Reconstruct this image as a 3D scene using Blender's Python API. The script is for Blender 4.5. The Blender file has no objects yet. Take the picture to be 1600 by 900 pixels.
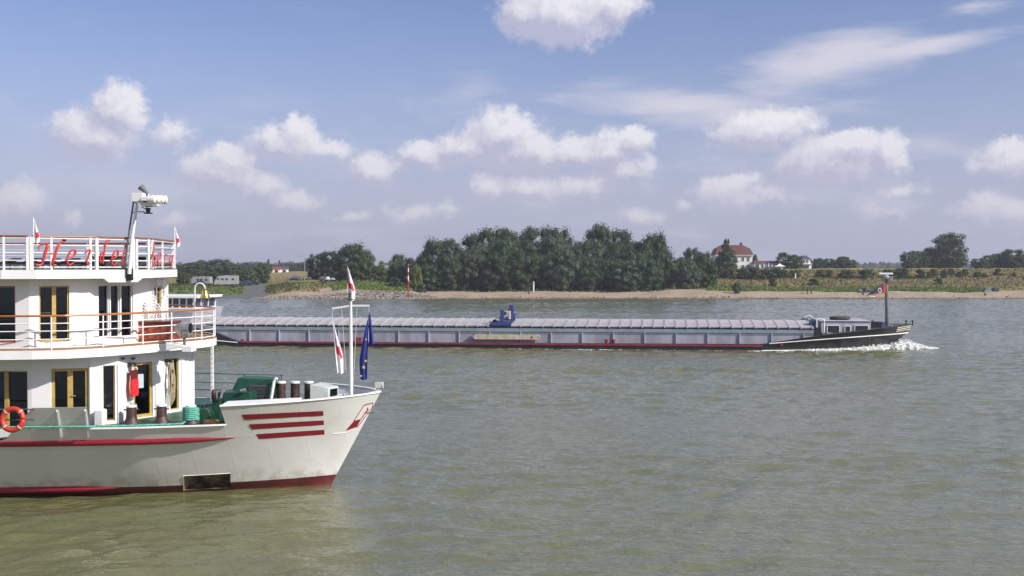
import bpy, math, random
import numpy as np
from mathutils import Vector, Matrix

R = math.radians
PI = math.pi
random.seed(7)
rng = np.random.default_rng(7)
scene = bpy.context.scene
C = scene.collection

# ------------------------------------------------------------------ camera
FPX = 1716.0
EYE = Vector((0, 0, 8.0))
PITCH = math.atan(33 / FPX)
cam_data = bpy.data.cameras.new('camera')
cam_data.sensor_width = 36
cam_data.lens = 36 * FPX / 1600
cam_data.clip_start = 0.5
cam_data.clip_end = 12000
cam = bpy.data.objects.new('camera', cam_data)
C.objects.link(cam)
cam.location = EYE
cam.rotation_euler = (PI / 2 - PITCH, 0, 0)
scene.camera = cam
scene.view_settings.view_transform = 'Standard'
scene.view_settings.look = 'None'
scene.view_settings.exposure = 0.25
scene.view_settings.gamma = 1.0
scene.render.film_transparent = False
scene.cycles.max_bounces = 6
scene.cycles.volume_bounces = 0
scene.cycles.transparent_max_bounces = 6
scene.cycles.caustics_reflective = False
scene.cycles.caustics_refractive = False
scene.cycles.use_denoising = True

# ------------------------------------------------------------------ sun
SUN_EL, SUN_AZ = R(35), R(118)          # azimuth clockwise from +Y (the view direction) towards +X
to_sun = Vector((math.sin(SUN_AZ) * math.cos(SUN_EL), math.cos(SUN_AZ) * math.cos(SUN_EL), math.sin(SUN_EL)))
sun_data = bpy.data.lights.new('sun', 'SUN')
sun_data.energy = 4.8
sun_data.angle = R(0.53)
sun_data.color = (1.0, 0.945, 0.87)
sun = bpy.data.objects.new('sun', sun_data)
C.objects.link(sun)
sun.rotation_euler = to_sun.to_track_quat('Z', 'Y').to_euler()

# ------------------------------------------------------------------ sky: Nishita + clouds placed by direction (azimuth, elevation)
world = bpy.data.worlds.new('World')
scene.world = world
world.use_nodes = True
wt = world.node_tree
wt.nodes.clear()
W_STR = 0.082


def nd(t, kind, **kw):
    n = t.nodes.new(kind)
    for k, v in kw.items():
        if k == 'inp':
            for i, val in v.items():
                n.inputs[i].default_value = val
        else:
            setattr(n, k, v)
    return n


def mth(t, op, a, b=None, c=None, clamp=False):
    n = t.nodes.new('ShaderNodeMath')
    n.operation = op
    n.use_clamp = clamp
    for i, v in enumerate((a, b, c)):
        if v is None:
            continue
        if isinstance(v, (int, float)):
            n.inputs[i].default_value = v
        else:
            t.links.new(v, n.inputs[i])
    return n.outputs[0]


def az_el(px, py):
    u, v = (px - 800) / FPX, (450 - py) / FPX
    x, y, z = u, math.cos(PITCH) + v * math.sin(PITCH), -math.sin(PITCH) + v * math.cos(PITCH)
    return math.atan2(x, y), math.asin(z / math.sqrt(x * x + y * y + z * z))


# cumulus heaps: centre, half width, half height of each puff (degrees come from the sizes below), weight
PUFFS = [
    (150, 212, 58, 34, 1.0), (188, 170, 34, 36, 1.05), (120, 205, 40, 24, .8), (265, 210, 30, 24, .62),
    (345, 268, 58, 32, 1.0), (360, 248, 38, 22, .9), (410, 290, 40, 20, .75), (462, 318, 36, 18, .75),
    (448, 222, 50, 26, 1.0), (470, 202, 24, 18, .95), (505, 230, 56, 14, .6), (582, 262, 32, 26, .95), (618, 262, 28, 16, .55),
    (785, 215, 62, 40, 1.0), (738, 228, 50, 26, .95), (665, 240, 40, 20, .85), (830, 238, 60, 26, .9), (900, 236, 70, 24, .85),
    (955, 232, 50, 26, .95), (995, 215, 26, 16, .85), (765, 290, 26, 26, .95), (830, 290, 70, 22, .8), (905, 290, 90, 24, .62),
    (985, 262, 40, 20, .7), (880, 22, 84, 42, 1.15), (825, 14, 48, 40, .95), (955, 8, 52, 26, .8), (860, 52, 60, 18, .6),
    (1200, 205, 70, 32, .95), (1215, 190, 44, 22, .85), (1150, 215, 50, 20, .65),
    (1300, 250, 76, 34, 1.0), (1335, 228, 50, 24, 1.0), (1390, 236, 26, 28, .95), (1265, 265, 50, 20, .8),
    (1140, 300, 54, 28, .85), (1155, 285, 34, 18, .8), (1205, 300, 60, 20, .55), (1580, 250, 46, 24, .95), (1560, 262, 40, 16, .8),
    (1540, 325, 40, 22, .7), (1590, 335, 36, 22, .7), (30, 315, 34, 30, .72), (12, 330, 30, 20, .6), (112, 345, 18, 12, .5),
    (270, 342, 36, 14, .5), (1000, 338, 38, 16, .6), (650, 335, 60, 16, .5), (700, 325, 36, 14, .42), (1380, 325, 40, 16, .5), (1075, 318, 24, 12, .5),
    (1400, 295, 46, 12, .48), (550, 338, 36, 10, .42), (1235, 275, 30, 14, .5),
]
# thin streaky veils
VEILS = [
    (1290, 100, 150, 34, 1.15, -0.20), (1430, 76, 130, 13, 1.0, -0.08), (1080, 165, 200, 20, .95, 0.06), (1180, 175, 180, 18, .9, 0.0),
    (730, 145, 90, 26, .55, -0.2), (1450, 225, 140, 16, .42, 0.05), (940, 135, 70, 14, .3, .1), (1520, 10, 60, 14, .5, 0),
    (1250, 130, 120, 30, .5, -0.3), (20, 160, 40, 14, .25, 0),
]


def cloud_group():
    g = bpy.data.node_groups.new('cumulus_density', 'ShaderNodeTree')
    g.interface.new_socket('P', in_out='INPUT', socket_type='NodeSocketVector')
    g.interface.new_socket('D', in_out='OUTPUT', socket_type='NodeSocketFloat')
    gi, go = g.nodes.new('NodeGroupInput'), g.nodes.new('NodeGroupOutput')
    P = gi.outputs[0]
    # ragged billows: the position is pushed about by noise before the puffs are measured
    n1 = nd(g, 'ShaderNodeTexNoise', inp={'Scale': 34.0, 'Detail': 9.0, 'Roughness': 0.70, 'Distortion': 0.1})
    g.links.new(P, n1.inputs['Vector'])
    sub = nd(g, 'ShaderNodeVectorMath', operation='SUBTRACT')
    g.links.new(n1.outputs['Color'], sub.inputs[0])
    sub.inputs[1].default_value = (.5, .5, .5)
    scl = nd(g, 'ShaderNodeVectorMath', operation='SCALE')
    g.links.new(sub.outputs[0], scl.inputs[0])
    scl.inputs['Scale'].default_value = 0.034
    add = nd(g, 'ShaderNodeVectorMath', operation='ADD')
    g.links.new(P, add.inputs[0])
    g.links.new(scl.outputs[0], add.inputs[1])
    flat = nd(g, 'ShaderNodeVectorMath', operation='MULTIPLY')
    g.links.new(add.outputs[0], flat.inputs[0])
    flat.inputs[1].default_value = (1, 1, 0)
    cur = None
    for (px, py, rx, ry, w) in PUFFS:
        a, e = az_el(px, py)
        ma = nd(g, 'ShaderNodeVectorMath', operation='MULTIPLY_ADD')
        sx, sy = FPX / (rx * 1.45), FPX / (ry * 1.5)
        g.links.new(flat.outputs[0], ma.inputs[0])
        ma.inputs[1].default_value = (sx, sy, 0)
        ma.inputs[2].default_value = (-a * sx, -e * sy, 0)
        ln = nd(g, 'ShaderNodeVectorMath', operation='LENGTH')
        g.links.new(ma.outputs[0], ln.inputs[0])
        v = mth(g, 'MULTIPLY_ADD', ln.outputs['Value'], -w, w)
        cur = v if cur is None else mth(g, 'SMOOTH_MAX', cur, v, 0.18)
    # a field of small heaps for the rest of the sky, outside the part above
    sep = nd(g, 'ShaderNodeSeparateXYZ')
    g.links.new(P, sep.inputs[0])
    far = nd(g, 'ShaderNodeTexNoise', inp={'Scale': 5.0, 'Detail': 5.0, 'Roughness': 0.55})
    g.links.new(add.outputs[0], far.inputs['Vector'])
    out_az = mth(g, 'GREATER_THAN', mth(g, 'ABSOLUTE', sep.outputs[0]), 0.50)
    out_el = mth(g, 'GREATER_THAN', sep.outputs[1], 0.30)
    outside = mth(g, 'MAXIMUM', out_az, out_el)
    field = mth(g, 'MULTIPLY', mth(g, 'MULTIPLY_ADD', far.outputs['Fac'], 3.2, -1.45), outside)
    tot = mth(g, 'MAXIMUM', cur, mth(g, 'SUBTRACT', field, mth(g, 'MULTIPLY', mth(g, 'SUBTRACT', 1.0, outside), 5.0)))
    # eaten by fine noise
    n2 = nd(g, 'ShaderNodeTexNoise', inp={'Scale': 75.0, 'Detail': 6.0, 'Roughness': 0.62})
    g.links.new(P, n2.inputs['Vector'])
    tot = mth(g, 'ADD', tot, mth(g, 'MULTIPLY_ADD', n2.outputs['Fac'], 0.66, -0.34))
    g.links.new(tot, go.inputs[0])
    return g


def build_sky():
    t = wt
    tc = nd(t, 'ShaderNodeTexCoord')
    sep = nd(t, 'ShaderNodeSeparateXYZ')
    t.links.new(tc.outputs['Generated'], sep.inputs[0])
    az = mth(t, 'ARCTAN2', sep.outputs[0], sep.outputs[1])
    el = mth(t, 'ARCSINE', sep.outputs[2])
    P = nd(t, 'ShaderNodeCombineXYZ')
    t.links.new(az, P.inputs[0])
    t.links.new(el, P.inputs[1])
    sky = nd(t, 'ShaderNodeTexSky')
    sky.sky_type = 'NISHITA'
    sky.sun_disc = False
    sky.sun_elevation = SUN_EL
    sky.sun_rotation = SUN_AZ
    sky.altitude = 20
    sky.air_density = 1.0
    sky.dust_density = 0.9
    sky.ozone_density = 2.2
    tint = nd(t, 'ShaderNodeMix', data_type='RGBA', blend_type='MULTIPLY')
    tint.inputs[0].default_value = 1.0
    t.links.new(sky.outputs[0], tint.inputs[6])
    tint.inputs[7].default_value = SKY_TINT
    # haze low in the sky
    hz = nd(t, 'ShaderNodeMapRange', interpolation_type='SMOOTHSTEP', inp={'From Min': 0.24, 'From Max': -0.02, 'To Min': 0.0, 'To Max': 0.80})
    t.links.new(el, hz.inputs[0])
    m0 = nd(t, 'ShaderNodeMix', data_type='RGBA')
    t.links.new(hz.outputs[0], m0.inputs[0])
    t.links.new(tint.outputs[2], m0.inputs[6])
    m0.inputs[7].default_value = tuple(c / W_STR for c in HORIZON) + (1,)
    g = cloud_group()
    d0 = nd(t, 'ShaderNodeGroup'); d0.node_tree = g
    t.links.new(P.outputs[0], d0.inputs[0])
    off = nd(t, 'ShaderNodeVectorMath', operation='ADD')
    t.links.new(P.outputs[0], off.inputs[0])
    off.inputs[1].default_value = (0.008, 0.013, 0)
    d1 = nd(t, 'ShaderNodeGroup'); d1.node_tree = g
    t.links.new(off.outputs[0], d1.inputs[0])
    alpha = nd(t, 'ShaderNodeMapRange', interpolation_type='SMOOTHSTEP', inp={'From Min': 0.03, 'From Max': 0.46, 'To Min': 0.0, 'To Max': 0.92})
    t.links.new(d0.outputs[0], alpha.inputs[0])
    lit = mth(t, 'MULTIPLY_ADD', mth(t, 'SUBTRACT', d0.outputs[0], d1.outputs[0]), 1.6, 0.33)
    thick = mth(t, 'MULTIPLY', d0.outputs[0], -0.10)
    lit = mth(t, 'ADD', lit, thick, clamp=True)
    lit = mth(t, 'MINIMUM', mth(t, 'MAXIMUM', lit, 0.0), 1.0)
    cc = nd(t, 'ShaderNodeMix', data_type='RGBA')
    t.links.new(lit, cc.inputs[0])
    cc.inputs[6].default_value = tuple(c / W_STR for c in CLOUD_DARK) + (1,)
    cc.inputs[7].default_value = tuple(c / W_STR for c in CLOUD_LIT) + (1,)
    # clouds close to the horizon take the haze's colour
    ch = nd(t, 'ShaderNodeMapRange', inp={'From Min': 0.13, 'From Max': 0.0, 'To Min': 0.0, 'To Max': 0.75})
    t.links.new(el, ch.inputs[0])
    cc2 = nd(t, 'ShaderNodeMix', data_type='RGBA')
    t.links.new(ch.outputs[0], cc2.inputs[0])
    t.links.new(cc.outputs[2], cc2.inputs[6])
    cc2.inputs[7].default_value = tuple(c / W_STR for c in (0.44, 0.43, 0.52)) + (1,)
    # veils
    vn = nd(t, 'ShaderNodeTexNoise', inp={'Scale': 9.0, 'Detail': 8.0, 'Roughness': 0.62, 'Distortion': 0.4})
    vm = nd(t, 'ShaderNodeMapping')
    vm.inputs['Scale'].default_value = (1.0, 5.0, 1.0)
    vm.inputs['Rotation'].default_value = (0, 0, 0.12)
    t.links.new(P.outputs[0], vm.inputs[0])
    t.links.new(vm.outputs[0], vn.inputs['Vector'])
    cur = None
    for (px, py, rx, ry, w, rot) in VEILS:
        a, e = az_el(px, py)
        mp = nd(t, 'ShaderNodeMapping', vector_type='TEXTURE')
        mp.inputs['Location'].default_value = (a, e, 0)
        mp.inputs['Rotation'].default_value = (0, 0, -rot)
        mp.inputs['Scale'].default_value = (rx * 1.25 / FPX, ry * 1.7 / FPX, 1)
        t.links.new(P.outputs[0], mp.inputs[0])
        ln = nd(t, 'ShaderNodeVectorMath', operation='LENGTH')
        t.links.new(mp.outputs[0], ln.inputs[0])
        v = mth(t, 'MULTIPLY_ADD', ln.outputs['Value'], -w, w)
        cur = v if cur is None else mth(t, 'SMOOTH_MAX', cur, v, 0.1)
    vv = mth(t, 'ADD', cur, mth(t, 'MULTIPLY_ADD', vn.outputs['Fac'], 1.5, -0.80))
    va = nd(t, 'ShaderNodeMapRange', interpolation_type='SMOOTHSTEP', inp={'From Min': -0.05, 'From Max': 0.9, 'To Min': 0.0, 'To Max': 0.88})
    t.links.new(vv, va.inputs[0])
    # faint broken haze sheet low down
    sn = nd(t, 'ShaderNodeTexNoise', inp={'Scale': 7.0, 'Detail': 9.0, 'Roughness': 0.64})
    sm = nd(t, 'ShaderNodeMapping')
    sm.inputs['Scale'].default_value = (1.0, 3.6, 1.0)
    t.links.new(P.outputs[0], sm.inputs[0])
    t.links.new(sm.outputs[0], sn.inputs['Vector'])
    sa = nd(t, 'ShaderNodeMapRange', interpolation_type='SMOOTHSTEP', inp={'From Min': 0.47, 'From Max': 0.68, 'To Min': 0.0, 'To Max': 0.36})
    t.links.new(sn.outputs['Fac'], sa.inputs[0])
    se = nd(t, 'ShaderNodeMapRange', interpolation_type='SMOOTHSTEP', inp={'From Min': 0.20, 'From Max': 0.05, 'To Min': 0.10, 'To Max': 1.0})
    t.links.new(el, se.inputs[0])
    saf = mth(t, 'MULTIPLY', sa.outputs[0], se.outputs[0])
    white = tuple(c / W_STR for c in (0.60, 0.585, 0.66)) + (1,)
    m1 = nd(t, 'ShaderNodeMix', data_type='RGBA')
    t.links.new(mth(t, 'MAXIMUM', va.outputs[0], saf), m1.inputs[0])
    t.links.new(m0.outputs[2], m1.inputs[6])
    m1.inputs[7].default_value = white
    m2 = nd(t, 'ShaderNodeMix', data_type='RGBA')
    t.links.new(alpha.outputs[0], m2.inputs[0])
    t.links.new(m1.outputs[2], m2.inputs[6])
    t.links.new(cc2.outputs[2], m2.inputs[7])
    bg = nd(t, 'ShaderNodeBackground', inp={'Strength': W_STR})
    t.links.new(m2.outputs[2], bg.inputs[0])
    out = nd(t, 'ShaderNodeOutputWorld')
    t.links.new(bg.outputs[0], out.inputs[0])


SKY_TINT = (1.13, 1.04, 1.27, 1)
HORIZON = (0.385, 0.40, 0.55)
CLOUD_DARK = (0.43, 0.43, 0.565)
CLOUD_LIT = (0.76, 0.745, 0.78)
build_sky()


# ------------------------------------------------------------------ helpers
def ray(px, py):
    u, v = (px - 800) / FPX, (450 - py) / FPX
    return Vector((u, math.cos(PITCH) + v * math.sin(PITCH), -math.sin(PITCH) + v * math.cos(PITCH)))


def at(px, py, Y):
    d = ray(px, py)
    return EYE + d * (Y / d.y)


def rgba(c):
    return (c[0], c[1], c[2], 1)


def mat(name, col, rough=0.6, metal=0.0, vary=0.0, scale=3.0, bump=0.0, bscale=None, spec=0.5, col2=None, stretch=(1, 1, 1), detail=4.0, coat=0.0, emis=None):
    m = bpy.data.materials.new(name)
    m.use_nodes = True
    t = m.node_tree
    b = t.nodes['Principled BSDF']
    b.inputs['Base Color'].default_value = rgba(col)
    b.inputs['Roughness'].default_value = rough
    b.inputs['Metallic'].default_value = metal
    b.inputs['Specular IOR Level'].default_value = spec
    if coat:
        b.inputs['Coat Weight'].default_value = coat
        b.inputs['Coat Roughness'].default_value = 0.08
    if vary or bump or col2:
        tc = nd(t, 'ShaderNodeTexCoord')
        mp = nd(t, 'ShaderNodeMapping')
        mp.inputs['Scale'].default_value = stretch
        t.links.new(tc.outputs['Object'], mp.inputs[0])
        n = nd(t, 'ShaderNodeTexNoise', inp={'Scale': scale, 'Detail': detail, 'Roughness': 0.6})
        t.links.new(mp.outputs[0], n.inputs['Vector'])
        if vary or col2:
            c2 = col2 if col2 else tuple(max(0, c * (1 - vary)) for c in col)
            mr = nd(t, 'ShaderNodeMapRange', interpolation_type='SMOOTHSTEP', inp={'From Min': 0.38, 'From Max': 0.62})
            t.links.new(n.outputs['Fac'], mr.inputs[0])
            mx = nd(t, 'ShaderNodeMix', data_type='RGBA')
            t.links.new(mr.outputs[0], mx.inputs[0])
            mx.inputs[6].default_value = rgba(col)
            mx.inputs[7].default_value = rgba(c2)
            t.links.new(mx.outputs[2], b.inputs['Base Color'])
        if bump:
            n2 = nd(t, 'ShaderNodeTexNoise', inp={'Scale': bscale or scale * 4, 'Detail': 4.0})
            t.links.new(mp.outputs[0], n2.inputs['Vector'])
            bp = nd(t, 'ShaderNodeBump', inp={'Strength': 0.6, 'Distance': bump})
            t.links.new(n2.outputs['Fac'], bp.inputs['Height'])
            t.links.new(bp.outputs[0], b.inputs['Normal'])
    return m


def setp(o, label=None, cat=None, group=None, kind=None):
    if label: o['label'] = label
    if cat: o['category'] = cat
    if group: o['group'] = group
    if kind: o['kind'] = kind
    return o


def empty(name, loc=(0, 0, 0), rz=0, label=None, cat=None, group=None):
    o = bpy.data.objects.new(name, None)
    C.objects.link(o)
    o.location = loc
    o.rotation_euler = (0, 0, rz)
    o.empty_display_size = 0.2
    return setp(o, label, cat, group)


class MB:
    """collects shapes, then becomes one mesh object"""
    def __init__(s):
        s.v, s.f, s.m = [], [], []

    def add(s, vs, fs, mi=0):
        b = len(s.v)
        s.v += [tuple(p) for p in vs]
        s.f += [tuple(i + b for i in f) for f in fs]
        s.m += [mi] * len(fs)
        return s

    def box(s, c, d, rot=None, mi=0):
        hx, hy, hz = d[0] / 2, d[1] / 2, d[2] / 2
        vs = [Vector((x, y, z)) for x in (-hx, hx) for y in (-hy, hy) for z in (-hz, hz)]
        if rot is not None:
            M = rot if isinstance(rot, Matrix) else Matrix.Rotation(rot, 3, 'Z')
            vs = [M @ p for p in vs]
        vs = [p + Vector(c) for p in vs]
        return s.add(vs, [(0, 1, 3, 2), (4, 6, 7, 5), (0, 4, 5, 1), (2, 3, 7, 6), (0, 2, 6, 4), (1, 5, 7, 3)], mi)

    def bar(s, p0, p1, w, h, mi=0):
        """square bar between two points, w sideways, h upwards"""
        p0, p1 = Vector(p0), Vector(p1)
        d = (p1 - p0).normalized()
        up = Vector((0, 0, 1)) if abs(d.z) < .95 else Vector((0, 1, 0))
        sx = d.cross(up).normalized()
        uz = sx.cross(d).normalized()
        vs = []
        for p in (p0, p1):
            for a, b_ in ((-1, -1), (1, -1), (1, 1), (-1, 1)):
                vs.append(p + sx * (a * w / 2) + uz * (b_ * h / 2))
        return s.add(vs, [(3, 2, 1, 0), (4, 5, 6, 7), (0, 1, 5, 4), (1, 2, 6, 5), (2, 3, 7, 6), (3, 0, 4, 7)], mi)

    def tube(s, pts, r, n=8, mi=0, caps=True):
        pts = [Vector(p) for p in pts]
        rs = r if isinstance(r, (list, tuple)) else [r] * len(pts)
        vs, fs = [], []
        prev = None
        for i, p in enumerate(pts):
            d = (pts[min(i + 1, len(pts) - 1)] - pts[max(i - 1, 0)]).normalized()
            if prev is None:
                up = Vector((0, 0, 1)) if abs(d.z) < .9 else Vector((1, 0, 0))
                a = d.cross(up).normalized()
            else:
                a = (prev - d * prev.dot(d)).normalized()
            prev = a
            b_ = d.cross(a)
            for k in range(n):
                th = 2 * PI * k / n
                vs.append(p + (a * math.cos(th) + b_ * math.sin(th)) * rs[i])
        for i in range(len(pts) - 1):
            for k in range(n):
                k2 = (k + 1) % n
                fs.append((i * n + k, i * n + k2, (i + 1) * n + k2, (i + 1) * n + k))
        if caps:
            fs.append(tuple(range(n - 1, -1, -1)))
            fs.append(tuple((len(pts) - 1) * n + k for k in range(n)))
        return s.add(vs, fs, mi)

    def lathe(s, c, prof, n=16, mi=0, M=None):
        """prof: (r, z) from bottom to top, about the z axis (or M's) through c"""
        vs, fs = [], []
        for (r, z) in prof:
            for k in range(n):
                p = Vector((r * math.cos(2 * PI * k / n), r * math.sin(2 * PI * k / n), z))
                vs.append((M @ p if M is not None else p) + Vector(c))
        for i in range(len(prof) - 1):
            for k in range(n):
                k2 = (k + 1) % n
                fs.append((i * n + k, i * n + k2, (i + 1) * n + k2, (i + 1) * n + k))
        fs.append(tuple(range(n - 1, -1, -1)))
        fs.append(tuple((len(prof) - 1) * n + k for k in range(n)))
        return s.add(vs, fs, mi)

    def prism(s, poly, z0, z1, mi=0):
        n = len(poly)
        vs = [(x, y, z0) for x, y in poly] + [(x, y, z1) for x, y in poly]
        fs = [tuple(range(n - 1, -1, -1)), tuple(range(n, 2 * n))]
        fs += [(i, (i + 1) % n, n + (i + 1) % n, n + i) for i in range(n)]
        return s.add(vs, fs, mi)

    def slab(s, quad, th, nrm, mi=0):
        """a polygon in space given thickness th along nrm"""
        n = len(quad)
        nv = Vector(nrm)
        vs = [Vector(p) for p in quad] + [Vector(p) + nv * th for p in quad]
        fs = [tuple(range(n - 1, -1, -1)), tuple(range(n, 2 * n))]
        fs += [(i, (i + 1) % n, n + (i + 1) % n, n + i) for i in range(n)]
        return s.add(vs, fs, mi)

    def grid(s, rows, mi=0, flip=False):
        nr, nc = len(rows), len(rows[0])
        vs = [p for r in rows for p in r]
        fs = []
        for i in range(nr - 1):
            for j in range(nc - 1):
                q = (i * nc + j, i * nc + j + 1, (i + 1) * nc + j + 1, (i + 1) * nc + j)
                fs.append(q[::-1] if flip else q)
        return s.add(vs, fs, mi)

    def build(s, name, mats, parent=None, smooth=False, angle=None, origin=None, bevel=0.0):
        vs = s.v
        if origin is not None:
            vs = [(v[0] - origin[0], v[1] - origin[1], v[2] - origin[2]) for v in vs]
        me = bpy.data.meshes.new(name)
        me.from_pydata(vs, [], s.f)
        if not isinstance(mats, (list, tuple)):
            mats = [mats]
        for m in mats:
            me.materials.append(m)
        me.polygons.foreach_set('material_index', s.m)
        if smooth:
            me.polygons.foreach_set('use_smooth', [True] * len(s.f))
            if angle is not None:
                me.set_sharp_from_angle(angle=R(angle))
        me.update()
        o = bpy.data.objects.new(name, me)
        C.objects.link(o)
        if origin is not None:
            o.location = origin
        if parent is not None:
            o.parent = parent
        if bevel:
            bm = o.modifiers.new('bevel', 'BEVEL')
            bm.width = bevel
            bm.segments = 2
            bm.limit_method = 'ANGLE'
        return o


def interp(x, xs, ys):
    return float(np.interp(x, xs, ys))
# ------------------------------------------------------------------ materials of the setting
def ground_material():
    m = bpy.data.materials.new('bank_ground')
    m.use_nodes = True
    t = m.node_tree
    b = t.nodes['Principled BSDF']
    b.inputs['Roughness'].default_value = 0.95
    b.inputs['Specular IOR Level'].default_value = 0.15
    tc = nd(t, 'ShaderNodeTexCoord')
    at_ = nd(t, 'ShaderNodeAttribute'); at_.attribute_name = 'cover'       # 0 sand, 1 grass; red = sandiness, green = dryness
    sp = nd(t, 'ShaderNodeSeparateColor')
    t.links.new(at_.outputs['Color'], sp.inputs[0])

    def noise(s, det=6.0, st=(1, 1, 1), ro=.6):
        mp = nd(t, 'ShaderNodeMapping'); mp.inputs['Scale'].default_value = st
        t.links.new(tc.outputs['Object'], mp.inputs[0])
        n = nd(t, 'ShaderNodeTexNoise', inp={'Scale': s, 'Detail': det, 'Roughness': ro})
        t.links.new(mp.outputs[0], n.inputs['Vector'])
        return n.outputs['Fac']

    def mix(f, a, c):
        x = nd(t, 'ShaderNodeMix', data_type='RGBA')
        for sck, val in ((0, f), (6, a), (7, c)):
            if isinstance(val, (float, int)):
                x.inputs[sck].default_value = val
            elif isinstance(val, tuple):
                x.inputs[sck].default_value = rgba(val)
            else:
                t.links.new(val, x.inputs[sck])
        return x.outputs[2]

    def step(v, lo, hi):
        x = nd(t, 'ShaderNodeMapRange', interpolation_type='SMOOTHSTEP', inp={'From Min': lo, 'From Max': hi})
        t.links.new(v, x.inputs[0])
        return x.outputs[0]
    sand = mix(step(noise(.25), .35, .65), (.355, .285, .205), (.29, .225, .16))
    sand = mix(step(noise(2.5), .45, .75), sand, (.42, .34, .265))
    green = mix(step(noise(.16, st=(.45, 1, 1)), .35, .65), (.085, .115, .030), (.15, .165, .045))
    green = mix(step(noise(1.1), .5, .7), green, (.05, .075, .022))
    dry = mix(step(noise(.2, st=(.4, 1, 1)), .3, .7), (.31, .25, .115), (.20, .165, .065))
    dry = mix(step(noise(1.3), .52, .72), dry, (.10, .105, .035))
    grass = mix(mth(t, 'ADD', sp.outputs[1], mth(t, 'MULTIPLY_ADD', noise(.12, st=(.4, 1, 1)), 1.4, -.7), clamp=True), green, dry)
    f = mth(t, 'ADD', sp.outputs[0], mth(t, 'MULTIPLY_ADD', noise(.5), .9, -.45))
    col = mix(step(f, .42, .58), grass, sand)
    col = mix(sp.outputs[2], col, (.085, .065, .05))      # wet sand by the water
    t.links.new(col, b.inputs['Base Color'])
    bp = nd(t, 'ShaderNodeBump', inp={'Strength': .7, 'Distance': .35})
    t.links.new(noise(1.8), bp.inputs['Height'])
    t.links.new(bp.outputs[0], b.inputs['Normal'])
    return m


def water_material():
    m = bpy.data.materials.new('muddy_river_water')
    m.use_nodes = True
    t = m.node_tree
    b = t.nodes['Principled BSDF']
    tc = nd(t, 'ShaderNodeTexCoord')

    def noise(s, det=4.0, st=(1, 1, 1), rot=0.0, dist=0.0, ro=.55):
        mp = nd(t, 'ShaderNodeMapping')
        mp.inputs['Scale'].default_value = st
        mp.inputs['Rotation'].default_value = (0, 0, rot)
        t.links.new(tc.outputs['Object'], mp.inputs[0])
        n = nd(t, 'ShaderNodeTexNoise', inp={'Scale': s, 'Detail': det, 'Roughness': ro, 'Distortion': dist})
        t.links.new(mp.outputs[0], n.inputs['Vector'])
        return n.outputs['Fac']
    mx = nd(t, 'ShaderNodeMix', data_type='RGBA')
    mr = nd(t, 'ShaderNodeMapRange', interpolation_type='SMOOTHSTEP', inp={'From Min': .35, 'From Max': .65})
    t.links.new(noise(.05, 5, (.35, 1, 1), .08), mr.inputs[0])
    t.links.new(mr.outputs[0], mx.inputs[0])
    mx.inputs[6].default_value = rgba(WATER_A)
    mx.inputs[7].default_value = rgba(WATER_B)
    t.links.new(mx.outputs[2], b.inputs['Base Color'])
    b.inputs['Roughness'].default_value = 0.07
    b.inputs['IOR'].default_value = 1.62
    # only the finest ripples are left to the shader; the waves are modelled
    h = mth(t, 'ADD', mth(t, 'MULTIPLY', noise(2.2, 3, (.6, 1.2, 1), .15, .6, .6), .10), mth(t, 'MULTIPLY', noise(6.5, 2, (.7, 1.1, 1), -.3, .5), .018))
    bp = nd(t, 'ShaderNodeBump', inp={'Strength': 1.0, 'Distance': WAVE})
    t.links.new(h, bp.inputs['Height'])
    t.links.new(bp.outputs[0], b.inputs['Normal'])
    return m


WATER_A, WATER_B, WAVE = (.122, .127, .055), (.134, .138, .066), .8
M_ground = ground_material()
M_water = water_material()

# ------------------------------------------------------------------ river and far bank
def wave_height(X, Y):
    """sum of wind waves; crests lie roughly across the river, gusts raise and lower them"""
    g = np.random.default_rng(21)
    Z = np.zeros_like(X)
    for i in range(44):
        lam = .62 * (7.0 / .62) ** (g.random() ** 1.25)
        k = 2 * PI / lam
        th = g.normal(-.22, .55)            # travel direction, measured from the river's cross direction
        ph = g.uniform(0, 2 * PI)
        slope = .027 * (1.15 if lam < 1.8 else (.8 if lam < 3.5 else .38))
        u = X * math.sin(th) + Y * math.cos(th)
        warp = .55 * np.sin(X * g.uniform(.10, .3) + Y * g.uniform(.05, .2) + g.uniform(0, 6)) * lam * .35
        q = k * (u + warp) + ph
        Z += slope / k * (np.sin(q) - .28 * np.cos(2 * q))
    gust = 1 + .30 * np.sin(X * .041 + Y * .075 + 1.2 * np.sin(X * .017 + 2)) + .22 * np.sin(X * .09 - Y * .16 + .8) + .15 * np.sin(Y * .31 + X * .05)
    return Z * np.clip(gust, .35, 1.6)


def sheet(name, ys, us):
    Yg, U = np.meshgrid(np.array(ys), np.array(us), indexing='ij')
    Xg = U * np.maximum(Yg, 12)
    Z = wave_height(Xg, Yg)
    Z *= np.clip((.80 - np.abs(U)) / .06, 0, 1) * np.clip((Yg - 14) / 3, 0, 1) * np.clip((ysw[-1] - Yg) / 3, 0, 1)
    P = np.stack([Xg, Yg, Z], -1).reshape(-1, 3)
    nr, nc = Yg.shape
    idx = np.arange(nr * nc).reshape(nr, nc)
    F = np.stack([idx[:-1, :-1], idx[:-1, 1:], idx[1:, 1:], idx[1:, :-1]], -1).reshape(-1, 4)
    return P, F


ysw = [14.0]
while ysw[-1] < 281:
    y = ysw[-1]
    ysw.append(y + (.10 if y < 45 else .10 + (y - 45) * .0022))
P1, F1 = sheet('water', ysw, np.concatenate([np.linspace(-.80, -.51, 90, endpoint=False), np.linspace(-.51, .51, 720), np.linspace(.51, .80, 91)[1:]]))
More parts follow.
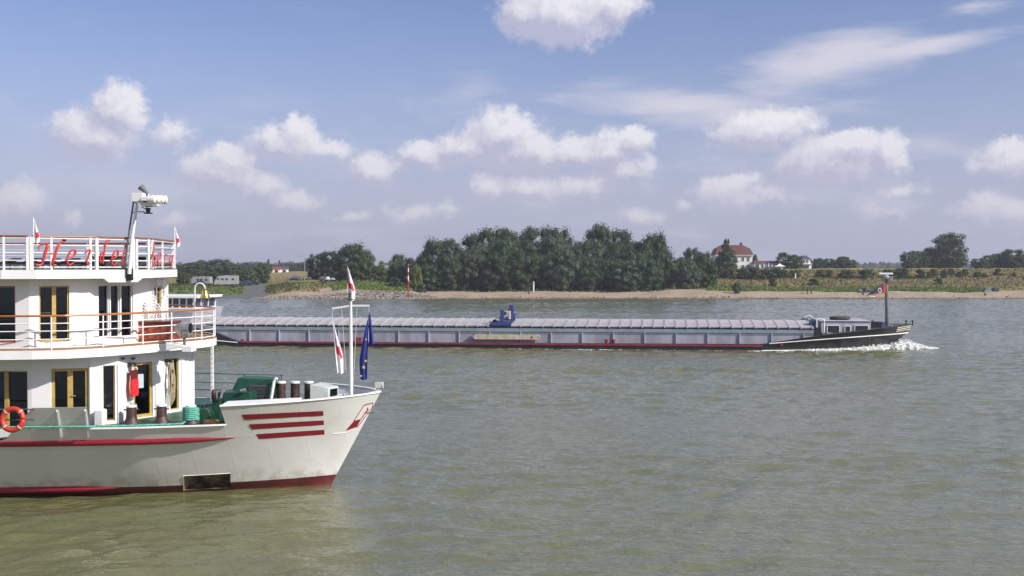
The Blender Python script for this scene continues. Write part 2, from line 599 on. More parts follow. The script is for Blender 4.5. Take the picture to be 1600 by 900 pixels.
# plain river surface beyond the modelled waves, joined to them
o0 = len(P1)
ye = ysw[-1]
far_pts = np.array([(-3000, -150, 0), (3000, -150, 0), (3000, 14, 0), (11.2, 14, 0), (-11.2, 14, 0), (-3000, 14, 0), (-.8 * ye, ye, 0), (-3000, ye, 0), (.8 * ye, ye, 0), (3000, ye, 0), (3000, 300, 0), (-3000, 300, 0)])
me = bpy.data.meshes.new('water')
Pa = np.concatenate([P1, far_pts])
Fa = np.concatenate([F1, np.array([[0, 1, 2, 5], [5, 4, 6, 7], [3, 2, 9, 8], [7, 9, 10, 11]]) + o0])
me.vertices.add(len(Pa)); me.vertices.foreach_set('co', Pa.astype(np.float32).ravel())
me.loops.add(len(Fa) * 4); me.loops.foreach_set('vertex_index', Fa.astype(np.int32).ravel())
me.polygons.add(len(Fa)); me.polygons.foreach_set('loop_start', (np.arange(len(Fa)) * 4).astype(np.int32))
me.polygons.foreach_set('use_smooth', np.ones(len(Fa), dtype=bool))
me.update(calc_edges=True)
me.materials.append(M_water)
river = bpy.data.objects.new('water', me)
C.objects.link(river)
setp(river, kind='structure')

YS = [236, 262, 274, 277, 282, 290, 300, 312, 325, 340, 352, 362, 380, 420, 500, 700, 1200, 2500, 6000]
COLS = {  # screen column of the ray the profile follows : heights at YS
    -1800: [-3, -1, 0, .5, .8, 1.3, 2.0, 2.4, 2.6, 2.8, 3, 3, 3, 3, 3.5, 4, 4, 4, 4],
    100:   [-3, -1, 0, .5, .8, 1.3, 2.0, 2.4, 2.6, 2.8, 3, 3, 3, 3, 3.5, 4, 4, 4, 4],
    300:   [-3, -1, 0, .5, .8, 1.4, 2.1, 2.5, 2.6, 2.8, 3, 3, 3.2, 3.6, 4, 4.5, 5, 5, 5],
    370:   [-3, -1, 0, .2, .5, .95, 1.65, 2.35, 2.6, 2.7, 2.8, 2.9, 3.1, 3.6, 4.4, 5, 5, 5, 5],
    412:   [-3, -1, 0, .35, .7, 1.15, 1.75, 2.4, 2.6, 2.8, 3, 3.1, 3.3, 4.0, 4.8, 5.4, 5.2, 5, 5],
    450:   [-3, -1, 0, .6, 1.2, 2.0, 2.65, 3.0, 3.1, 3.3, 3.5, 3.7, 4.0, 4.6, 5.2, 5.6, 5.4, 5, 5],
    500:   [-3, -1, 0, .65, 1.2, 1.9, 2.7, 3.3, 3.5, 3.7, 3.9, 4.1, 4.3, 4.8, 5.4, 5.7, 5.4, 5, 5],
    560:   [-3, -1, 0, .9, 1.6, 2.9, 3.7, 3.8, 3.8, 3.9, 4.1, 4.2, 4.4, 4.9, 5.5, 5.8, 5.4, 5, 5],
    625:   [-3, -1, 0, .9, 1.7, 2.3, 2.9, 3.1, 3.3, 3.6, 3.8, 4.0, 4.2, 4.6, 5.2, 5.6, 5.4, 5, 5],
    665:   [-3, -1, 0, .5, 1.0, 1.3, 1.6, 1.9, 2.2, 2.4, 2.6, 2.8, 3.0, 3.6, 4.5, 5.2, 5.2, 5, 5],
    1000:  [-3, -1, 0, .35, .75, 1.2, 1.5, 1.8, 2.1, 2.4, 2.7, 3.0, 3.4, 4.4, 5, 5.5, 5.2, 5, 5],
    1060:  [-3, -1, 0, .35, .9, 1.7, 2.1, 2.5, 2.9, 3.3, 4.0, 4.8, 5.6, 6.5, 6.6, 6.4, 5.6, 5, 5],
    1125:  [-3, -1, 0, .4, 1.0, 1.7, 2.3, 3.0, 3.5, 3.9, 5.4, 6.9, 7.2, 7.2, 7.0, 6.4, 5.6, 5, 5],
    1400:  [-3, -1, 0, .4, .95, 1.6, 2.3, 3.1, 3.7, 4.0, 5.6, 7.2, 7.5, 7.2, 6.0, 5.0, 5.0, 5, 5],
    1700:  [-3, -1, 0, .4, .95, 1.5, 2.1, 2.9, 3.6, 4.0, 5.6, 7.3, 7.6, 7.2, 6.0, 5.0, 5.0, 5, 5],
    3600:  [-3, -1, 0, .4, .95, 1.5, 2.1, 2.9, 3.6, 4.0, 5.6, 7.3, 7.6, 7.2, 6.0, 5.0, 5.0, 5, 5],
}
CK = sorted(COLS)
# sandiness (red) and dryness (green) over the same grid
COVER = {
    100: (276, .1), 300: (279, .15), 412: (281, .3), 450: (285, .35), 500: (304, .45), 560: (284, .1), 625: (283, .1), 665: (312, .3),
    1000: (304, .3), 1060: (300, .3), 1125: (291, .25), 1250: (288, .35), 1400: (289, .45), 1530: (292, .6), 1700: (294, .6),
}
CV = sorted(COVER)
SH_K = [random.uniform(-1, 1) for _ in range(40)]


def ground_z(X, Y):
    px = 800 + FPX * X / Y
    j = int(np.clip(np.searchsorted(CK, px) - 1, 0, len(CK) - 2))
    f = min(max((px - CK[j]) / (CK[j + 1] - CK[j]), 0), 1)
    f = f * f * (3 - 2 * f)
    yy = Y + 1.2 * math.sin(X * .045) + .8 * math.sin(X * .13 + 1) + .35 * math.sin(X * .41)
    z = interp(yy, YS, COLS[CK[j]]) * (1 - f) + interp(yy, YS, COLS[CK[j + 1]]) * f
    if z > .3:
        z += .10 * math.sin(X * .21 + Y * .17) + .06 * math.sin(X * .53 - Y * .31)
    return z


def build_ground():
    ys = list(np.arange(236, 300, 1.6)) + list(np.arange(300, 390, 2.4)) + list(np.geomspace(390, 6000, 26))
    us = list(np.linspace(-1.9, -.42, 24)) + list(np.linspace(-.41, .52, 330)) + list(np.linspace(.54, 1.9, 24))
    rows, cover = [], []
    for y in ys:
        row = []
        for u in us:
            X = u * y
            z = ground_z(X, y)
            row.append((X, y, z))
            px = 800 + FPX * u
            ysand = interp(px, CV, [COVER[k][0] for k in CV]) + 1.5 * math.sin(X * .09) + 1.0 * math.sin(X * .23 + 2)
            dryv = interp(px, CV, [COVER[k][1] for k in CV])
            sandy = min(max(.5 - (y - ysand) / 5.0, 0), 1)
            if px > 1000:
                if y > 300:
                    dryv += .5 * min((y - 300) / 25, 1)
                elif y > 288:
                    dryv -= .35
            if y > 345 and px < 640:
                dryv += .65 * min((y - 345) / 15, 1)
            wet = 1.0 if z < .12 else (max(0, 1 - (z - .12) / .12))
            cover.append((sandy, min(max(dryv, 0), 1), wet * .85, 1))
        rows.append(row)
    g = MB().grid(rows)
    o = g.build('ground', M_ground, smooth=True)
    a = o.data.color_attributes.new('cover', 'FLOAT_COLOR', 'POINT')
    a.data.foreach_set('color', [c for q in cover for c in q])
    setp(o, kind='structure')
    return o


ground = build_ground()

# boat ramp of worn asphalt running down into the river
M_asphalt = mat('worn_asphalt', (.12, .118, .125), .9, vary=.3, scale=.6, bump=.02)
rows = []
for i in range(22):
    f = i / 21
    Y = 271 + f * 48
    l = interp(f, [0, .35, .7, 1], [262, 285, 345, 384])
    r = interp(f, [0, .5, 1], [402, 432, 476])
    row = []
    for j in range(30):
        px = l + (r - l) * j / 29
        X = (px - 800) / FPX * Y
        row.append((X, Y, ground_z(X, Y) + .09))
    rows.append(row)
ramp = MB().grid(rows).build('road', M_asphalt, smooth=True)
setp(ramp, kind='structure')

# ------------------------------------------------------------------ riprap along the spit
def rock_mesh(r, seed):
    q = random.Random(seed)
    vs = []
    for (x, y, z) in ((-1, -1, -1), (1, -1, -1), (1, 1, -1), (-1, 1, -1), (-1, -1, 1), (1, -1, 1), (1, 1, 1), (-1, 1, 1)):
        k = q.uniform(.45, .95)
        vs.append(Vector((x * k * q.uniform(.7, 1.25), y * k * q.uniform(.7, 1.2), z * k * .7)) * r)
    M = Matrix.Rotation(q.uniform(0, 6.28), 3, 'Z') @ Matrix.Rotation(q.uniform(-.5, .5), 3, 'X')
    return [M @ v for v in vs], [(3, 2, 1, 0), (4, 5, 6, 7), (0, 1, 5, 4), (1, 2, 6, 5), (2, 3, 7, 6), (3, 0, 4, 7)]


M_rock = mat('pale_riprap', (.30, .265, .225), .9, col2=(.19, .16, .135), scale=.7, bump=.03)
rb = MB()
for i in range(3400):
    px = random.uniform(392, 682) if random.random() < .8 else random.uniform(540, 690)
    f = random.random()
    wdt = interp(px, [392, 470, 520, 560, 640, 668, 690], [2.2, 4.5, 4.5, 8.5, 9.5, 6, 1.5])
    Y = 273.2 + f * wdt
    X = (px - 800) / FPX * Y
    vs, fs = rock_mesh(random.uniform(.18, .5) * (1 if px > 500 else .75), i)
    z = ground_z(X, Y)
    rb.add([v + Vector((X, Y, z + random.uniform(.0, .22))) for v in vs], fs)
setp(rb.build('riprap_stones', M_rock), label='pale riprap stones piled along the water edge of the grassy spit', cat='stones', kind='stuff')

pb = MB()
for i in range(1500):
    px = random.uniform(690, 1640)
    Y = 273.6 + abs(random.gauss(0, 1)) * (3.2 if random.random() < .3 else 1.0)
    X = (px - 800) / FPX * Y
    vs, fs = rock_mesh(random.uniform(.05, .15) if random.random() < .93 else random.uniform(.18, .32), i + 9000)
    z = ground_z(X, Y)
    pb.add([v + Vector((X, Y, z + .02)) for v in vs], fs)
setp(pb.build('shore_pebbles', mat('brown_pebbles', (.16, .13, .10), .9, vary=.4, scale=.7)), label='brown pebbles and flotsam strewn along the waterline of the sandy beach', cat='pebbles', kind='stuff')
# ------------------------------------------------------------------ vegetation
def leaf_mat(name, c1, c2, trans=.25):
    m = bpy.data.materials.new(name)
    m.use_nodes = True
    t = m.node_tree
    b = t.nodes['Principled BSDF']
    b.inputs['Roughness'].default_value = .75
    b.inputs['Specular IOR Level'].default_value = .2
    ge = nd(t, 'ShaderNodeNewGeometry')
    oi = nd(t, 'ShaderNodeObjectInfo')
    mx = nd(t, 'ShaderNodeMix', data_type='RGBA')
    t.links.new(ge.outputs['Random Per Island'], mx.inputs[0])
    mx.inputs[6].default_value = rgba(c1)
    mx.inputs[7].default_value = rgba(c2)
    hs = nd(t, 'ShaderNodeHueSaturation')
    t.links.new(mth(t, 'MULTIPLY_ADD', oi.outputs['Random'], .030, .485), hs.inputs['Hue'])
    t.links.new(mth(t, 'MULTIPLY_ADD', oi.outputs['Random'], .45, .78), hs.inputs['Value'])
    t.links.new(mx.outputs[2], hs.inputs['Color'])
    t.links.new(hs.outputs[0], b.inputs['Base Color'])
    tr = nd(t, 'ShaderNodeBsdfTranslucent')
    t.links.new(hs.outputs[0], tr.inputs[0])
    ms = nd(t, 'ShaderNodeMixShader')
    ms.inputs[0].default_value = trans
    t.links.new(b.outputs[0], ms.inputs[1])
    t.links.new(tr.outputs[0], ms.inputs[2])
    t.links.new(ms.outputs[0], t.nodes['Material Output'].inputs[0])
    return m


LM = {
    'dark': leaf_mat('dark_foliage', (.054, .080, .040), (.082, .114, .056)),
    'grey': leaf_mat('willow_foliage', (.068, .092, .055), (.098, .125, .078)),
    'mid': leaf_mat('green_foliage', (.060, .090, .032), (.090, .125, .048)),
    'lime': leaf_mat('yellow_green_foliage', (.12, .165, .035), (.21, .25, .065)),
    'bush': leaf_mat('bush_foliage', (.045, .068, .024), (.095, .125, .042)),
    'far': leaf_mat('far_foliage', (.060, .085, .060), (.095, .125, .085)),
}
M_bark = mat('bark', (.10, .08, .06), .9, vary=.4, scale=2, bump=.03)


def lobes_for(kind, q):
    L = []
    if kind == 'willow':           # many upright plumes on a broad body reaching the ground
        for i in range(92):
            a = q.uniform(0, 2 * PI)
            h = q.uniform(.02, .93) ** .9
            env = .50 * math.sin(min(1, (h + .20) / 1.02) * PI * .80) ** .6 if h < .95 else .1
            env *= 1 - max(0, h - .62) * 1.25
            r = env * math.sqrt(q.uniform(.25, 1)) * .88
            L.append((r * math.cos(a), r * math.sin(a), h * .94, q.uniform(.085, .14), q.uniform(.08, .15)))
    elif kind == 'round':
        for i in range(88):
            a = q.uniform(0, 2 * PI)
            h = q.uniform(.03, .95)
            env = .48 * math.sqrt(max(.03, 1 - ((h - .50) / .52) ** 2))
            r = env * math.sqrt(q.uniform(.2, 1)) * .86
            L.append((r * math.cos(a), r * math.sin(a), h * .94, q.uniform(.08, .14), q.uniform(.07, .11)))
    elif kind == 'open':           # broken crown with holes
        for i in range(105):
            a = q.uniform(0, 2 * PI)
            h = q.uniform(.02, .95)
            env = .47 * math.sqrt(max(.03, 1 - ((h - .52) / .52) ** 2)) * q.uniform(.75, 1.12)
            r = env * math.sqrt(q.uniform(.45, 1)) * .9
            L.append((r * math.cos(a), r * math.sin(a), h * .94, q.uniform(.08, .13), q.uniform(.06, .09)))
    elif kind == 'conifer':
        for i in range(90):
            a = q.uniform(0, 2 * PI)
            h = q.uniform(.03, .97)
            r = .44 * (1 - h) ** .5 * q.uniform(.3, 1)
            L.append((r * math.cos(a), r * math.sin(a), h * .95, q.uniform(.13, .20) * (1.12 - h), q.uniform(.05, .08)))
    elif kind == 'poplar':
        for i in range(34):
            a = q.uniform(0, 2 * PI)
            h = q.uniform(.08, .96)
            r = .36 * math.sin(h * PI * .9 + .15) * q.uniform(.2, 1)
            L.append((r * math.cos(a), r * math.sin(a), h * .95, .17, q.uniform(.06, .09)))
    elif kind == 'bush':
        for i in range(26):
            a = q.uniform(0, 2 * PI)
            h = q.uniform(.0, .85)
            env = .46 * math.sqrt(max(.05, 1 - (h / .98) ** 2))
            r = env * math.sqrt(q.uniform(.1, 1)) * .85
            L.append((r * math.cos(a), r * math.sin(a), h, q.uniform(.09, .15), q.uniform(.10, .17)))
    return L


def crown_mesh(kind, seed, leaf, per, matl, core=.72):
    q = random.Random(seed)
    g = np.random.default_rng(seed)
    V, F, n0 = [], [], 0
    L = lobes_for(kind, q)
    # leaf sprays spread through every lobe
    for (x, y, z, rr, rz) in L:
        n = per
        d = g.normal(size=(n, 3))
        d /= np.linalg.norm(d, axis=1)[:, None]
        rad = (g.uniform(.62, 1.0, n) + np.abs(g.normal(0, .21, n)))[:, None]
        c = np.array([x, y, z + rz * .2]) + d * rad * np.array([rr, rr, rz])
        c[:, 2] = np.maximum(c[:, 2], 0.005)
        nv = d + g.normal(scale=.55, size=(n, 3))
        nv /= np.linalg.norm(nv, axis=1)[:, None]
        up = np.array([0, 0, 1.0]) + g.normal(scale=.35, size=(n, 3))
        a = np.cross(nv, up); a /= np.linalg.norm(a, axis=1)[:, None] + 1e-9
        b = np.cross(nv, a)
        s = leaf * g.uniform(.6, 1.35, n)[:, None]
        tall = 1.5 if kind == 'willow' else 1.0
        p = np.stack([c - a * s * .8, c - b * s * tall, c + a * s * .8, c + b * s * tall * .9], 1)
        V.append(p.reshape(-1, 3))
    V = np.concatenate(V)
    nq = len(V) // 4
    verts = V.tolist()
    faces = np.arange(nq * 4).reshape(-1, 4).tolist()
    # solid heart of each lobe so light does not leak straight through
    for (x, y, z, rr, rz) in L:
        b0 = len(verts)
        k = core
        ring = []
        for j, (rf, zf) in enumerate(((0.0, -1), (.85, -.5), (1, .1), (.7, .7), (0, 1))):
            if rf == 0:
                verts.append([x, y, max(z + zf * rz * k, .004)]); ring.append([len(verts) - 1])
            else:
                rr_ = []
                for i in range(6):
                    an = i * PI / 3 + j
                    w = q.uniform(.8, 1.15)
                    verts.append([x + rf * rr * k * w * math.cos(an), y + rf * rr * k * w * math.sin(an), max(z + zf * rz * k, .004)])
                    rr_.append(len(verts) - 1)
                ring.append(rr_)
        for j in range(len(ring) - 1):
            A, B = ring[j], ring[j + 1]
            for i in range(6):
                i2 = (i + 1) % 6
                if len(A) == 1:
                    faces.append([A[0], B[i2], B[i]])
                elif len(B) == 1:
                    faces.append([A[i], A[i2], B[0]])
                else:
                    faces.append([A[i], A[i2], B[i2], B[i]])
    me = bpy.data.meshes.new('crown')
    me.from_pydata(verts, [], faces)
    me.materials.append(matl)
    return me


def trunk_mesh():
    b = MB()
    b.tube([(0, 0, -.03), (.01, 0, .15), (.0, .01, .4), (.015, .0, .7)], [.032, .024, .018, .006], 7)
    for k, (a, h) in enumerate(((.4, .28), (2.2, .35), (4.0, .42), (5.4, .5))):
        b.tube([(0, 0, h), (.12 * math.cos(a), .12 * math.sin(a), h + .14), (.24 * math.cos(a), .24 * math.sin(a), h + .24)], [.014, .009, .003], 5)
    me = bpy.data.meshes.new('trunk')
    me.from_pydata(b.v, [], b.f)
    me.materials.append(M_bark)
    return me


TRUNK = trunk_mesh()
LIB = {}


def crown_of(kind, shade, var):
    key = (kind, shade, var)
    if key not in LIB:
        per = {'willow': 96, 'round': 104, 'open': 70, 'conifer': 60, 'poplar': 50, 'bush': 80}[kind]
        leaf = {'willow': .0125, 'round': .0140, 'open': .0165, 'conifer': .019, 'poplar': .035, 'bush': .034}[kind]
        LIB[key] = crown_mesh(kind, hash_seed(kind) + var * 17, leaf, per, LM[shade], .66 if kind != 'open' else .5)
    return LIB[key]


def hash_seed(s):
    return sum(ord(c) * (i + 3) for i, c in enumerate(s)) % 1000


def plant(name, cat, label, group, px, Y, top, wpx, kind, shade, var=0, base=None, trunk=True):
    """a tree or bush standing at depth Y on the ray column px; top = picture row its tip reaches"""
    X = (px - 800) / FPX * Y
    z = ground_z(X, Y) - .1 if base is None else base
    H = at(px, top, Y).z - z
    Wd = wpx / FPX * Y
    root = empty(name, (X, Y, z), random.uniform(0, 6.28), label, cat, group)
    c = bpy.data.objects.new('crown', crown_of(kind, shade, var))
    C.objects.link(c); c.parent = root
    c.scale = (Wd * 1.02, Wd * 1.02, H * 1.0)
    if trunk:
        tr = bpy.data.objects.new('trunk', TRUNK)
        C.objects.link(tr); tr.parent = root
        tr.scale = (max(Wd, H * .5),) * 2 + (H,)
    return root


ORD = ['first', 'second', 'third', 'fourth', 'fifth', 'sixth', 'seventh', 'eighth', 'ninth', 'tenth', 'eleventh', 'twelfth', 'thirteenth', 'fourteenth', 'fifteenth', 'sixteenth', 'seventeenth', 'eighteenth']

# the wood on the beach: back row, middle row, front row
back = [(664, 394, 32), (738, 362, 50), (768, 354, 56), (802, 350, 60), (838, 350, 60), (872, 354, 54), (897, 372, 36), (934, 346, 52), (966, 356, 50), (990, 372, 40)]
for i, (px, top, w) in enumerate(back):
    plant('woodland_tree', 'tree', f'dark tree in the back row of the beach wood, {ORD[i]} from its left end', 'trees of the dense beach wood', px, 324, top, w * 1.15, 'round', 'dark', i % 3)
middle = [(680, 374, 54), (704, 370, 46), (748, 380, 56), (790, 372, 58), (828, 372, 60), (862, 366, 60), (892, 378, 54), (928, 374, 62), (962, 378, 58), (1000, 372, 60), (1022, 363, 56)]
for i, (px, top, w) in enumerate(middle):
    plant('woodland_tree', 'tree', f'grey green willow in the middle row of the beach wood, {ORD[i]} from its left end', 'trees of the dense beach wood', px, 309 + (i % 3), top, w * 1.12, 'round' if i in (1, 4, 6, 9) else 'willow', 'grey' if i in (2, 5, 7) else 'dark', i % 3)
front = [(672, 412, 42), (700, 398, 56), (738, 392, 58), (776, 398, 54), (812, 390, 56), (846, 398, 50), (880, 388, 56), (914, 398, 52), (944, 402, 50), (978, 405, 58), (1010, 398, 54), (1034, 392, 40)]
for i, (px, top, w) in enumerate(front):
    plant('woodland_tree', 'tree', f'low willow at the beach edge of the dense wood, {ORD[i]} from its left end', 'trees of the dense beach wood', px, 297 + (i % 3) * 1.5, top, w * 1.12, 'willow', 'grey' if i in (2, 6, 9, 11) else 'dark', (i + 1) % 3)
# right shoulder of the wood
T = plant
T('willow_tree', 'tree', 'pale silvery willow bush at the sandy point right of the dense wood', None, 1073, 298, 404, 48, 'willow', 'grey', 1)
T('willow_tree', 'tree', 'light green willow on the sandy point, just left of the conifer by the white house', None, 1100, 303, 396, 44, 'willow', 'mid', 2)
T('leaning_tree', 'tree', 'dark lopsided tree rising behind the pale willows on the sandy point', None, 1080, 318, 384, 30, 'open', 'dark', 0)
T('leaning_tree', 'tree', 'dark rounded tree behind the light green willow on the point', None, 1098, 322, 391, 34, 'round', 'dark', 1)
T('small_tree', 'tree', 'small yellowish tree between the dense wood and the pale willow', None, 1053, 330, 409, 18, 'round', 'lime', 0)
T('small_tree', 'tree', 'small grey tree behind the gap right of the dense wood', None, 1060, 380, 400, 22, 'round', 'far', 0)
# left group
T('oak_tree', 'tree', 'dark rounded tree at the left end of the spit trees, beside the street lamp', None, 496, 352, 392, 40, 'round', 'dark', 0)
T('oak_tree', 'tree', 'dark tree between the street lamp tree and the tall willow of the spit', None, 517, 350, 390, 36, 'round', 'dark', 1)
T('willow_tree', 'tree', 'tall broad willow standing on the grassy spit above the riprap', None, 550, 322, 380, 66, 'willow', 'dark', 1)
T('willow_tree', 'tree', 'dark willow on the right shoulder of the tall spit willow', None, 570, 330, 389, 36, 'round', 'dark', 2)
T('ash_tree', 'tree', 'bright yellow green tree in the gap of the spit trees', None, 604, 340, 406, 34, 'open', 'lime', 1)
T('ash_tree', 'tree', 'small green tree at the foot of the yellow green tree on the spit', None, 592, 325, 414, 30, 'round', 'mid', 1)
T('round_tree', 'tree', 'dark rounded tree peeping over the yellow green tree on the spit', None, 624, 350, 396, 32, 'round', 'dark', 2)
T('round_tree', 'tree', 'dark green tree directly left of the red and white beacon pole', None, 622, 316, 410, 38, 'willow', 'dark', 0)
T('round_tree', 'tree', 'dark tree behind the red and white beacon pole', None, 648, 335, 400, 36, 'round', 'dark', 0)
T('young_poplar', 'tree', 'slim yellow green tree directly right of the red and white beacon pole', None, 652, 290, 412, 17, 'willow', 'lime', 2)
T('willow_bush', 'bush', 'grey green bush at the foot of the dark trees left of the beacon', None, 618, 296, 432, 26, 'bush', 'grey', 0, trunk=False)
T('willow_bush', 'bush', 'low grey bush on the shore right of the slim yellow green tree', None, 660, 289, 442, 14, 'bush', 'grey', 1, trunk=False)
# far left behind the campers
fl = [(236, 412, 30), (262, 410, 30), (284, 413, 30), (300, 408, 34), (322, 405, 40), (345, 404, 42), (364, 410, 30)]
for i, (px, top, w) in enumerate(fl):
    T('far_tree', 'tree', f'dark tree of the wood behind the campers, {ORD[i]} from the left', 'wood behind the campers', px, 430 + 6 * (i % 3), top, w * 1.15, 'round', 'dark', i % 3)
T('willow_tree', 'tree', 'light green willow directly right of the white camper van', None, 388, 330, 419, 30, 'willow', 'mid', 1)
T('willow_tree', 'tree', 'mid green tree above the two dark parked cars', None, 410, 345, 409, 30, 'round', 'mid', 2)
T('willow_tree', 'tree', 'light green tree at the ship deck edge, left of the caravan', None, 287, 330, 424, 26, 'round', 'mid', 0)
T('willow_tree', 'tree', 'low dark shrubby tree between the two camper vans', None, 336, 340, 424, 22, 'round', 'bush', 1)
for px, top, w, lab in ((419.5, 405, 6, 'slim dark poplar above the red roofed barn'), (436.5, 407, 6, 'slim dark poplar right of the red roofed barn')):
    T('poplar_tree', 'tree', lab, 'far poplars', px, 600, top, w, 'poplar', 'far', 0)
ft = [(376, 412, 18), (384, 409, 18), (392, 411, 16), (428, 412, 14), (444, 411, 14), (454, 412, 16), (462, 410, 16), (470, 411, 14), (480, 408, 16)]
for i, (px, top, w) in enumerate(ft):
    T('far_tree', 'tree', f'hazy distant tree on the skyline left of the spit, {ORD[i]} from the left', 'distant skyline trees left of the spit', px, 620 + 8 * (i % 4), top, w * 1.3, 'round', 'far', i % 3)
# by the houses
T('conifer_tree', 'tree', 'tall dark conifer standing in front of the white house', None, 1136, 372, 373, 38, 'conifer', 'dark', 0)
T('garden_tree', 'tree', 'low dark tree covering the left corner of the white house', None, 1121, 374, 402, 18, 'round', 'dark', 2)
T('garden_tree', 'tree', 'dark spreading garden tree left of the small gabled house', None, 1224, 392, 393, 28, 'open', 'dark', 1)
T('garden_tree', 'tree', 'green garden tree touching the left wall of the small gabled house', None, 1242, 388, 397, 26, 'round', 'mid', 1)
T('garden_tree', 'tree', 'small tree peeping out right of the white house', None, 1180, 420, 397, 10, 'round', 'mid', 2)
for i, (px, top, w, Y) in enumerate(((1278, 402, 22, 470), (1294, 403, 22, 450), (1306, 405, 18, 440), (1318, 399, 26, 430), (1330, 405, 20, 425))):
    T('garden_tree', 'tree', f'rounded green tree in the row right of the small house, {ORD[i]} from the left', 'trees right of the small house', px, Y, top, w, 'round', 'mid' if i > 2 else 'far', i % 3)
# far right
T('dyke_tree', 'tree', 'mid green rounded tree filling the gap just behind the tallest dyke tree', None, 1480, 428, 376, 50, 'round', 'mid', 1)
T('tall_poplar', 'tree', 'tallest tree on the dyke, airy with sky showing through its crown', None, 1484, 420, 362, 66, 'open', 'mid', 2)
for i, (px, top, w) in enumerate(((1420, 390, 28), (1438, 391, 30), (1455, 386, 34), (1462, 394, 30))):
    T('dyke_tree', 'tree', f'dark tree in the clump left of the tallest dyke tree, {ORD[i]} from the left', 'clump left of the tallest dyke tree', px, 412 + 4 * i, top, w * 1.1, 'round', 'dark', i % 3)
for i, (px, top, w) in enumerate(((1530, 403, 26), (1548, 398, 30), (1562, 394, 30), (1582, 388, 38), (1603, 398, 30), (1630, 396, 40))):
    T('dyke_tree', 'tree', f'rounded dark tree in the clump at the right picture edge, {ORD[i]} from the left', 'clump at the right picture edge', px, 412 + 3 * (i % 3), top, w * 1.15, 'round', 'dark' if i > 2 else 'mid', (i + 1) % 3)
# far skyline beyond the dyke
sk = MB()
q = random.Random(5)
for i in range(760):
    px = 1200 + i * 1.05 if i < 400 else (q.uniform(380, 480) if i < 520 else q.uniform(-500, 380))
    Y = q.uniform(1250, 1400)
    X = (px - 800) / FPX * Y
    h = q.uniform(4, 8.5)
    for k in range(5):
        s = q.uniform(1.5, 3.2)
        c = Vector((X + q.uniform(-3, 3), Y + q.uniform(-3, 3), 5 + h * q.uniform(.1, .95)))
        M = Matrix.Rotation(q.uniform(0, 6), 3, 'Z') @ Matrix.Rotation(q.uniform(0, 3), 3, 'X')
        sk.add([c + M @ Vector(p) * s for p in ((-1, 0, 0), (0, -1, 0), (1, 0, 0), (0, 1, 0), (0, 0, 1), (0, 0, -1))],
               [(0, 1, 4), (1, 2, 4), (2, 3, 4), (3, 0, 4), (1, 0, 5), (2, 1, 5), (3, 2, 5), (0, 3, 5)])
setp(sk.build('far_woods', LM['far']), label='thin blue green line of far-off woods on the horizon', cat='woods', kind='stuff')

# bushes on the dyke face, left to right; (px, depth, top row, width)
db = [(1122, 352, 415, 20), (1140, 349, 418, 24), (1160, 349, 418, 26), (1180, 348, 415, 28), (1200, 349, 419, 26), (1220, 350, 420, 24), (1240, 352, 421, 22),
      (1281, 352, 421, 16), (1296, 351, 421, 14), (1322, 350, 420, 24), (1355, 350, 420, 30), (1388, 351, 421, 22), (1407, 349, 417, 32), (1438, 350, 420, 17), (1452, 350, 424, 10), (1459, 354, 419, 12),
      (1475, 350, 421, 13), (1486, 355, 419, 12), (1499, 351, 423, 10), (1508, 352, 420, 12), (1527, 349, 424, 14), (1538, 349, 426, 10), (1559, 354, 419, 13), (1584, 351, 426, 10)]
for i, (px, Y, top, w) in enumerate(db):
    where = 'thick dark bush in the hedge below the white house' if i < 7 else 'round dark bush on the dry grass dyke face'
    n = ORD[i] if i < 7 else ORD[i - 7]
    T('dyke_bush', 'bush', f'{where}, {n} from the left', 'hedge below the white house' if i < 7 else 'bushes on the dyke face', px, Y - 5.5, top, w * 1.15, 'bush', 'bush', i % 3, trunk=False)
for px, Y, top, w, lab, sh in ((1152, 284, 441, 19, 'round grey green bush standing alone on the open sand', 'grey'),
                               (1207, 300, 434, 14, 'upright bush in the meadow below the party tent', 'mid'),
                               (1271, 308, 435, 18, 'rounded green bush in the dry meadow under the small house', 'bush'),
                               (1466, 312, 435, 14, 'low dark bush alone in the dry meadow, behind the barge mast', 'bush'),
                               (1213, 352, 418, 20, 'bush right under the white party tent', 'bush'),
                               (1226, 296, 452, 12, 'low bright green scrub clump on the beach edge', 'lime')):
    T('meadow_bush', 'bush', lab, None, px, Y, top, w * 1.1, 'bush', sh, 1, trunk=False)


# uncountable weeds and tall grass: tufts of blades over meadow and dyke
def tufts(name, label, spec, matl, seed):
    g = np.random.default_rng(seed)
    V = []
    for (n, p0, p1, y0, y1, h, w) in spec:
        px = g.uniform(p0, p1, n)
        Y = g.uniform(y0, y1, n)
        for a, b_ in zip(px, Y):
            X = (a - 800) / FPX * b_
            z = ground_z(X, b_)
            if z < .5:
                continue
            an = g.uniform(0, PI)
            hh = h * g.uniform(.5, 1.4)
            ww = w * g.uniform(.6, 1.5)
            dx, dy = math.cos(an) * ww, math.sin(an) * ww
            lx = g.uniform(-.3, .3) * hh
            V += [(X - dx, b_ - dy, z - .05), (X + dx, b_ + dy, z - .05), (X + dx * 1.3 + lx, b_ + dy, z + hh * .8), (X + lx, b_, z + hh), ]
    f = np.arange(len(V)).reshape(-1, 4).tolist()
    me = bpy.data.meshes.new(name)
    me.from_pydata(V, [], f)
    me.materials.append(matl)
    o = bpy.data.objects.new(name, me)
    C.objects.link(o)
    setp(o, label=label, cat='grass', kind='stuff')


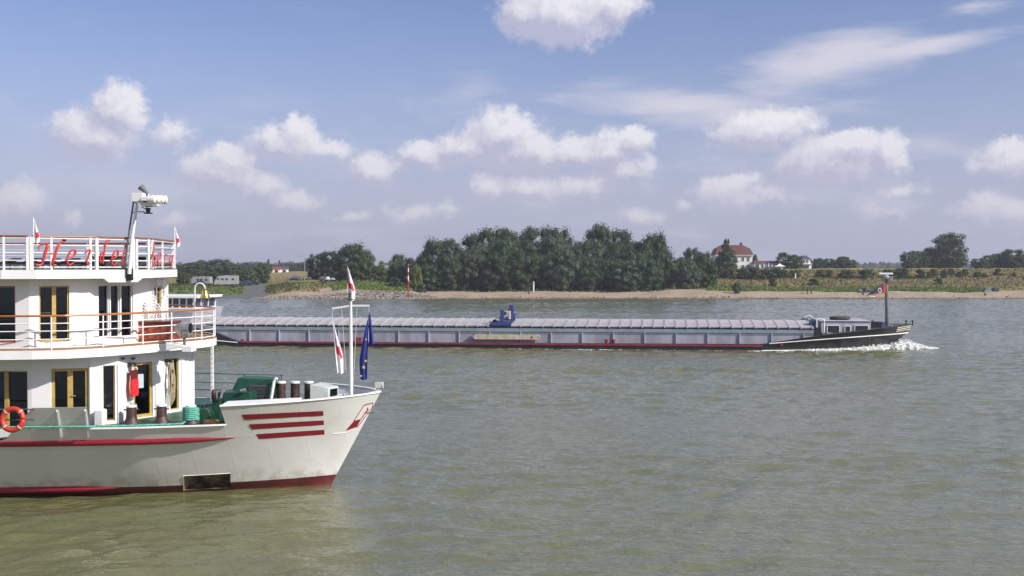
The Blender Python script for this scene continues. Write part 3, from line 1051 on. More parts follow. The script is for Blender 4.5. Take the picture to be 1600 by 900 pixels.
M_dry = leaf_mat('dry_grass', (.24, .20, .095), (.31, .255, .13), .2)
M_grn = leaf_mat('fresh_grass', (.085, .125, .028), (.16, .20, .05), .2)
M_scr = leaf_mat('scrub', (.06, .075, .026), (.12, .125, .045), .2)
tufts('dry_grass', 'straw coloured tall grass on the meadow and dyke', [(12000, 1110, 1640, 302, 345, .26, .16), (8000, 1110, 1640, 345, 362, .26, .16), (900, 420, 620, 350, 400, .3, .3), (500, 480, 640, 300, 318, .4, .2), (700, 430, 500, 286, 306, .4, .3)], M_dry, 1)
tufts('fresh_grass', 'bright green low grass and weeds along the top of the beach', [(6500, 1105, 1540, 289, 300, .4, .25), (900, 1120, 1640, 300, 335, .3, .2), (4200, 520, 640, 286, 303, .4, .25), (1600, 270, 380, 284, 306, .4, .3), (900, 440, 520, 292, 318, .4, .3)], M_grn, 2)
tufts('scrub_weeds', 'darker scrub and weeds scattered over the banks', [(1600, 1110, 1640, 338, 362, .4, .25), (500, 1110, 1640, 296, 338, .4, .25), (900, 255, 380, 290, 325, .45, .3), (700, 415, 470, 288, 312, .45, .3), (700, 500, 640, 296, 330, .5, .4), (700, 640, 1060, 292, 306, .5, .4)], M_scr, 3)
# ------------------------------------------------------------------ frames: a vessel's own axes (x forward, y to port, z up)
class Frame:
    def __init__(s, origin, rz):
        s.o = Vector(origin)
        s.rz = rz
        s.M = Matrix.Rotation(rz, 3, 'Z')
        s.I = s.M.inverted()

    def w(s, p):
        return s.o + s.M @ Vector(p)

    def on(s, px, py, yl):
        """local point where the sight line meets the vertical plane y = yl"""
        e, d = s.I @ (EYE - s.o), s.I @ ray(px, py)
        k = (yl - e.y) / d.y
        return e + d * k

    def onx(s, px, py, xl):
        e, d = s.I @ (EYE - s.o), s.I @ ray(px, py)
        return e + d * ((xl - e.x) / d.x)

    def onz(s, px, py, zl):
        e, d = s.I @ (EYE - s.o), s.I @ ray(px, py)
        return e + d * ((zl - e.z) / d.z)

    def x(s, px, yl):
        return s.on(px, 417, yl).x

    def empty(s, name, p, label, cat, group=None, rz=0):
        return empty(name, s.w(p), s.rz + rz, label, cat, group)


P_white = mat('white_paint', (.80, .80, .79), .35, vary=.06, scale=.8, spec=.4)


def hull_paint():
    """white ship paint with rust weeps running down, plate seams and grime above the water"""
    m = bpy.data.materials.new('hull_white_paint')
    m.use_nodes = True
    t = m.node_tree
    b = t.nodes['Principled BSDF']
    tc = nd(t, 'ShaderNodeTexCoord')

    def noise(sc, st, det=6.0, ro=.6):
        mp = nd(t, 'ShaderNodeMapping'); mp.inputs['Scale'].default_value = st
        t.links.new(tc.outputs['Object'], mp.inputs[0])
        n = nd(t, 'ShaderNodeTexNoise', inp={'Scale': sc, 'Detail': det, 'Roughness': ro})
        t.links.new(mp.outputs[0], n.inputs['Vector'])
        return n.outputs['Fac']

    def ramp(v, lo, hi, a=0.0, c=1.0):
        x = nd(t, 'ShaderNodeMapRange', interpolation_type='SMOOTHSTEP', inp={'From Min': lo, 'From Max': hi, 'To Min': a, 'To Max': c})
        t.links.new(v, x.inputs[0])
        return x.outputs[0]

    def mix(f, a, c):
        x = nd(t, 'ShaderNodeMix', data_type='RGBA')
        t.links.new(f, x.inputs[0])
        for sck, val in ((6, a), (7, c)):
            if isinstance(val, tuple):
                x.inputs[sck].default_value = rgba(val)
            else:
                t.links.new(val, x.inputs[sck])
        return x.outputs[2]
    sp = nd(t, 'ShaderNodeSeparateXYZ')
    t.links.new(tc.outputs['Object'], sp.inputs[0])
    col = mix(ramp(noise(.7, (1, 1, 1.6)), .35, .65), (.80, .80, .79), (.75, .75, .73))
    streak = ramp(noise(7.0, (1, 1, .10), 5), .60, .78, 0, .40)
    col = mix(streak, col, (.50, .44, .36))
    grime = mth(t, 'MULTIPLY', ramp(sp.outputs[2], 1.0, .30), ramp(noise(2.2, (1, 1, .8)), .42, .62, 0, .55))
    col = mix(grime, col, (.36, .33, .25))
    t.links.new(col, b.inputs['Base Color'])
    b.inputs['Roughness'].default_value = .30
    # plating: shallow dents between frames and the lines of welds
    bp = nd(t, 'ShaderNodeBump', inp={'Strength': .5, 'Distance': .012})
    sx = mth(t, 'PINGPONG', mth(t, 'MULTIPLY', sp.outputs[0], 1.0), .6)
    sz = mth(t, 'PINGPONG', mth(t, 'ADD', sp.outputs[2], .15), 1.15)
    seam = mth(t, 'ADD', ramp(sx, .0, .05, 1, 0), ramp(sz, .0, .03, 1.2, 0))
    h = mth(t, 'ADD', mth(t, 'MULTIPLY', seam, .25), noise(1.3, (1, 1, 1), 2))
    t.links.new(h, bp.inputs['Height'])
    t.links.new(bp.outputs[0], b.inputs['Normal'])
    return m


P_hull_white = hull_paint()
P_black = mat('black_hull_paint', (.022, .022, .027), .38, vary=.4, scale=.8, bump=.01)
P_red = mat('red_rail_paint', (.26, .028, .040), .5, vary=.25, scale=1.5)
P_coam = mat('grey_coaming_paint', (.37, .37, .44), .55, vary=.28, scale=.7, stretch=(1, 1, .35), detail=8)
P_dull = mat('dull_deckhouse_paint', (.42, .42, .48), .5, vary=.15, scale=1)
P_coam2 = mat('light_rib_paint', (.40, .42, .50), .5)
P_teal = mat('grey_green_band', (.25, .31, .36), .5, vary=.15, scale=1)
P_navy = mat('dark_blue_paint', (.045, .055, .16), .45, vary=.2, scale=2)
P_deckg = mat('barge_deck_paint', (.055, .06, .075), .6, vary=.3, scale=2)
P_blue = mat('crane_blue_paint', (.035, .055, .22), .45)
P_cover = mat('aluminium_cover', (.43, .41, .415), .55, metal=.0, vary=.22, scale=.35)
P_cream = mat('cream_paint', (.55, .50, .38), .5, vary=.2, scale=2)
P_dark = mat('dark_interior', (.03, .03, .035), .6)
P_rub = mat('dark_brown_rubber', (.055, .04, .04), .75)
P_grey = mat('grey_paint', (.30, .31, .33), .5, vary=.15, scale=2)
P_glass = mat('dark_glass', (.025, .03, .035), .06, spec=.8)
P_orange = mat('orange_cloth', (.75, .10, .035), .8)
P_slate = mat('slate_cloth', (.075, .10, .15), .8)
P_whitecloth = mat('white_cloth', (.82, .80, .82), .85)

BF = Frame((39.37, 108.1, 0), -math.atan2(5.9, 53.75))
HB = 4.9


def b_top(x):   # half breadth at deck level
    return interp(-x, [0, .25, .8, 2, 4, 7, 10, 13, 76, 79, 81, 82.5], [.05, .5, 1.3, 2.5, 3.6, 4.5, 4.8, HB, HB, 4.6, 3.9, 3.0])


def b_wl(x):
    return interp(-x, [0, 1.9, 2.6, 4, 6.5, 10, 14, 17, 74, 79, 82.5], [0, .03, .5, 1.5, 2.8, 4.2, 4.82, HB, HB, 4.2, 2.4])


def solve_side(fr, px, py, hbf, zf=None):
    y = -3.0
    for _ in range(12):
        p = fr.on(px, py, y)
        y = -(hbf(p.x))
    return p


BSH = [solve_side(BF, *q, b_top) for q in ((1426, 506), (1399, 510), (1359, 515.6), (1320, 520), (1276, 525), (1230, 532), (1190, 538.0))]
sh_x = [-p.x for p in BSH]
sh_z = [p.z for p in BSH]
sh_x[0] = 0
xs_l = BF.x(372, -HB)
ztop_x = sh_x + [-xs_l, -BF.x(352, -HB), -BF.x(335, -HB), -BF.x(300, -HB), 82.5]
ztop_z = sh_z + [.47, .95, 1.42, 1.95, 2.3]
sh_z[-1] = .47


def b_zt(x):
    return interp(-x, ztop_x, ztop_z)


barge = BF.empty('cargo_barge', (0, 0, 0), 'long low grey inland cargo barge with closed hatches and black bow ploughing to the right', 'barge')


def barge_hull():
    xs = [0, -.15, -.5, -1, -1.6, -2.3, -3.2, -4.2, -5.4, -7, -9, -11, -13, -15, -17] + list(np.linspace(-20, xs_l + .5, 24)) + [xs_l, xs_l - 1, xs_l - 2.5, xs_l - 4, -74, -76, -78, -80, -81.5, -82.5]
    rows = []
    fr = [-.35, 0, .15, .35, .55, .75, .9, 1]
    for x in xs:
        zt = b_zt(x)
        r = []
        for f in fr:
            z = zt * f if f > 0 else f * 2
            g = max(0, min(1, z / max(zt, .4)))
            xx = min(x, -1.9 * (1 - g)) if x > -4 else x     # raked stem
            bb = b_wl(min(x, -1.9) if x > -1.9 else x) * (1 - g) + b_top(x) * g if x < -1.9 else b_top(x) * g ** 1.0
            r.append((xx, -max(bb, .02), z))
        rows.append(r)
    m = MB()
    m.grid(rows, flip=True)
    m.grid([[(x, -y, z) for x, y, z in r] for r in rows])
    # deck and transom
    m.grid([[(rows[i][-1][0], rows[i][-1][1], rows[i][-1][2] - .0), (rows[i][-1][0], -rows[i][-1][1], rows[i][-1][2])] for i in range(len(rows))], mi=1, flip=True)
    a = rows[-1]
    m.grid([[(p[0], p[1], p[2]) for p in a], [(p[0], -p[1], p[2]) for p in a]], flip=True)
    return m.build('hull', [P_black, P_deckg], barge, smooth=True, angle=35)


barge_hull()
# white line along the bow and the stern sheer
for pts in (((1202, 537), (1290, 530), (1360, 525), (1405, 521.5), (1421, 519.5)), ((371, 535.2), (352, 533.5), (336, 532), (315, 530.5))):
    m = MB()
    P = []
    for i in range(len(pts) - 1):
        for k in range(6):
            f = k / 6
            px, py = pts[i][0] * (1 - f) + pts[i + 1][0] * f, pts[i][1] * (1 - f) + pts[i + 1][1] * f

            def hb2(x, py=py):
                return b_top(x)
            y = -3
            for _ in range(12):
                p = BF.on(px, py, y)
                g = max(0, min(1, p.z / max(b_zt(p.x), .4)))
                y = -((b_wl(p.x) * (1 - g) + b_top(p.x) * g) + .035)
            P.append(p)
    m.tube(P, .055, 6)
    m.build('hull_line', P_white, barge)
for j, (a, b_) in enumerate((((1402, 512.6), (1423, 508.8)), ((1401, 515.4), (1422, 511.6)), ((1400, 518.0), (1421, 514.4)))):
    m = MB()
    P = []
    for k in range(5):
        f = k / 4
        px, py = a[0] * (1 - f) + b_[0] * f, a[1] * (1 - f) + b_[1] * f
        y = -2
        for _ in range(12):
            p = BF.on(px, py, y)
            g = max(0, min(1, p.z / max(b_zt(p.x), .4)))
            y = -((b_wl(min(p.x, -1.9)) * (1 - g) + b_top(p.x) * g) + .03)
        P.append(p)
    m.tube(P, .05, 5)
    m.build('bow_stripe', P_cream, barge)
# red gunwale strake
x0, x1 = BF.x(1192, -HB), xs_l + .3
for s in (-1, 1):
    MB().box(((x0 + x1) / 2, s * (HB + .03), .45), (x0 - x1, .12, .17)).build('gunwale_strake', P_red, barge)
# coaming with ribs, bands
cx0, cx1 = BF.x(1271, -4.35), BF.x(240, -4.35)
m = MB().box(((cx0 + cx1) / 2, 0, 1.03), (cx0 - cx1, 8.7, 1.2), mi=0)
m.build('hatch_coaming', P_coam, barge)
m = MB().box(((cx0 + cx1) / 2, 0, 1.80), (cx0 - cx1 + .1, 8.86, .33))
m.build('coaming_band', P_teal, barge)
m = MB().box(((cx0 + cx1) / 2, 0, 2.10), (cx0 - cx1, 8.6, .27))
m.build('coaming_top', P_navy, barge)
k = 0
px = 390.0
while px < 1262:
    x = BF.x(px, -4.4)
    for s in (-1, 1):
        MB().box((x, s * 4.42, 1.03), (.075, .14, 1.2)).build('coaming_rib', P_coam2, barge)
    px += interp(px, [380, 1250], [46.0, 50.5])
m = MB().box(((cx0 + cx1) / 2, -4.36, 1.48), (cx0 - cx1, .05, .05))
m.build('coaming_rail', P_grey, barge)
# sloping dark end of the coaming by the bow
m = MB()
for s in (-1, 1):
    e = cx0
    m.slab([(e - .1, s * 4.2, 1.0), (e + 1.3, s * 4.0, 1.2), (e + .4, s * 4.2, 2.2), (e - .1, s * 4.2, 2.2)], .08, (0, s, 0))
m.build('coaming_end_bracket', P_black, barge)


def cover_mesh(w):
    m = MB()
    top = []
    for k in range(9):
        y = -4.42 + 8.84 * k / 8
        top.append((y, 2.24 + .48 * min(1, (1 - abs(y) / 4.42) * 1.12)))
    a = [[(x, y, z) for y, z in top] for x in (-w / 2, w / 2)]
    m.grid([a[1], a[0]], flip=True)
    lo = [[(x, y, z - .10) for y, z in top] for x in (-w / 2, w / 2)]
    m.grid([a[0], lo[0]], flip=True)
    m.grid([lo[1], a[1]], flip=True)
    m.add([a[0][0], a[1][0], lo[1][0], lo[0][0]], [(0, 1, 2, 3)])
    m.add([a[0][-1], a[1][-1], lo[1][-1], lo[0][-1]], [(3, 2, 1, 0)])
    # raised lip on the forward edge and its nub over the coaming
    for k in range(8):
        (ya, za), (yb, zb) = top[k], top[k + 1]
        m.bar((w / 2 - .02, ya, za + .02), (w / 2 - .02, yb, zb + .015), .06, .05, mi=1)
    for s in (-1, 1):
        m.box((w / 2 - .02, s * 4.46, 2.20), (.16, .12, .20), mi=1)
    return m


P_lip = mat('cover_lip', (.50, .48, .48), .5)
first = None
n_cov = 61
step = (cx0 - cx1) / n_cov
gapx0, gapx1 = BF.x(774, -4.3), BF.x(800, -4.3)
for i in range(n_cov):
    x = cx0 - step * (i + .5)
    if gapx0 - .2 < x < gapx1:
        continue
    if first is None:
        first = cover_mesh(step - .06).build('hatch_cover', [P_cover, P_lip], barge)
        o = first
    else:
        o = first.copy()
        C.objects.link(o)
        o.parent = barge
    o.location = (x, 0, random.uniform(-.012, .02))
# crane that travels over the hatches
cxm = BF.x(784, -4.3)
m = MB()
for s in (-1, 1):
    m.box((cxm, s * 4.45, 2.42), (1.9, .3, .24))
    m.box((cxm + .05, s * 4.4, 3.10), (.36, .34, 1.35))
m.box((cxm - .15, 0, 2.98), (.22, 8.4, .22))
m.box((cxm + .5, 0, 2.98), (.22, 8.4, .22))
m.build('gantry_frame', P_blue, barge)
m = MB().box((cxm + .35, -3.2, 3.2), (.75, .8, .8)).tube([(cxm + .2, -3.65, 3.4), (cxm + .2, -3.5, 3.4)], .2, 12, mi=1).tube([(cxm + .6, -3.2, 3.5), (cxm + .6, -3.2, 3.95)], .05, 6, mi=1)
m.build('crane_engine', [P_cream, P_dark], barge, bevel=.04)
m = MB().box((cxm + .1, 3.4, 3.7), (.5, .5, .5)).box((cxm + .9, -2.6, 2.95), (.5, .5, .7))
m.build('crane_tank', P_blue, barge)
m = MB()
for s in (-1, 1):
    for dx in (-.75, .95):
        m.tube([(cxm + dx * .75, s * 4.4, 2.5), (cxm + dx * .75, s * 4.4, 3.35), (cxm, s * 4.4, 3.4)], .028, 6)
m.build('crane_handrail', P_blue, barge)
# gangway ladder stowed along the coaming
a, b_ = BF.on(741, 526.6, -4.62), BF.on(839, 526.6, -4.62)
m = MB().box(((a.x + b_.x) / 2, -4.60, a.z), (b_.x - a.x, .16, .52))
m.tube([(b_.x, -4.60, a.z - .24), (b_.x + .28, -4.60, a.z - .1), (b_.x + .28, -4.6, a.z + .12), (b_.x, -4.6, a.z + .24)], .05, 6)
m.box(((a.x + b_.x) / 2, -4.69, a.z - .23), (b_.x - a.x, .03, .05), mi=1)
m.tube([(b_.x - .5, -4.72, a.z + .02), (b_.x - .5, -4.60, a.z + .02)], .09, 10, mi=1)
for k in range(7):
    m.box((a.x + (b_.x - a.x) * (k + .5) / 7, -4.69, a.z), (.03, .02, .42), mi=2)  # thin upright strips in a darker cream
m.box((a.x - .05, -4.62, a.z + .25), (.14, .3, .08), mi=3).box((a.x - .05, -4.62, a.z - .25), (.14, .3, .08), mi=3)
m.build('stowed_gangway', [P_cream, P_red, mat('dark_cream_paint', (.40, .36, .27), .6), P_dark], barge)
for px in (378, 558, 563.5, 948, 959, 1221):
    x = BF.x(px, -4.75)
    hh = .48 if px in (558, 563.5, 948, 959) else .25
    m = MB().lathe((x, -4.74, .47), [(.15, 0), (.15, hh * .8), (.2, hh * .82), (.2, hh)], 12)
    m.build('bollard', P_red, barge, smooth=True, angle=40)
# fore deckhouse
hx0, hx1 = BF.x(1284, -3.2), BF.x(1361, -3.0)
hz0, hz1 = 1.1, BF.on(1320, 502, -3.0).z
m = MB().box(((hx0 + hx1) / 2, 0, (hz0 + hz1) / 2), (hx1 - hx0, 6.0, hz1 - hz0))
m.box(((hx0 + hx1) / 2, 0, hz1 + .02), (hx1 - hx0 + .25, 6.2, .07), mi=0)
m.build('deckhouse', P_dull, barge, bevel=.03)
for (p0, p1, y0, y1) in ((1293, 1311, 509, 520), (1320.5, 1328, 510, 519.5), (1336, 1356, 509, 518.5)):
    a, b_ = BF.on(p0, y0, -3.02), BF.on(p1, y1, -3.02)
    w = MB()
    w.box(((a.x + b_.x) / 2, -3.015, (a.z + b_.z) / 2), (b_.x - a.x, .05, a.z - b_.z))
    f = w.build('window', P_glass, barge)
    w = MB()
    w.box(((a.x + b_.x) / 2, -3.05, a.z + .03), (b_.x - a.x + .1, .08, .06)).box(((a.x + b_.x) / 2, -3.05, b_.z - .03), (b_.x - a.x + .1, .08, .06))
    w.box((a.x - .03, -3.05, (a.z + b_.z) / 2), (.06, .08, a.z - b_.z)).box((b_.x + .03, -3.05, (a.z + b_.z) / 2), (.06, .08, a.z - b_.z))
    w.build('window_frame', P_white, f)
# blue ventilator frame and white rail between hatches and deckhouse
e = BF.on(1276, 500, -3.6)
for yy in (-3.6, 3.6):
    MB().tube([(e.x, yy, 1.9), (e.x, yy, e.z), (e.x + .35, yy, e.z + .12), (e.x + .7, yy, e.z), (e.x + .7, yy, 1.7)], .07, 8).build('rail_hoop', P_white, barge)
m = MB().box((e.x - .3, -3.0, 2.6), (.5, 1.0, .5)).box((e.x - .3, 2.0, 2.6), (.5, 1.0, .4))
m.build('ventilator', P_navy, barge)
# winch, bollards and rails on the foredeck
m = MB()
a = BF.on(1369, 509, -1.5)
for s in (-1, 1):
    m.tube([(a.x - .1, s * .4 - .5, a.z), (a.x - .1, s * .4 + .5, a.z)], .42, 12)
    m.box((a.x - .1, s * 1.4, a.z - .1), (.9, .15, 1.0))
m.box((a.x, 0, a.z - .55), (1.6, 3.4, .2))
m.build('anchor_winch', P_black, barge)
for px, yy in ((1377, -2.2), (1379, 1.4), (1391, -1.5), (1395, 1.2)):
    a = BF.on(px, 511, yy)
    zt = a.z + (.5 if px < 1385 else .15)
    m = MB().lathe((a.x, yy, a.z - .4), [(.2, 0), (.2, zt - a.z + .25), (.28, zt - a.z + .27), (.28, zt - a.z + .4)], 12)
    m.build('mooring_bollard', P_navy if px < 1385 else P_grey, barge, smooth=True, angle=40)
for px, yy in ((1416, -.8), (1426, 0)):
    a = BF.on(px, 506, yy)
    m = MB().tube([(a.x, yy, a.z - .2), (a.x, yy, a.z + .22)], .06, 6).tube([(a.x, yy, a.z + .2), (a.x, yy, a.z + .34)], .11, 8)
    m.build('fairlead', P_dark, barge)
# foremast with radar
mb = BF.on(1387, 511, 0)
mt = BF.on(1384.5, 436, 0)
m = MB().tube([(mb.x, 0, 1.9), ((mb.x + mt.x) / 2, 0, (1.9 + mt.z) / 2), (mt.x, 0, mt.z)], [.24, .19, .15], 12)
M_mast = mat('grey_mast_paint', (.16, .18, .19), .45, vary=.2, scale=1)
mast = m.build('foremast', M_mast, barge, smooth=True, angle=40)
m = MB().box((mt.x - .02, 0, mt.z + .52), (1.35, .16, .20))
m.build('radar_scanner', P_white, barge, bevel=.05)
m = MB().lathe((mt.x, 0, mt.z + .0), [(.3, 0), (.34, .2), (.2, .38), (.1, .42)], 12)
m.box((mt.x + .42, -.15, mt.z - .05), (.3, .3, .34)).box((mt.x - .35, .1, mt.z - .1), (.22, .3, .22)).box((mt.x + .5, -.15, mt.z + .2), (.5, .1, .1))
m.build('radar_base', P_grey, barge, bevel=.03)
# pennant flying from the mast
fo = (mt.x - .12, -.2, mt.z - 1.45)
flag = BF.empty('pennant', fo, 'slate pennant with orange border and white numeral blowing left from the barge foremast', 'flag')


def cloth(nx, nz, fx, th=.012):
    """fx(u, v) -> point; a thin sheet with two sides"""
    rows = [[fx(i / nx, j / nz) for j in range(nz + 1)] for i in range(nx + 1)]
    m = MB().grid(rows)
    back = [[(x, y + th, z) for x, y, z in r] for r in rows]
    m.grid(back, flip=True)
    return m


def pen(u, v, o=0.0):
    # u 0 at mast, v 0 bottom; narrows and droops to the left
    L = 1.62
    x = -L * u + .05 * math.sin(v * 3)
    top = 1.12 - 1.22 * u
    bot = 0.02 - .12 * u + .04 * math.sin(u * 7)
    z = bot + (top - bot) * v
    return (x, .07 * math.sin(u * 8 + v) * u + o, z)


m = cloth(16, 8, lambda u, v: pen(u, v))
m.build('flag_cloth', P_slate, flag, smooth=True)
m = MB().grid([[pen(u * .8, v, -.014) for v in (0, .10, .22)] for u in np.linspace(0, 1.02, 12)], flip=False)
m.grid([[pen(u, v, -.016) for v in np.linspace(0, 1, 6)] for u in (-.01, .05, .13)], flip=False)
m.build('flag_border', P_orange, flag)
m = MB()
pts = [pen(.36 + .085 * math.cos(t) + .05 * math.sin(t), .5 + .34 * math.sin(t), -.03) for t in np.linspace(0, 2 * PI, 17)]
m.tube(pts, .045, 5)
m.build('flag_numeral', P_whitecloth, flag)
m = MB().tube([pen(.15, 1.02, -.02), pen(.6, 1.03, -.02), pen(.99, 1.05, -.02), (-1.78, 0, -.22)], [.05, .06, .06, .03], 6)
m.build('flag_hem', P_navy, flag)
# inflatable on the deckhouse roof
a, b_ = BF.on(1299, 499, -1.2), BF.on(1326, 499, -1.2)
z0 = hz1 + .05
dg = BF.empty('inflatable_dinghy', ((a.x + b_.x) / 2, -1.2, z0), 'dark deflated dinghy lying on the roof of the barge fore deckhouse', 'dinghy')
L = (b_.x - a.x) / 2
m = MB().tube([(-L, -.35, .16), (-L * .4, -.5, .18), (L * .6, -.48, .18), (L, -.2, .2), (L, .2, .2), (L * .6, .48, .18), (-L * .4, .5, .18), (-L, .35, .16), (-L, -.35, .16)], .16, 8)
m.build('tube', P_rub, dg, smooth=True)
MB().box((-.1, 0, .07), (L * 1.8, .8, .12)).build('floor', P_dark, dg)
# stern accommodation and wheelhouse
sx1 = BF.x(349, 4.1) - .55
m = MB()
zb, zt = 1.9, BF.on(330, 483, -3.9).z
fl = .55
m.add([(sx1 - .0, -3.9, zb), (sx1 - 9.5, -3.9, zb), (sx1 - 9.5, 3.9, zb), (sx1, 3.9, zb), (sx1 + fl, -4.1, zt), (sx1 - 9.5, -3.9, zt), (sx1 - 9.5, 3.9, zt), (sx1 + fl, 4.1, zt)],
      [(0, 1, 2, 3), (7, 6, 5, 4), (0, 4, 5, 1), (1, 5, 6, 2), (2, 6, 7, 3), (3, 7, 4, 0)])
m.build('accommodation', P_dull, barge, bevel=.05)
wx1, wx0 = BF.x(340, 3.0), BF.x(225, -3.0)
wz = BF.on(330, 466, -3.0).z
m = MB()
m.box(((wx0 + wx1) / 2 - .1, 0, zt + .05), (wx1 - wx0 - .2, 6.0, .1))
m.build('wheelhouse_base', P_white, barge)
wh = MB().box(((wx0 + wx1) / 2 - .15, 0, (zt + .1 + wz) / 2), (wx1 - wx0 - .35, 5.8, wz - zt - .1 + .02)).build('wheelhouse_window', P_glass, barge)
m = MB()
for k in range(8):
    x = wx0 + (wx1 - wx0 - .3) * k / 7
    for s in (-1, 1):
        m.box((x + .02, s * 2.93, (zt + .05 + wz) / 2), (.14, .08, wz - zt))
for y in (-2.9, -1.0, 1.0, 2.9):
    m.bar((wx1 - .30, y, zt + .05), (wx1 - .22, y, wz), .1, .1)
m.build('window_mullion', P_white, wh)
MB().box(((wx0 + wx1) / 2 + .1, 0, wz + .12), (wx1 - wx0 + .55, 6.8, .26)).build('wheelhouse_roof', P_white, barge, bevel=.05)
a = BF.on(347, 482, -2.5)
m = MB().tube([(a.x, -2.5, zt), (a.x, -2.5, BF.on(347, 471, -2.5).z)], .05, 6).box((a.x + .1, -2.5, BF.on(347, 471, -2.5).z), (.4, .08, .1))
m.build('deck_lamp_post', P_grey, barge)

# ------------------------------------------------------------------ foam thrown up by the barge
M_foam = mat('white_foam', (.80, .82, .82), .9, bump=.03, bscale=4, col2=(.70, .73, .70), scale=1.2, detail=8)
fm = MB()
g = random.Random(3)


def lump(c, r, sq=.6):
    M = Matrix.Rotation(g.uniform(0, 6), 3, 'Z')
    vs, fs = [], []
    n, mm = 6, 4
    for j in range(mm + 1):
        th = PI * j / mm
        for k in range(n):
            ph = 2 * PI * k / n
            rr = r * g.uniform(.75, 1.25)
            v = M @ Vector((rr * math.sin(th) * math.cos(ph) * 1.4, rr * math.sin(th) * math.sin(ph), rr * math.cos(th) * sq))
            vs.append(BF.w((c[0] + v.x, c[1] + v.y, max(c[2] + v.z, -.1))))
    for j in range(mm):
        for k in range(n):
            k2 = (k + 1) % n
            fs.append((j * n + k, (j + 1) * n + k, (j + 1) * n + k2, j * n + k2))
    fm.add(vs, fs)


def crest(x):
    return interp(-x, [-2.6, -1.6, -.6, .5, 1.5, 3, 6, 10, 15], [.0, .12, .42, .85, .88, .50, .26, .12, .03])


for s in (-1, 1):          # the curl of white water peeling off the stem
    rows = []
    for i in range(150):
        x = 2.6 - 17.6 * i / 149
        out = (b_wl(min(x, -1.9)) if x < -1.9 else 0)
        wdt = interp(-x, [-2.6, -1, 1, 3, 8, 15], [.25, 1.3, 1.9, 1.5, .8, .35])
        r = []
        for j in range(22):
            v = j / 21
            nz = .5 + .5 * math.sin(x * 5.1 + v * 9 + s) * math.sin(x * 11.3 - v * 7) + .35 * math.sin(x * 23 + v * 31 + s * 2)
            rag = 1 + .22 * math.sin(x * 3.7 + 1) + .12 * math.sin(x * 9.1)
            h = crest(x) * (.55 + .25 * nz) * (math.sin(PI * min(1, .38 + v * .62)) ** 1.3) + (.02 if v < .9 else -.08)
            r.append(BF.w((x + .10 * math.sin(v * 17 + x * 4), s * (max(out - .1, 0) + v * wdt * rag), h)))
        rows.append(r)
    fm.grid([[tuple(p) for p in r] for r in rows], flip=(s == -1))
for i in range(650):      # spray and broken edge
    t = g.random() ** 1.4
    x = 2.4 - 14 * t
    out = b_wl(min(x, -1.9)) if x < -1.9 else 0
    wdt = interp(-x, [-2.6, -1, 1, 3, 8, 15], [.3, 1.4, 2.0, 1.6, .9, .4])
    for s in (-1, 1):
        v = g.random()
        h = crest(x) * math.sin(PI * min(1, .38 + v * .62)) * g.uniform(.55, 1.15)
        lump((x, s * (out + v * wdt * 1.15), h), g.uniform(.025, .075), .8)
for i in range(520):       # thin broken line along the side
    px = g.uniform(1010, 1240) if g.random() < .7 else g.uniform(760, 1010)
    x = BF.x(px, -HB)
    wv = max(0, math.sin(px * .021 + 1.0)) + .1
    if g.random() > wv:
        continue
    y = -(min(b_wl(x), HB) + .10 + abs(g.gauss(0, .5)) * (.4 + wv))
    for k in range(g.randint(2, 7)):
        lump((x + k * g.uniform(.1, .22), y - k * .03, .0), g.uniform(.015, .045), .4)
setp(fm.build('bow_wave_foam', M_foam, smooth=True), label='white foam and spray breaking around the black bow of the barge', cat='foam', kind='stuff')
# ------------------------------------------------------------------ the white cruise ship moored at the left
_tip = at(595, 612, 40.4)
SF = Frame((_tip.x, _tip.y, 0), -R(3))
ship = SF.empty('river_cruise_ship', (0, 0, 0), 'white river cruise ship with red lines and green foredeck, bow pointing right', 'cruise ship')

P_wall = mat('cabin_white_paint', (.78, .78, .77), .4, vary=.05, scale=.7, stretch=(1, 1, .3), detail=6)
P_boot = mat('dark_red_antifouling', (.16, .028, .028), .55, vary=.5, scale=1.4, stretch=(.6, .6, 2.5), detail=7)
P_stripe = mat('crimson_paint', (.27, .012, .028), .35, vary=.08, scale=3)
P_green = mat('green_deck_paint', (.015, .090, .052), .5, vary=.35, scale=1.6, bump=.004)
P_dkgreen = mat('dark_green_machine_paint', (.014, .075, .045), .4, vary=.4, scale=4)
P_wood = mat('varnished_handrail', (.40, .155, .045), .3, vary=.3, scale=3, stretch=(.3, .3, 3), coat=.5)
P_frame = mat('yellow_wood_frame', (.50, .35, .10), .4, vary=.2, scale=4)


def see_through_glass():
    m = bpy.data.materials.new('cabin_glass')
    m.use_nodes = True
    t = m.node_tree
    t.nodes.remove(t.nodes['Principled BSDF'])
    tr = nd(t, 'ShaderNodeBsdfTransparent', inp={'Color': (.24, .28, .28, 1)})
    gl = nd(t, 'ShaderNodeBsdfGlossy', inp={'Roughness': .03, 'Color': (.8, .85, .9, 1)})
    fr = nd(t, 'ShaderNodeFresnel', inp={'IOR': 1.5})
    ms = nd(t, 'ShaderNodeMixShader')
    t.links.new(mth(t, 'ADD', fr.outputs[0], .01, clamp=True), ms.inputs[0])
    t.links.new(tr.outputs[0], ms.inputs[1])
    t.links.new(gl.outputs[0], ms.inputs[2])
    t.links.new(ms.outputs[0], t.nodes['Material Output'].inputs[0])
    return m


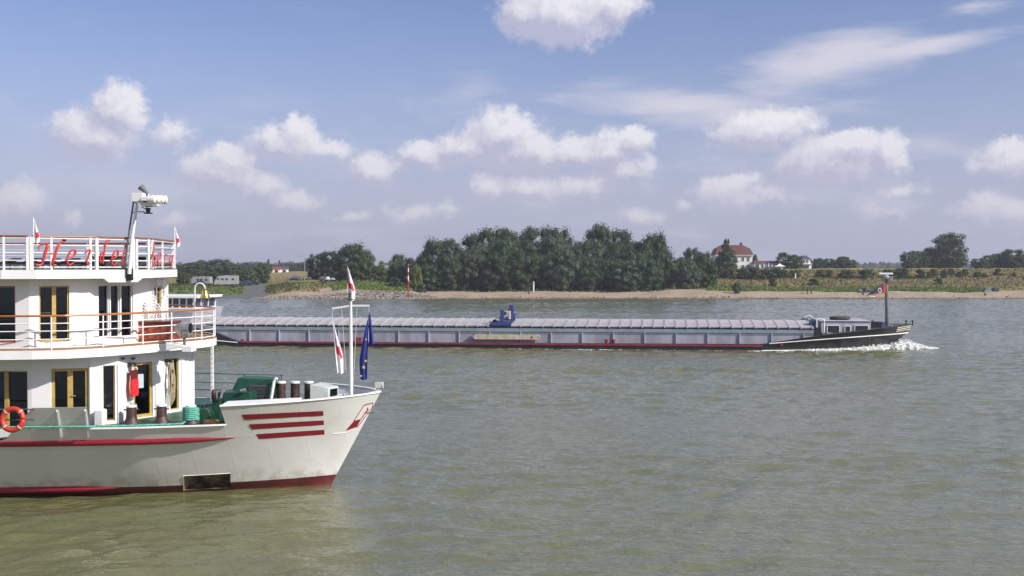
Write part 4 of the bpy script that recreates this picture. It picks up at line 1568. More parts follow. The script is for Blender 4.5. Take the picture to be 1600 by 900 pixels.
P_glass2 = see_through_glass()
P_mahog = mat('mahogany', (.33, .065, .03), .35, vary=.4, scale=2.5, stretch=(1, 1, .3), coat=.4)
P_deckw = mat('teak_deck', (.34, .19, .09), .6, vary=.3, scale=6, stretch=(.2, 3, 1))
P_brown = mat('rusty_bollard', (.085, .04, .032), .5, vary=.6, scale=5, bump=.01)
P_stain = mat('stained_recess', (.34, .27, .15), .8, col2=(.03, .02, .014), scale=1.3, detail=7)
P_steel = mat('galvanised_steel', (.45, .46, .47), .35, metal=.6, vary=.2, scale=4)
P_brass = mat('brass', (.75, .50, .14), .22, metal=1.0)
P_letter = mat('red_letter_paint', (.56, .03, .018), .4)
P_dgrey = mat('dark_grey_paint', (.09, .095, .10), .5)
P_rope_g = mat('green_rope', (.07, .32, .24), .85, col2=(.16, .45, .36), scale=14, bump=.01)
P_rope_c = mat('cream_rope', (.52, .46, .27), .9, vary=.4, scale=16, bump=.006)
P_redcloth = mat('red_bag_cloth', (.15, .006, .016), .6, vary=.2, scale=5)
P_ring = mat('orange_red_ring', (.52, .04, .02), .45)
P_eu = mat('blue_flag_cloth', (.010, .024, .22), .75)
P_star = mat('yellow_star_cloth', (.80, .60, .03), .75)
P_flagred = mat('red_flag_cloth', (.66, .02, .06), .75)
P_blackp = mat('black_plastic', (.012, .012, .014), .4)
P_pale = mat('pale_plastic', (.56, .60, .56), .25, vary=.15, scale=3)

TOPX = [0, .10, .32, .60, .95, 1.68, 2.64, 3.6, 4.7, 7, 9, 11, 13, 16, 60]
TOPB = [.02, .30, .72, 1.12, 1.55, 2.25, 2.95, 3.55, 4.08, 4.75, 5.10, 5.40, 5.6, 5.7, 5.7]
WLX = [0, 1.83, 3.3, 5.2, 7.27, 10.7, 12.9, 20, 28, 60]
WLB = [0, 0.02, .72, 1.40, 2.14, 2.65, 2.90, 4.3, 5.2, 5.5]


def hb(x, z):
    t = -x
    f = max(0, min(1.04, z / 3.38))
    g = f ** .8
    s = t - 1.83 * (1 - f)
    return g * interp(max(0, s), TOPX, TOPB) + (1 - g) * interp(t, WLX, WLB)


def on_hull(px, py, off=0.0):
    y = -3.0
    for _ in range(30):
        p = SF.on(px, py, y)
        y = .5 * y + .5 * (-(hb(p.x, p.z) + off))
    p = SF.on(px, py, y)
    return p


def htop(x):      # height of the plating (deck edge)
    return interp(-x, [0, 10.7, 11.9, 60], [2.62, 2.62, 2.24, 2.24])


xr0, xr1 = on_hull(285, 742).x, on_hull(358.5, 738).x
ZR = .70


def hull_rows():
    xs = sorted({0.0, -.05, -.12, -.22, -.35, -.5, -.7, -.95, -1.25, -1.6, -2, -2.5, -3, -3.6, -4.2, -4.75, xr0, xr1, -6, -7.3, -8, -9, -10, -10.7, -11.3, -11.9, -13, -14.5, -16, -18, -20, -23, -26, -30, -34, -38, -40, -41}, reverse=True)
    zs = [-.7, 0, .10, .325, ZR, 1.05, 1.45, 1.85, 2.24, 2.62]
    return xs, zs


XS, ZS = hull_rows()


def hpt(x, z, s):
    """hull surface point: the stem rakes back as it goes down"""
    f = max(0, z) / 3.38
    stem = -1.83 * (1 - f) - (.4 if z < 0 else 0)
    xx = stem + x * (1 + 0) if False else min(x + stem * max(0, 1 + x / 5.2), 0)
    return (xx, s * max(.012, hb(xx, max(z, 0)) * (1 if z >= 0 else .9)), z)




def xcol(px, z):
    y = -2.5
    for _ in range(15):
        x = SF.x(px, y)
        y = -hb(x, z)
    return x


m, mbk = MB(), MB()
for s in (-1, 1):
    for i in range(len(XS) - 1):
        for j in range(len(ZS) - 1):
            za, zb = ZS[j], ZS[j + 1]
            tb = lambda x, z: min(z, htop(x)) if z > 2.24 else z
            if za >= 2.24 and htop(XS[i]) <= 2.241:
                continue
            q = [hpt(XS[i], tb(XS[i], za), s), hpt(XS[i + 1], tb(XS[i + 1], za), s), hpt(XS[i + 1], tb(XS[i + 1], zb), s), hpt(XS[i], tb(XS[i], zb), s)]
            xm = (q[0][0] + q[1][0]) / 2
            if s == -1:
                for kq, (ii, zz_) in enumerate(((i, za), (i + 1, za), (i + 1, zb), (i, zb))):
                    if zz_ <= ZR + 1e-6 and zz_ >= .0 and XS[ii] in (xr0, xr1):
                        xq_ = xcol(285 if XS[ii] == xr0 else 358.5, zz_)
                        q[kq] = (xq_, -hb(xq_, zz_), zz_)
            if s == -1 and xr0 + .02 < xm < xr1 - .02 and .10 <= za < ZR:
                continue
            fc = [(0, 1, 2, 3)] if s == -1 else [(3, 2, 1, 0)]
            fc = [fc[0][::-1]]
            (mbk if zb <= .33 else m).add(q, fc)
# transom
a, b_ = [hpt(XS[-1], z, -1) for z in ZS[:-1]], [hpt(XS[-1], z, 1) for z in ZS[:-1]]
m.grid([a, b_])


def weld(o, d=.0008):
    import bmesh
    bm = bmesh.new()
    bm.from_mesh(o.data)
    bmesh.ops.remove_doubles(bm, verts=bm.verts, dist=d)
    bmesh.ops.recalc_face_normals(bm, faces=bm.faces)
    bm.to_mesh(o.data)
    bm.free()


h_o = m.build('hull', P_hull_white, ship, smooth=True)
weld(h_o)
h_o.data.set_sharp_from_angle(angle=R(40))
b_o = mbk.build('boot_top', P_boot, ship, smooth=True)
weld(b_o)
# stained thruster recess cut into the side
m = MB()
c = [(xcol(p_, z), -hb(xcol(p_, z), z), z) for p_ in (285, 358.5) for z in (.10, ZR)]
ins = [(x, y + .55, z) for x, y, z in c]
m.add(c + ins, [(4, 5, 7, 6), (0, 1, 5, 4), (2, 6, 7, 3), (1, 3, 7, 5), (0, 4, 6, 2)])
m.build('thruster_recess', P_stain, ship)
m = MB()
m.bar((c[0][0], c[0][1] - .012, .10), (c[1][0], c[1][1] - .012, ZR), .03, .03)
m.bar((c[1][0], c[1][1] - .01, ZR + .01), (c[3][0], c[3][1] - .01, ZR + .01), .025, .025)
m.build('recess_rim', P_hull_white, ship)


def side_curve(x0, x1, z, n=60, off=.0):
    return [(x0 + (x1 - x0) * k / n, -(hb(x0 + (x1 - x0) * k / n, z) + off), z) for k in range(n + 1)]


def strake(pts, r, h, name, matl):
    """half-round rail along the side, tapering at its first point"""
    rows = []
    n = len(pts)
    for i, (x, y, z) in enumerate(pts):
        k = min(1, (i + .02) / 3) ** .6
        rows.append([(x, y + .04 + (-r * k) * math.cos(a) - .0, z + h * k * math.sin(a)) for a in np.linspace(-PI / 2, PI / 2, 7)])
    mm = MB().grid(rows, flip=True)
    return mm.build(name, matl, ship, smooth=True)


strake(side_curve(-4.35, -41, 2.12), .16, .125, 'rubbing_strake', P_stripe)
xq = on_hull(192, 761).x
strake(side_curve(xq, -41, .30, 70), .20, .13, 'lower_strake', P_stripe)


def hull_quad(corners, off, name, matl, nu=14, nv=3, parent=None):
    """a painted area: corners in picture order tl, tr, br, bl, laid on the hull surface"""
    rows = []
    for i in range(nu + 1):
        u = i / nu
        r = []
        for j in range(nv + 1):
            v = j / nv
            px = (corners[0][0] * (1 - u) + corners[1][0] * u) * (1 - v) + (corners[3][0] * (1 - u) + corners[2][0] * u) * v
            py = (corners[0][1] * (1 - u) + corners[1][1] * u) * (1 - v) + (corners[3][1] * (1 - u) + corners[2][1] * u) * v
            r.append(tuple(on_hull(px, py, off)))
        rows.append(r)
    return MB().grid(rows, flip=True).build(name, matl, parent or ship, smooth=True)


for c in ([(377.5, 648), (505, 642.2), (505.5, 649.5), (382.5, 656)], [(388.5, 663.2), (505.8, 656.8), (506.3, 664), (394, 671)], [(400, 678.5), (506.5, 671.5), (507.2, 679), (405, 686)]):
    hull_quad(c, .012, 'bow_stripe', P_stripe)
# emblem at the stem
def hull_line(pts, w, name, matl, off=.014, parent=None):
    mm = MB()
    P = []
    for i in range(len(pts) - 1):
        for k in range(4):
            f = k / 4
            P.append(on_hull(pts[i][0] * (1 - f) + pts[i + 1][0] * f, pts[i][1] * (1 - f) + pts[i + 1][1] * f, off))
    P.append(on_hull(*pts[-1], off))
    for a, b_ in zip(P[:-1], P[1:]):
        mm.bar(a, b_, .008, w)
    return mm.build(name, matl, parent or ship)


em = hull_quad([(553.5, 657.5), (564.5, 654.5), (557.5, 667.2), (540, 673)], .012, 'emblem', P_stripe, 5, 4)
hull_line([(553, 657.5), (568.6, 633.3), (583, 629), (582.2, 635.5), (558, 668)], .028, 'emblem_outline', P_stripe, parent=em)
hull_line([(564, 655), (571, 644), (575.5, 640), (574.5, 637)], .045, 'emblem_letter', P_stripe, parent=em)
hull_line([(571.5, 645.5), (574.5, 643.5)], .04, 'emblem_letter_bar', P_stripe, parent=em)
# draught mark line and weld seams, faint
hull_line([(520, 678), (531, 677), (541, 676)], .018, 'hull_seam', P_white, .01)

# --- bow bulwark
def bz(x):
    return interp(-x, [0, .9, 2, 3.5, 4.8], [3.40, 3.385, 3.37, 3.355, 3.345])


def bulwark(s, xe):
    xs = [0, -.04, -.1, -.2, -.35, -.55, -.8, -1.1, -1.5, -2, -2.6, -3.2, -3.8, -4.3]
    xs = [x for x in xs if x > xe + .1] + [xe]
    out, inn = [], []
    for x in xs:
        r, q = [], []
        for k in range(5):
            z = 2.62 + (bz(x) - 2.62) * k / 4
            p = hpt(x, z, s) if x > -3 else (x, s * hb(x, z), z)
            r.append(p)
            q.append((p[0] - (.10 if x > -.3 else .02), s * max(.0, abs(p[1]) - .09), z))
        out.append(r)
        inn.append(q)
    m = MB()
    m.grid(out, flip=(s == -1))
    m.grid(inn, flip=(s == 1))
    m.grid([[o_[-1], i_[-1]] for o_, i_ in zip(out, inn)], flip=(s == -1))
    m.grid([out[-1], inn[-1]], flip=(s == -1))
    o = m.build('bulwark', P_hull_white, ship, smooth=True)
    weld(o)
    o.data.set_sharp_from_angle(angle=R(40))
    cap = MB()
    P = [Vector(p[-1]) + Vector((0, 0, .02)) for p in out]
    Q = [Vector(p[-1]) + Vector((0, 0, .02)) for p in inn]
    rows = []
    for a, b_ in zip(P, Q):
        d = (b_ - a)
        d = d.normalized() if d.length > 1e-4 else Vector((-1, 0, 0))
        e0, e1 = a - d * .035, b_ + d * .05
        rows.append([tuple(e0 - Vector((0, 0, .03))), tuple(e0 + Vector((0, 0, .015))), tuple(e1 + Vector((0, 0, .015))), tuple(e1 - Vector((0, 0, .03)))])
    cap.grid(rows, flip=(s == -1))
    cap.add(rows[-1], [(0, 1, 2, 3)])
    cap.build('bulwark_cap', P_white, ship, smooth=True, angle=40)


bulwark(-1, -4.72)
bulwark(1, -3.0)
# side plate further aft, with its two stiffeners
pa = [on_hull(140, 672), on_hull(137, 641, -.0), on_hull(51, 639.5), on_hull(34, 660), on_hull(11, 692)]
m = MB()
rows = []
for k in range(11):
    u = k / 10
    xb = pa[0].x * (1 - u) + pa[4].x * u
    xt = pa[1].x * (1 - u) + pa[2].x * u
    r = []
    for j in range(5):
        v = j / 4
        z = (2.60 if True else 0) * (1 - v) + 3.42 * v
        zb = interp(-xb, [0, 10.7, 11.9], [2.60, 2.60, 2.22])
        z = zb * (1 - v) + 3.42 * v
        x = xb * (1 - v) + xt * v
        r.append((x, -hb(x, z), z))
    rows.append(r)
m.grid(rows, flip=True)
m.grid([[(x, y + .05, z) for x, y, z in r] for r in rows])
m.grid([[r[-1], (r[-1][0], r[-1][1] + .05, r[-1][2])] for r in rows], flip=True)
m.build('side_plate', P_hull_white, ship)
for (a, b_) in (((89, 642), (95, 683)), ((133, 641), (138, 683))):
    p0, p1 = on_hull(*a, .03), on_hull(*b_, .03)
    MB().bar(p0, p1, .05, .05).build('plate_stiffener', P_white, ship)
# white edge bead along the low deck edge
m = MB()
cv = [Vector((x, -(hb(x, 2.62) + .0), 2.64)) for x in np.linspace(-4.72, -9.1, 18)]
for a, b_ in zip(cv[:-1], cv[1:]):
    m.bar(a, b_, .10, .05)
m.build('deck_edge_bead', P_white, ship)
# --- foredeck and side decks
n = 40
rows = []
for k in range(n + 1):
    x = -.25 - (40.7 - .25) * (k / n) ** 1.6
    z = htop(x) - .012
    w = hb(x, z) - .03
    rows.append([(x, -w, z), (x, 0, z + .03), (x, w, z)])
MB().grid(rows).build('foredeck', P_green, ship)

# --- decks and houses
MID = [(-41, -5.62), (-13, -5.62), (-11.6, -5.55), (-10.5, -5.32), (-9.55, -4.95), (-8.74, -4.1), (-8.25, -3.3), (-7.8, -2.4), (-7.35, -1.4), (-6.98, -.6), (-6.70, .2), (-6.58, .9), (-6.66, 1.6), (-6.95, 2.4), (-7.5, 3.3), (-8.3, 4.1), (-9.5, 4.95), (-11, 5.5), (-13, 5.62), (-41, 5.62)]


def pd(px, depth):
    X = (px - 800) / FPX * depth
    v = SF.I @ (Vector((X, depth, 0)) - Vector((SF.o.x, SF.o.y, 0)))
    return (v.x, v.y)


_s = [pd(2, 35.3), pd(57, 35.55), pd(150, 36.85), pd(212, 38.05), pd(237, 38.8), pd(277, 43.0)]
SUN = [(-41, -5.62), (-13.2, -5.62)] + _s + [(-9.3, 4.3), (-11.5, 5.5), (-13, 5.62), (-41, 5.62)]


def deck_slab(poly, z0, z1, name, mt, ms):
    m = MB()
    m.prism(poly, z0, z1 - .03, 0)
    o = m.build(name, [ms, mt], ship)
    inner = [(x * 1.0, y * .985) for x, y in poly]
    MB().prism(inner, z1 - .03, z1, 0).build(name + '_covering', mt, ship)
    return o


deck_slab(MID, 4.99, 5.30, 'promenade_deck', P_deckw, P_wall)
deck_slab(SUN, 7.61, 7.93, 'sun_deck', P_dgrey, P_wall)


def local_ray(fr, px, py):
    return fr.I @ (EYE - fr.o), fr.I @ ray(px, py)


def on_poly(px, py, poly, lim=None):
    """where the sight line first meets the upright surface over a plan polyline -> (point, arc length, edge direction)"""
    e, d = local_ray(SF, px, py)
    best, acc = None, 0
    for i in range(len(poly) - 1):
        a, b_ = Vector((*poly[i], 0)), Vector((*poly[i + 1], 0))
        L = (b_ - a).length
        den = d.x * (b_.y - a.y) - d.y * (b_.x - a.x)
        if abs(den) > 1e-9:
            k = ((a.x - e.x) * (b_.y - a.y) - (a.y - e.y) * (b_.x - a.x)) / den
            u = ((a.x - e.x) * d.y - (a.y - e.y) * d.x) / den
            if -1e-4 <= u <= 1.0001 and k > 0 and (best is None or k < best[0]):
                best = (k, acc + u * L, (b_ - a).normalized())
        acc += L
    k, s_, t_ = best
    return e + d * k, s_, t_


def cut_wall(poly, z0, z1, holes, name, matl):
    """upright wall over a plan polyline with real openings; holes are (s0, s1, z0, z1) by arc length"""
    acc, S = 0, [0]
    for i in range(len(poly) - 1):
        acc += math.dist(poly[i], poly[i + 1])
        S.append(acc)
    ss = sorted(set(S) | {h[0] for h in holes} | {h[1] for h in holes})
    zz = sorted({z0, z1} | {h[2] for h in holes} | {h[3] for h in holes})

    def P(s_):
        return interp(s_, S, [p[0] for p in poly]), interp(s_, S, [p[1] for p in poly])
    m = MB()
    for i in range(len(ss) - 1):
        for j in range(len(zz) - 1):
            sm, zm = (ss[i] + ss[i + 1]) / 2, (zz[j] + zz[j + 1]) / 2
            if any(h[0] < sm < h[1] and h[2] < zm < h[3] for h in holes):
                continue
            a, b_ = P(ss[i]), P(ss[i + 1])
            m.add([(a[0], a[1], zz[j]), (b_[0], b_[1], zz[j]), (b_[0], b_[1], zz[j + 1]), (a[0], a[1], zz[j + 1])], [(0, 1, 2, 3)])
    D = .16
    for (s0, s1, h0, h1) in holes:      # reveals
        a, b_ = P(s0), P(s1)
        t = (Vector((*b_, 0)) - Vector((*a, 0))).normalized()
        inn = Vector((-t.y, t.x, 0)) * D
        q = [Vector((*a, h0)), Vector((*b_, h0)), Vector((*b_, h1)), Vector((*a, h1))]
        q2 = [p + inn for p in q]
        m.add(q + q2, [(0, 4, 5, 1), (1, 5, 6, 2), (2, 6, 7, 3), (3, 7, 4, 0)])
    return m.build(name, matl, ship), P


P_curtain = mat('curtain_cloth', (.42, .36, .28), .9)
_cq = random.Random(8)


def CURT(w, fw):
    if w < .3:
        return []
    a_ = fw + w * _cq.uniform(.06, .16)
    return [(fw, a_), (w - a_, w - fw)] if w > .5 else ([(fw, fw + w * .25)] if _cq.random() < .6 else [])


def window(P, hole, fw, mull, fm, name='window', nm=1, door=False, inset=.09):
    s0, s1, h0, h1 = hole
    a, b_ = Vector((*P(s0), 0)), Vector((*P(s1), 0))
    t = (b_ - a).normalized()
    n_ = Vector((-t.y, t.x, 0))
    w = (b_ - a).length
    base = a + n_ * inset
    ang = math.atan2(t.y, t.x)
    fr = MB()

    def bx(u0, u1, z0, z1, dep=.07, off=0.0):
        c_ = base + t * ((u0 + u1) / 2) + n_ * off
        fr.box((c_.x, c_.y, (z0 + z1) / 2), (u1 - u0, dep, z1 - z0), ang)
    bx(0, fw, h0, h1)
    bx(w - fw, w, h0, h1)
    bx(fw, w - fw, h1 - fw, h1)
    bx(fw, w - fw, h0, h0 + fw * 1.2)
    for k in range(nm):
        if mull:
            u = w * (k + 1) / (nm + 1)
            bx(u - mull / 2, u + mull / 2, h0 + fw * 1.2, h1 - fw, .075)
    if door:
        c_ = base + t * (w * .5) - n_ * .07
        fr.box((c_.x + .10 * t.x, c_.y + .10 * t.y, h0 + 1.0), (.14, .05, .025), ang)
    f = fr.build(name, fm, ship)
    for (u0, u1) in CURT(w, fw):
        cm = MB()
        nk = 5
        rws = [[tuple(base + t * (u0 + (u1 - u0) * q_ / (nk * 2)) + n_ * (.16 + .03 * (q_ % 2)) + Vector((0, 0, z_))) for z_ in (h0 + .03, h1 - .03)] for q_ in range(nk * 2 + 1)]
        cm.grid([[(a_[0], a_[1], a_[2]) for a_ in r_] for r_ in rws])
        cm.build('curtain', P_curtain, f)
    c_ = base + t * (w / 2) + n_ * .035
    g_ = MB().box((c_.x, c_.y, (h0 + h1) / 2), (w - fw, .02, h1 - h0 - fw), ang)
    g_.build('pane', P_glass2, f)
    return f


UW = [(-41, -4.95), (-12.6, -4.95), pd(45, 36.15), pd(116, 37.0), pd(151, 37.6), pd(211, 39.3), pd(236, 41.3), pd(263, 43.9), (-10, 4.2), (-12, 4.9), (-41, 4.95)]
LW = [(-41, -4.35), (-12.2, -4.35), pd(48, 36.65), pd(77, 36.75), pd(141, 37.1), pd(158, 37.35), pd(184, 37.7), pd(206, 38.6), pd(243, 39.4), pd(262, 40.2), pd(284, 40.8), pd(303, 41.9), (-8.6, 3.0), (-11, 4.6), (-41, 4.95)]


def hole_px(poly, px0, px1, py0, py1, zlim):
    a, s0, _ = on_poly(px0, py0, poly)
    b_, s1, _ = on_poly(px1, py0, poly)
    c_, _, _ = on_poly((px0 + px1) / 2, py0, poly)
    d_, _, _ = on_poly((px0 + px1) / 2, py1, poly)
    return (s0, s1, max(d_.z, zlim[0] + .03), min(c_.z, zlim[1] - .04))


uh = [hole_px(UW, 61, 108, 446.5, 534, (5.3, 7.61)), hole_px(UW, 154, 171, 445.5, 527, (5.3, 7.61)), hole_px(UW, 173, 187.5, 445.5, 527, (5.3, 7.61)),
      hole_px(UW, 189.5, 207.5, 445.5, 527, (5.3, 7.61)), hole_px(UW, 241, 254, 446, 512, (5.3, 7.61))]
s_w0 = on_poly(1, 500, UW)[1]
e_w0 = on_poly(24, 500, UW)[1]
zt0, zb0 = uh[0][3], uh[0][2]
uh.append((e_w0 - 1.15, e_w0, zb0, zt0))
s = e_w0 - 4.2
while s > 2:
    uh.append((s, s + 1.1, zb0, zt0))
    s -= 3.1
P_inner = mat('cabin_panelling', (.08, .05, .035), .6, vary=.3, scale=2)
for (x0_, y0_, y1_, z0_, z1_) in ((-11.6, -2.9, 3.2, 5.3, 7.6), (-10.6, -2.2, 2.8, 2.64, 4.97)):
    MB().box(((x0_ - 40) / 2, (y0_ + y1_) / 2, (z0_ + z1_) / 2), (40 + x0_, y1_ - y0_, z1_ - z0_)).build('cabin_bulkhead', P_inner, ship)
uw, UP = cut_wall(UW, 5.30, 7.61, uh, 'upper_deckhouse', P_wall)
window(UP, uh[0], .05, .13, P_frame, 'window', 1)
for h in uh[1:4]:
    window(UP, h, .03, 0, P_white, 'window', 0)
window(UP, uh[4], .10, 0, P_frame, 'door', 0)
for h in uh[5:]:
    window(UP, h, .05, 0, P_mahog, 'window', 0)
lh = [hole_px(LW, 80, 138, 575.5, 668, (2.62, 4.99)), hole_px(LW, 161, 179.5, 571, 658, (2.62, 4.99)), hole_px(LW, 208.5, 238.5, 566, 652, (2.62, 4.99)), hole_px(LW, 266, 279, 559.5, 640, (2.62, 4.99))]
e_l0 = on_poly(43, 600, LW)[1]
lh.append((e_l0 - 1.5, e_l0, lh[0][2] - .1, on_poly(20, 579.5, LW)[0].z))
s = e_l0 - 4.6
while s > 2:
    lh.append((s, s + 1.4, lh[0][2], lh[0][3]))
    s -= 3.3
lw, LP = cut_wall(LW, 2.23, 4.99, lh, 'lower_deckhouse', P_wall)
window(LP, lh[0], .10, .17, P_frame, 'door', 1, True)
window(LP, lh[1], .03, 0, P_frame, 'window', 0)
dr = window(LP, lh[2], .09, 0, P_frame, 'door', 0)
window(LP, lh[3], .03, 0, P_frame, 'window', 0)
for h in lh[4:]:
    window(LP, h, .045, .14, P_frame, 'window', 1)


def upright(px, py0, py1, poly, r, name, matl, off=0.0, sq=False):
    a, _, t = on_poly(px, py0, poly)
    b_, _, _ = on_poly(px, py1, poly)
    n_ = Vector((t.y, -t.x, 0)) * off
    m = MB()
    if sq:
        m.bar(Vector((a.x, a.y, a.z)) + n_, Vector((a.x, a.y, b_.z)) + n_, r, r)
    else:
        m.tube([Vector((a.x, a.y, a.z)) + n_, Vector((a.x, a.y, b_.z)) + n_], r, 8)
    return m.build(name, matl, ship)


# door hinges rail and sticking-out door jambs on the lower house
for px in (141, 184.5, 243, 284):
    upright(px, 562 if px > 200 else 570, 655 if px > 200 else 668, LW, .05, 'corner_post', P_wall, .01)
for px in (292, 301.5):
    upright(px, 555, 645, LW, .035, 'corner_post', P_wall, .02)
# notice and round sticker on the door glass
hp = LP((lh[2][0] + lh[2][1]) / 2)
dn = []
for (p0, p1, q0, q1, nm, mt_) in ((217.5, 226.5, 585, 606, 'notice', mat('notice_paper', (.42, .52, .54), .6)),):
    a, _, t = on_poly(p0, q0, LW)
    b_, _, _ = on_poly(p1, q1, LW)
    n_ = Vector((-t.y, t.x, 0))
    c_ = (a + b_) / 2 + n_ * .08
    MB().box((c_.x, c_.y, c_.z), ((Vector((b_.x - a.x, b_.y - a.y, 0))).length, .012, a.z - b_.z), math.atan2(t.y, t.x)).build(nm, mt_, dr)
a, _, t = on_poly(214, 577, LW)
Mx = Matrix((t, Vector((0, 0, 1)).cross(t) * 1.0, Vector((0, 0, 1)))).transposed()
n_ = Vector((-t.y, t.x, 0))
m = MB()
m.tube([a + n_ * .09 + (t * math.cos(q_) + Vector((0, 0, 1)) * math.sin(q_)) * .075 for q_ in np.linspace(0, 2 * PI, 17)], .022, 5)
m.build('round_sticker', P_white, dr)

# fascia drop over the triple window
poly = SUN
a0, a1, a2, a3 = [on_poly(px, 430, SUN) for px in (163, 170, 215, 222)]
m = MB()
zl = on_poly(190, 441, SUN)[0].z
for (A, B, za, zb_) in ((a0, a1, 7.60, zl), (a1, a2, zl, zl), (a2, a3, zl, 7.60)):
    t = (B[0] - A[0]); t.z = 0; t.normalize()
    n_ = Vector((-t.y, t.x, 0)) * .12
    out = Vector((t.y, -t.x, 0)) * .004
    q = [Vector((A[0].x, A[0].y, za)) + out, Vector((B[0].x, B[0].y, zb_)) + out, Vector((B[0].x, B[0].y, 7.7)) + out, Vector((A[0].x, A[0].y, 7.7)) + out]
    m.slab(q, 1.0, n_)
m.build('fascia_drop', P_wall, ship)

# --- railings
def rail_run(poly, z0, heights, name, matl, r=.02, top=None, topmat=None, s0=None, s1=None, smoothn=1):
    acc, S = 0, [0]
    for i in range(len(poly) - 1):
        acc += math.dist(poly[i], poly[i + 1])
        S.append(acc)
    s0 = 0 if s0 is None else s0
    s1 = acc if s1 is None else s1
    ss = [s0] + [q for q in S if s0 < q < s1] + [s1]
    P = lambda s_: (interp(s_, S, [p[0] for p in poly]), interp(s_, S, [p[1] for p in poly]))
    for h in heights:
        MB().tube([(*P(q), z0 + h) for q in ss], r, 6).build(name, matl, ship)
    if top is not None:
        m = MB()
        pts = [Vector((*P(q), z0 + top)) for q in ss]
        m.tube(pts, r * 1.9, 8)
        m.build('handrail', topmat, ship)
    return P, S


def inset(poly, d):
    out = []
    for i, p in enumerate(poly):
        a = Vector(poly[max(i - 1, 0)]); b_ = Vector(poly[min(i + 1, len(poly) - 1)])
        t = (b_ - a).normalized()
        out.append((p[0] - t.y * d, p[1] + t.x * d))
    return out


MR = inset(MID, .07)
MRn = MR[:12]
rail_run(MR, 5.30, (.06, .33, .60, .85), 'rail', P_white, .019, 1.10, P_wood)


def post_at(poly, px, z0, z1, r, matl, sq=False, name='rail_post', yhint=500):
    a, s_, t = on_poly(px, yhint, poly)
    m = MB()
    if sq:
        m.box((a.x, a.y, (z0 + z1) / 2), (r * 2, r * 2, z1 - z0), math.atan2(t.y, t.x))
    else:
        m.tube([(a.x, a.y, z0), (a.x, a.y, z1)], r, 8)
    m.build(name, matl, ship)
    return a, t


for px in (-250, -168, -86, -2.5, 80, 161, 223, 268, 315, 333.5):
    post_at(MR, px, 5.28, 6.40, .025, P_white)
for (x, y) in ((-7.0, 2.45), (-8.35, 4.05), (-10.2, 5.2), (-12.5, 5.5), (-15, 5.55), (-17.5, 5.55)):
    MB().tube([(x, y, 5.28), (x, y, 6.4)], .025, 8).build('rail_post', P_white, ship)
# sun deck railing, gate left open between two posts
SR = inset(SUN, .05)
_, sa, _ = on_poly(44, 400, SR)
_, sb, _ = on_poly(50, 400, SR)
_, sc, _ = on_poly(210, 400, SR)
_, sd, _ = on_poly(213, 400, SR)
tot = sum(math.dist(SR[i], SR[i + 1]) for i in range(len(SR) - 1))
P_topr = mat('brown_handrail', (.22, .09, .05), .4)
for (q0, q1) in ((0, sa), (sb, sc), (sd, tot)):
    rail_run(SR, 7.93, (.06, .28, .53, .78, 1.0), 'rail', P_white, .021, 1.06, P_topr, q0, q1)
for px, r in ((-330, .03), (-250, .03), (-168, .03), (-86, .03), (-30, .03), (6, .03), (43.5, .045), (49.5, .055), (80, .03), (141, .035), (150.5, .05), (208, .05), (213, .04), (231, .045), (237.5, .045), (254, .03), (272.5, .035)):
    post_at(SR, px, 7.9, 8.97, r, P_white, True, yhint=400)
for (x, y) in ((-9.35, 4.25), (-11.5, 5.43), (-13.5, 5.55), (-16, 5.55), (-18.5, 5.55)):
    MB().box((x, y, 8.45), (.07, .07, 1.06)).build('rail_post', P_white, ship)

# --- lettering on the sun deck railing
LET = inset(SUN, -.02)


def glyph(strokes, name='letter'):
    m = MB()
    for st in strokes:
        w, pts = st[0], st[1]
        P = []
        for (px, py) in pts:
            a, _, t = on_poly(px, py, LET)
            P.append(a)
        # smooth the stroke
        Q = []
        for i in range(len(P) - 1):
            p0, p1, p2, p3 = P[max(i - 1, 0)], P[i], P[i + 1], P[min(i + 2, len(P) - 1)]
            for k in range(5):
                f = k / 5
                Q.append(.5 * ((2 * p1) + (-p0 + p2) * f + (2 * p0 - 5 * p1 + 4 * p2 - p3) * f * f + (-p0 + 3 * p1 - 3 * p2 + p3) * f ** 3))
        Q.append(P[-1])
        n = len(Q)
        ws = [interp(i / (n - 1), [0, .25, .75, 1], [w * .6, w, w, w * .55]) for i in range(n)]
        sc_ = 36.5 / FPX
        m.tube(Q, [max(q_ * sc_ / 2 * 1.02, .012) for q_ in ws], 6)
    return m.build(name, P_letter, ship, smooth=True)


glyph([(2.0, [(61.5, 391), (60, 387.5), (63, 382.5), (69, 380), (77, 380)]), (4.4, [(75, 381), (73, 388), (70, 397), (67, 410)]), (3.0, [(68, 409), (65, 413), (59, 414), (54.5, 412)]),
       (4.2, [(94, 379.5), (90, 386), (87, 395), (83.5, 407), (82, 413)]), (2.6, [(93, 381), (97, 377.5), (101.5, 379.5)]), (2.2, [(82, 413.5), (85, 414.5), (88.5, 413)]), (1.5, [(73, 395.6), (80, 395.6), (88, 395)])])
glyph([(3.0, [(108, 403), (114, 400.5), (118, 395.5), (117, 390.5), (112, 391), (107, 398), (104.5, 406), (106.5, 412.5), (111, 413), (117, 408.5)])])
glyph([(3.2, [(134, 394.5), (138, 391), (141, 391.5), (138.5, 399), (135.5, 408), (137, 413.5), (141.5, 411)])])
glyph([(3.0, [(172, 376), (168, 375.5), (165, 381), (163, 393), (160.8, 405), (161.5, 413)]), (2.4, [(162, 396), (158.5, 394.5), (156.8, 402), (157, 409.5), (160.5, 410)])])
glyph([(2.8, [(177, 404), (181.5, 402), (184.8, 396.5), (184, 391.5), (180.5, 392), (176.5, 399), (174.5, 407), (176, 413), (179.5, 413.5), (184, 409)])])
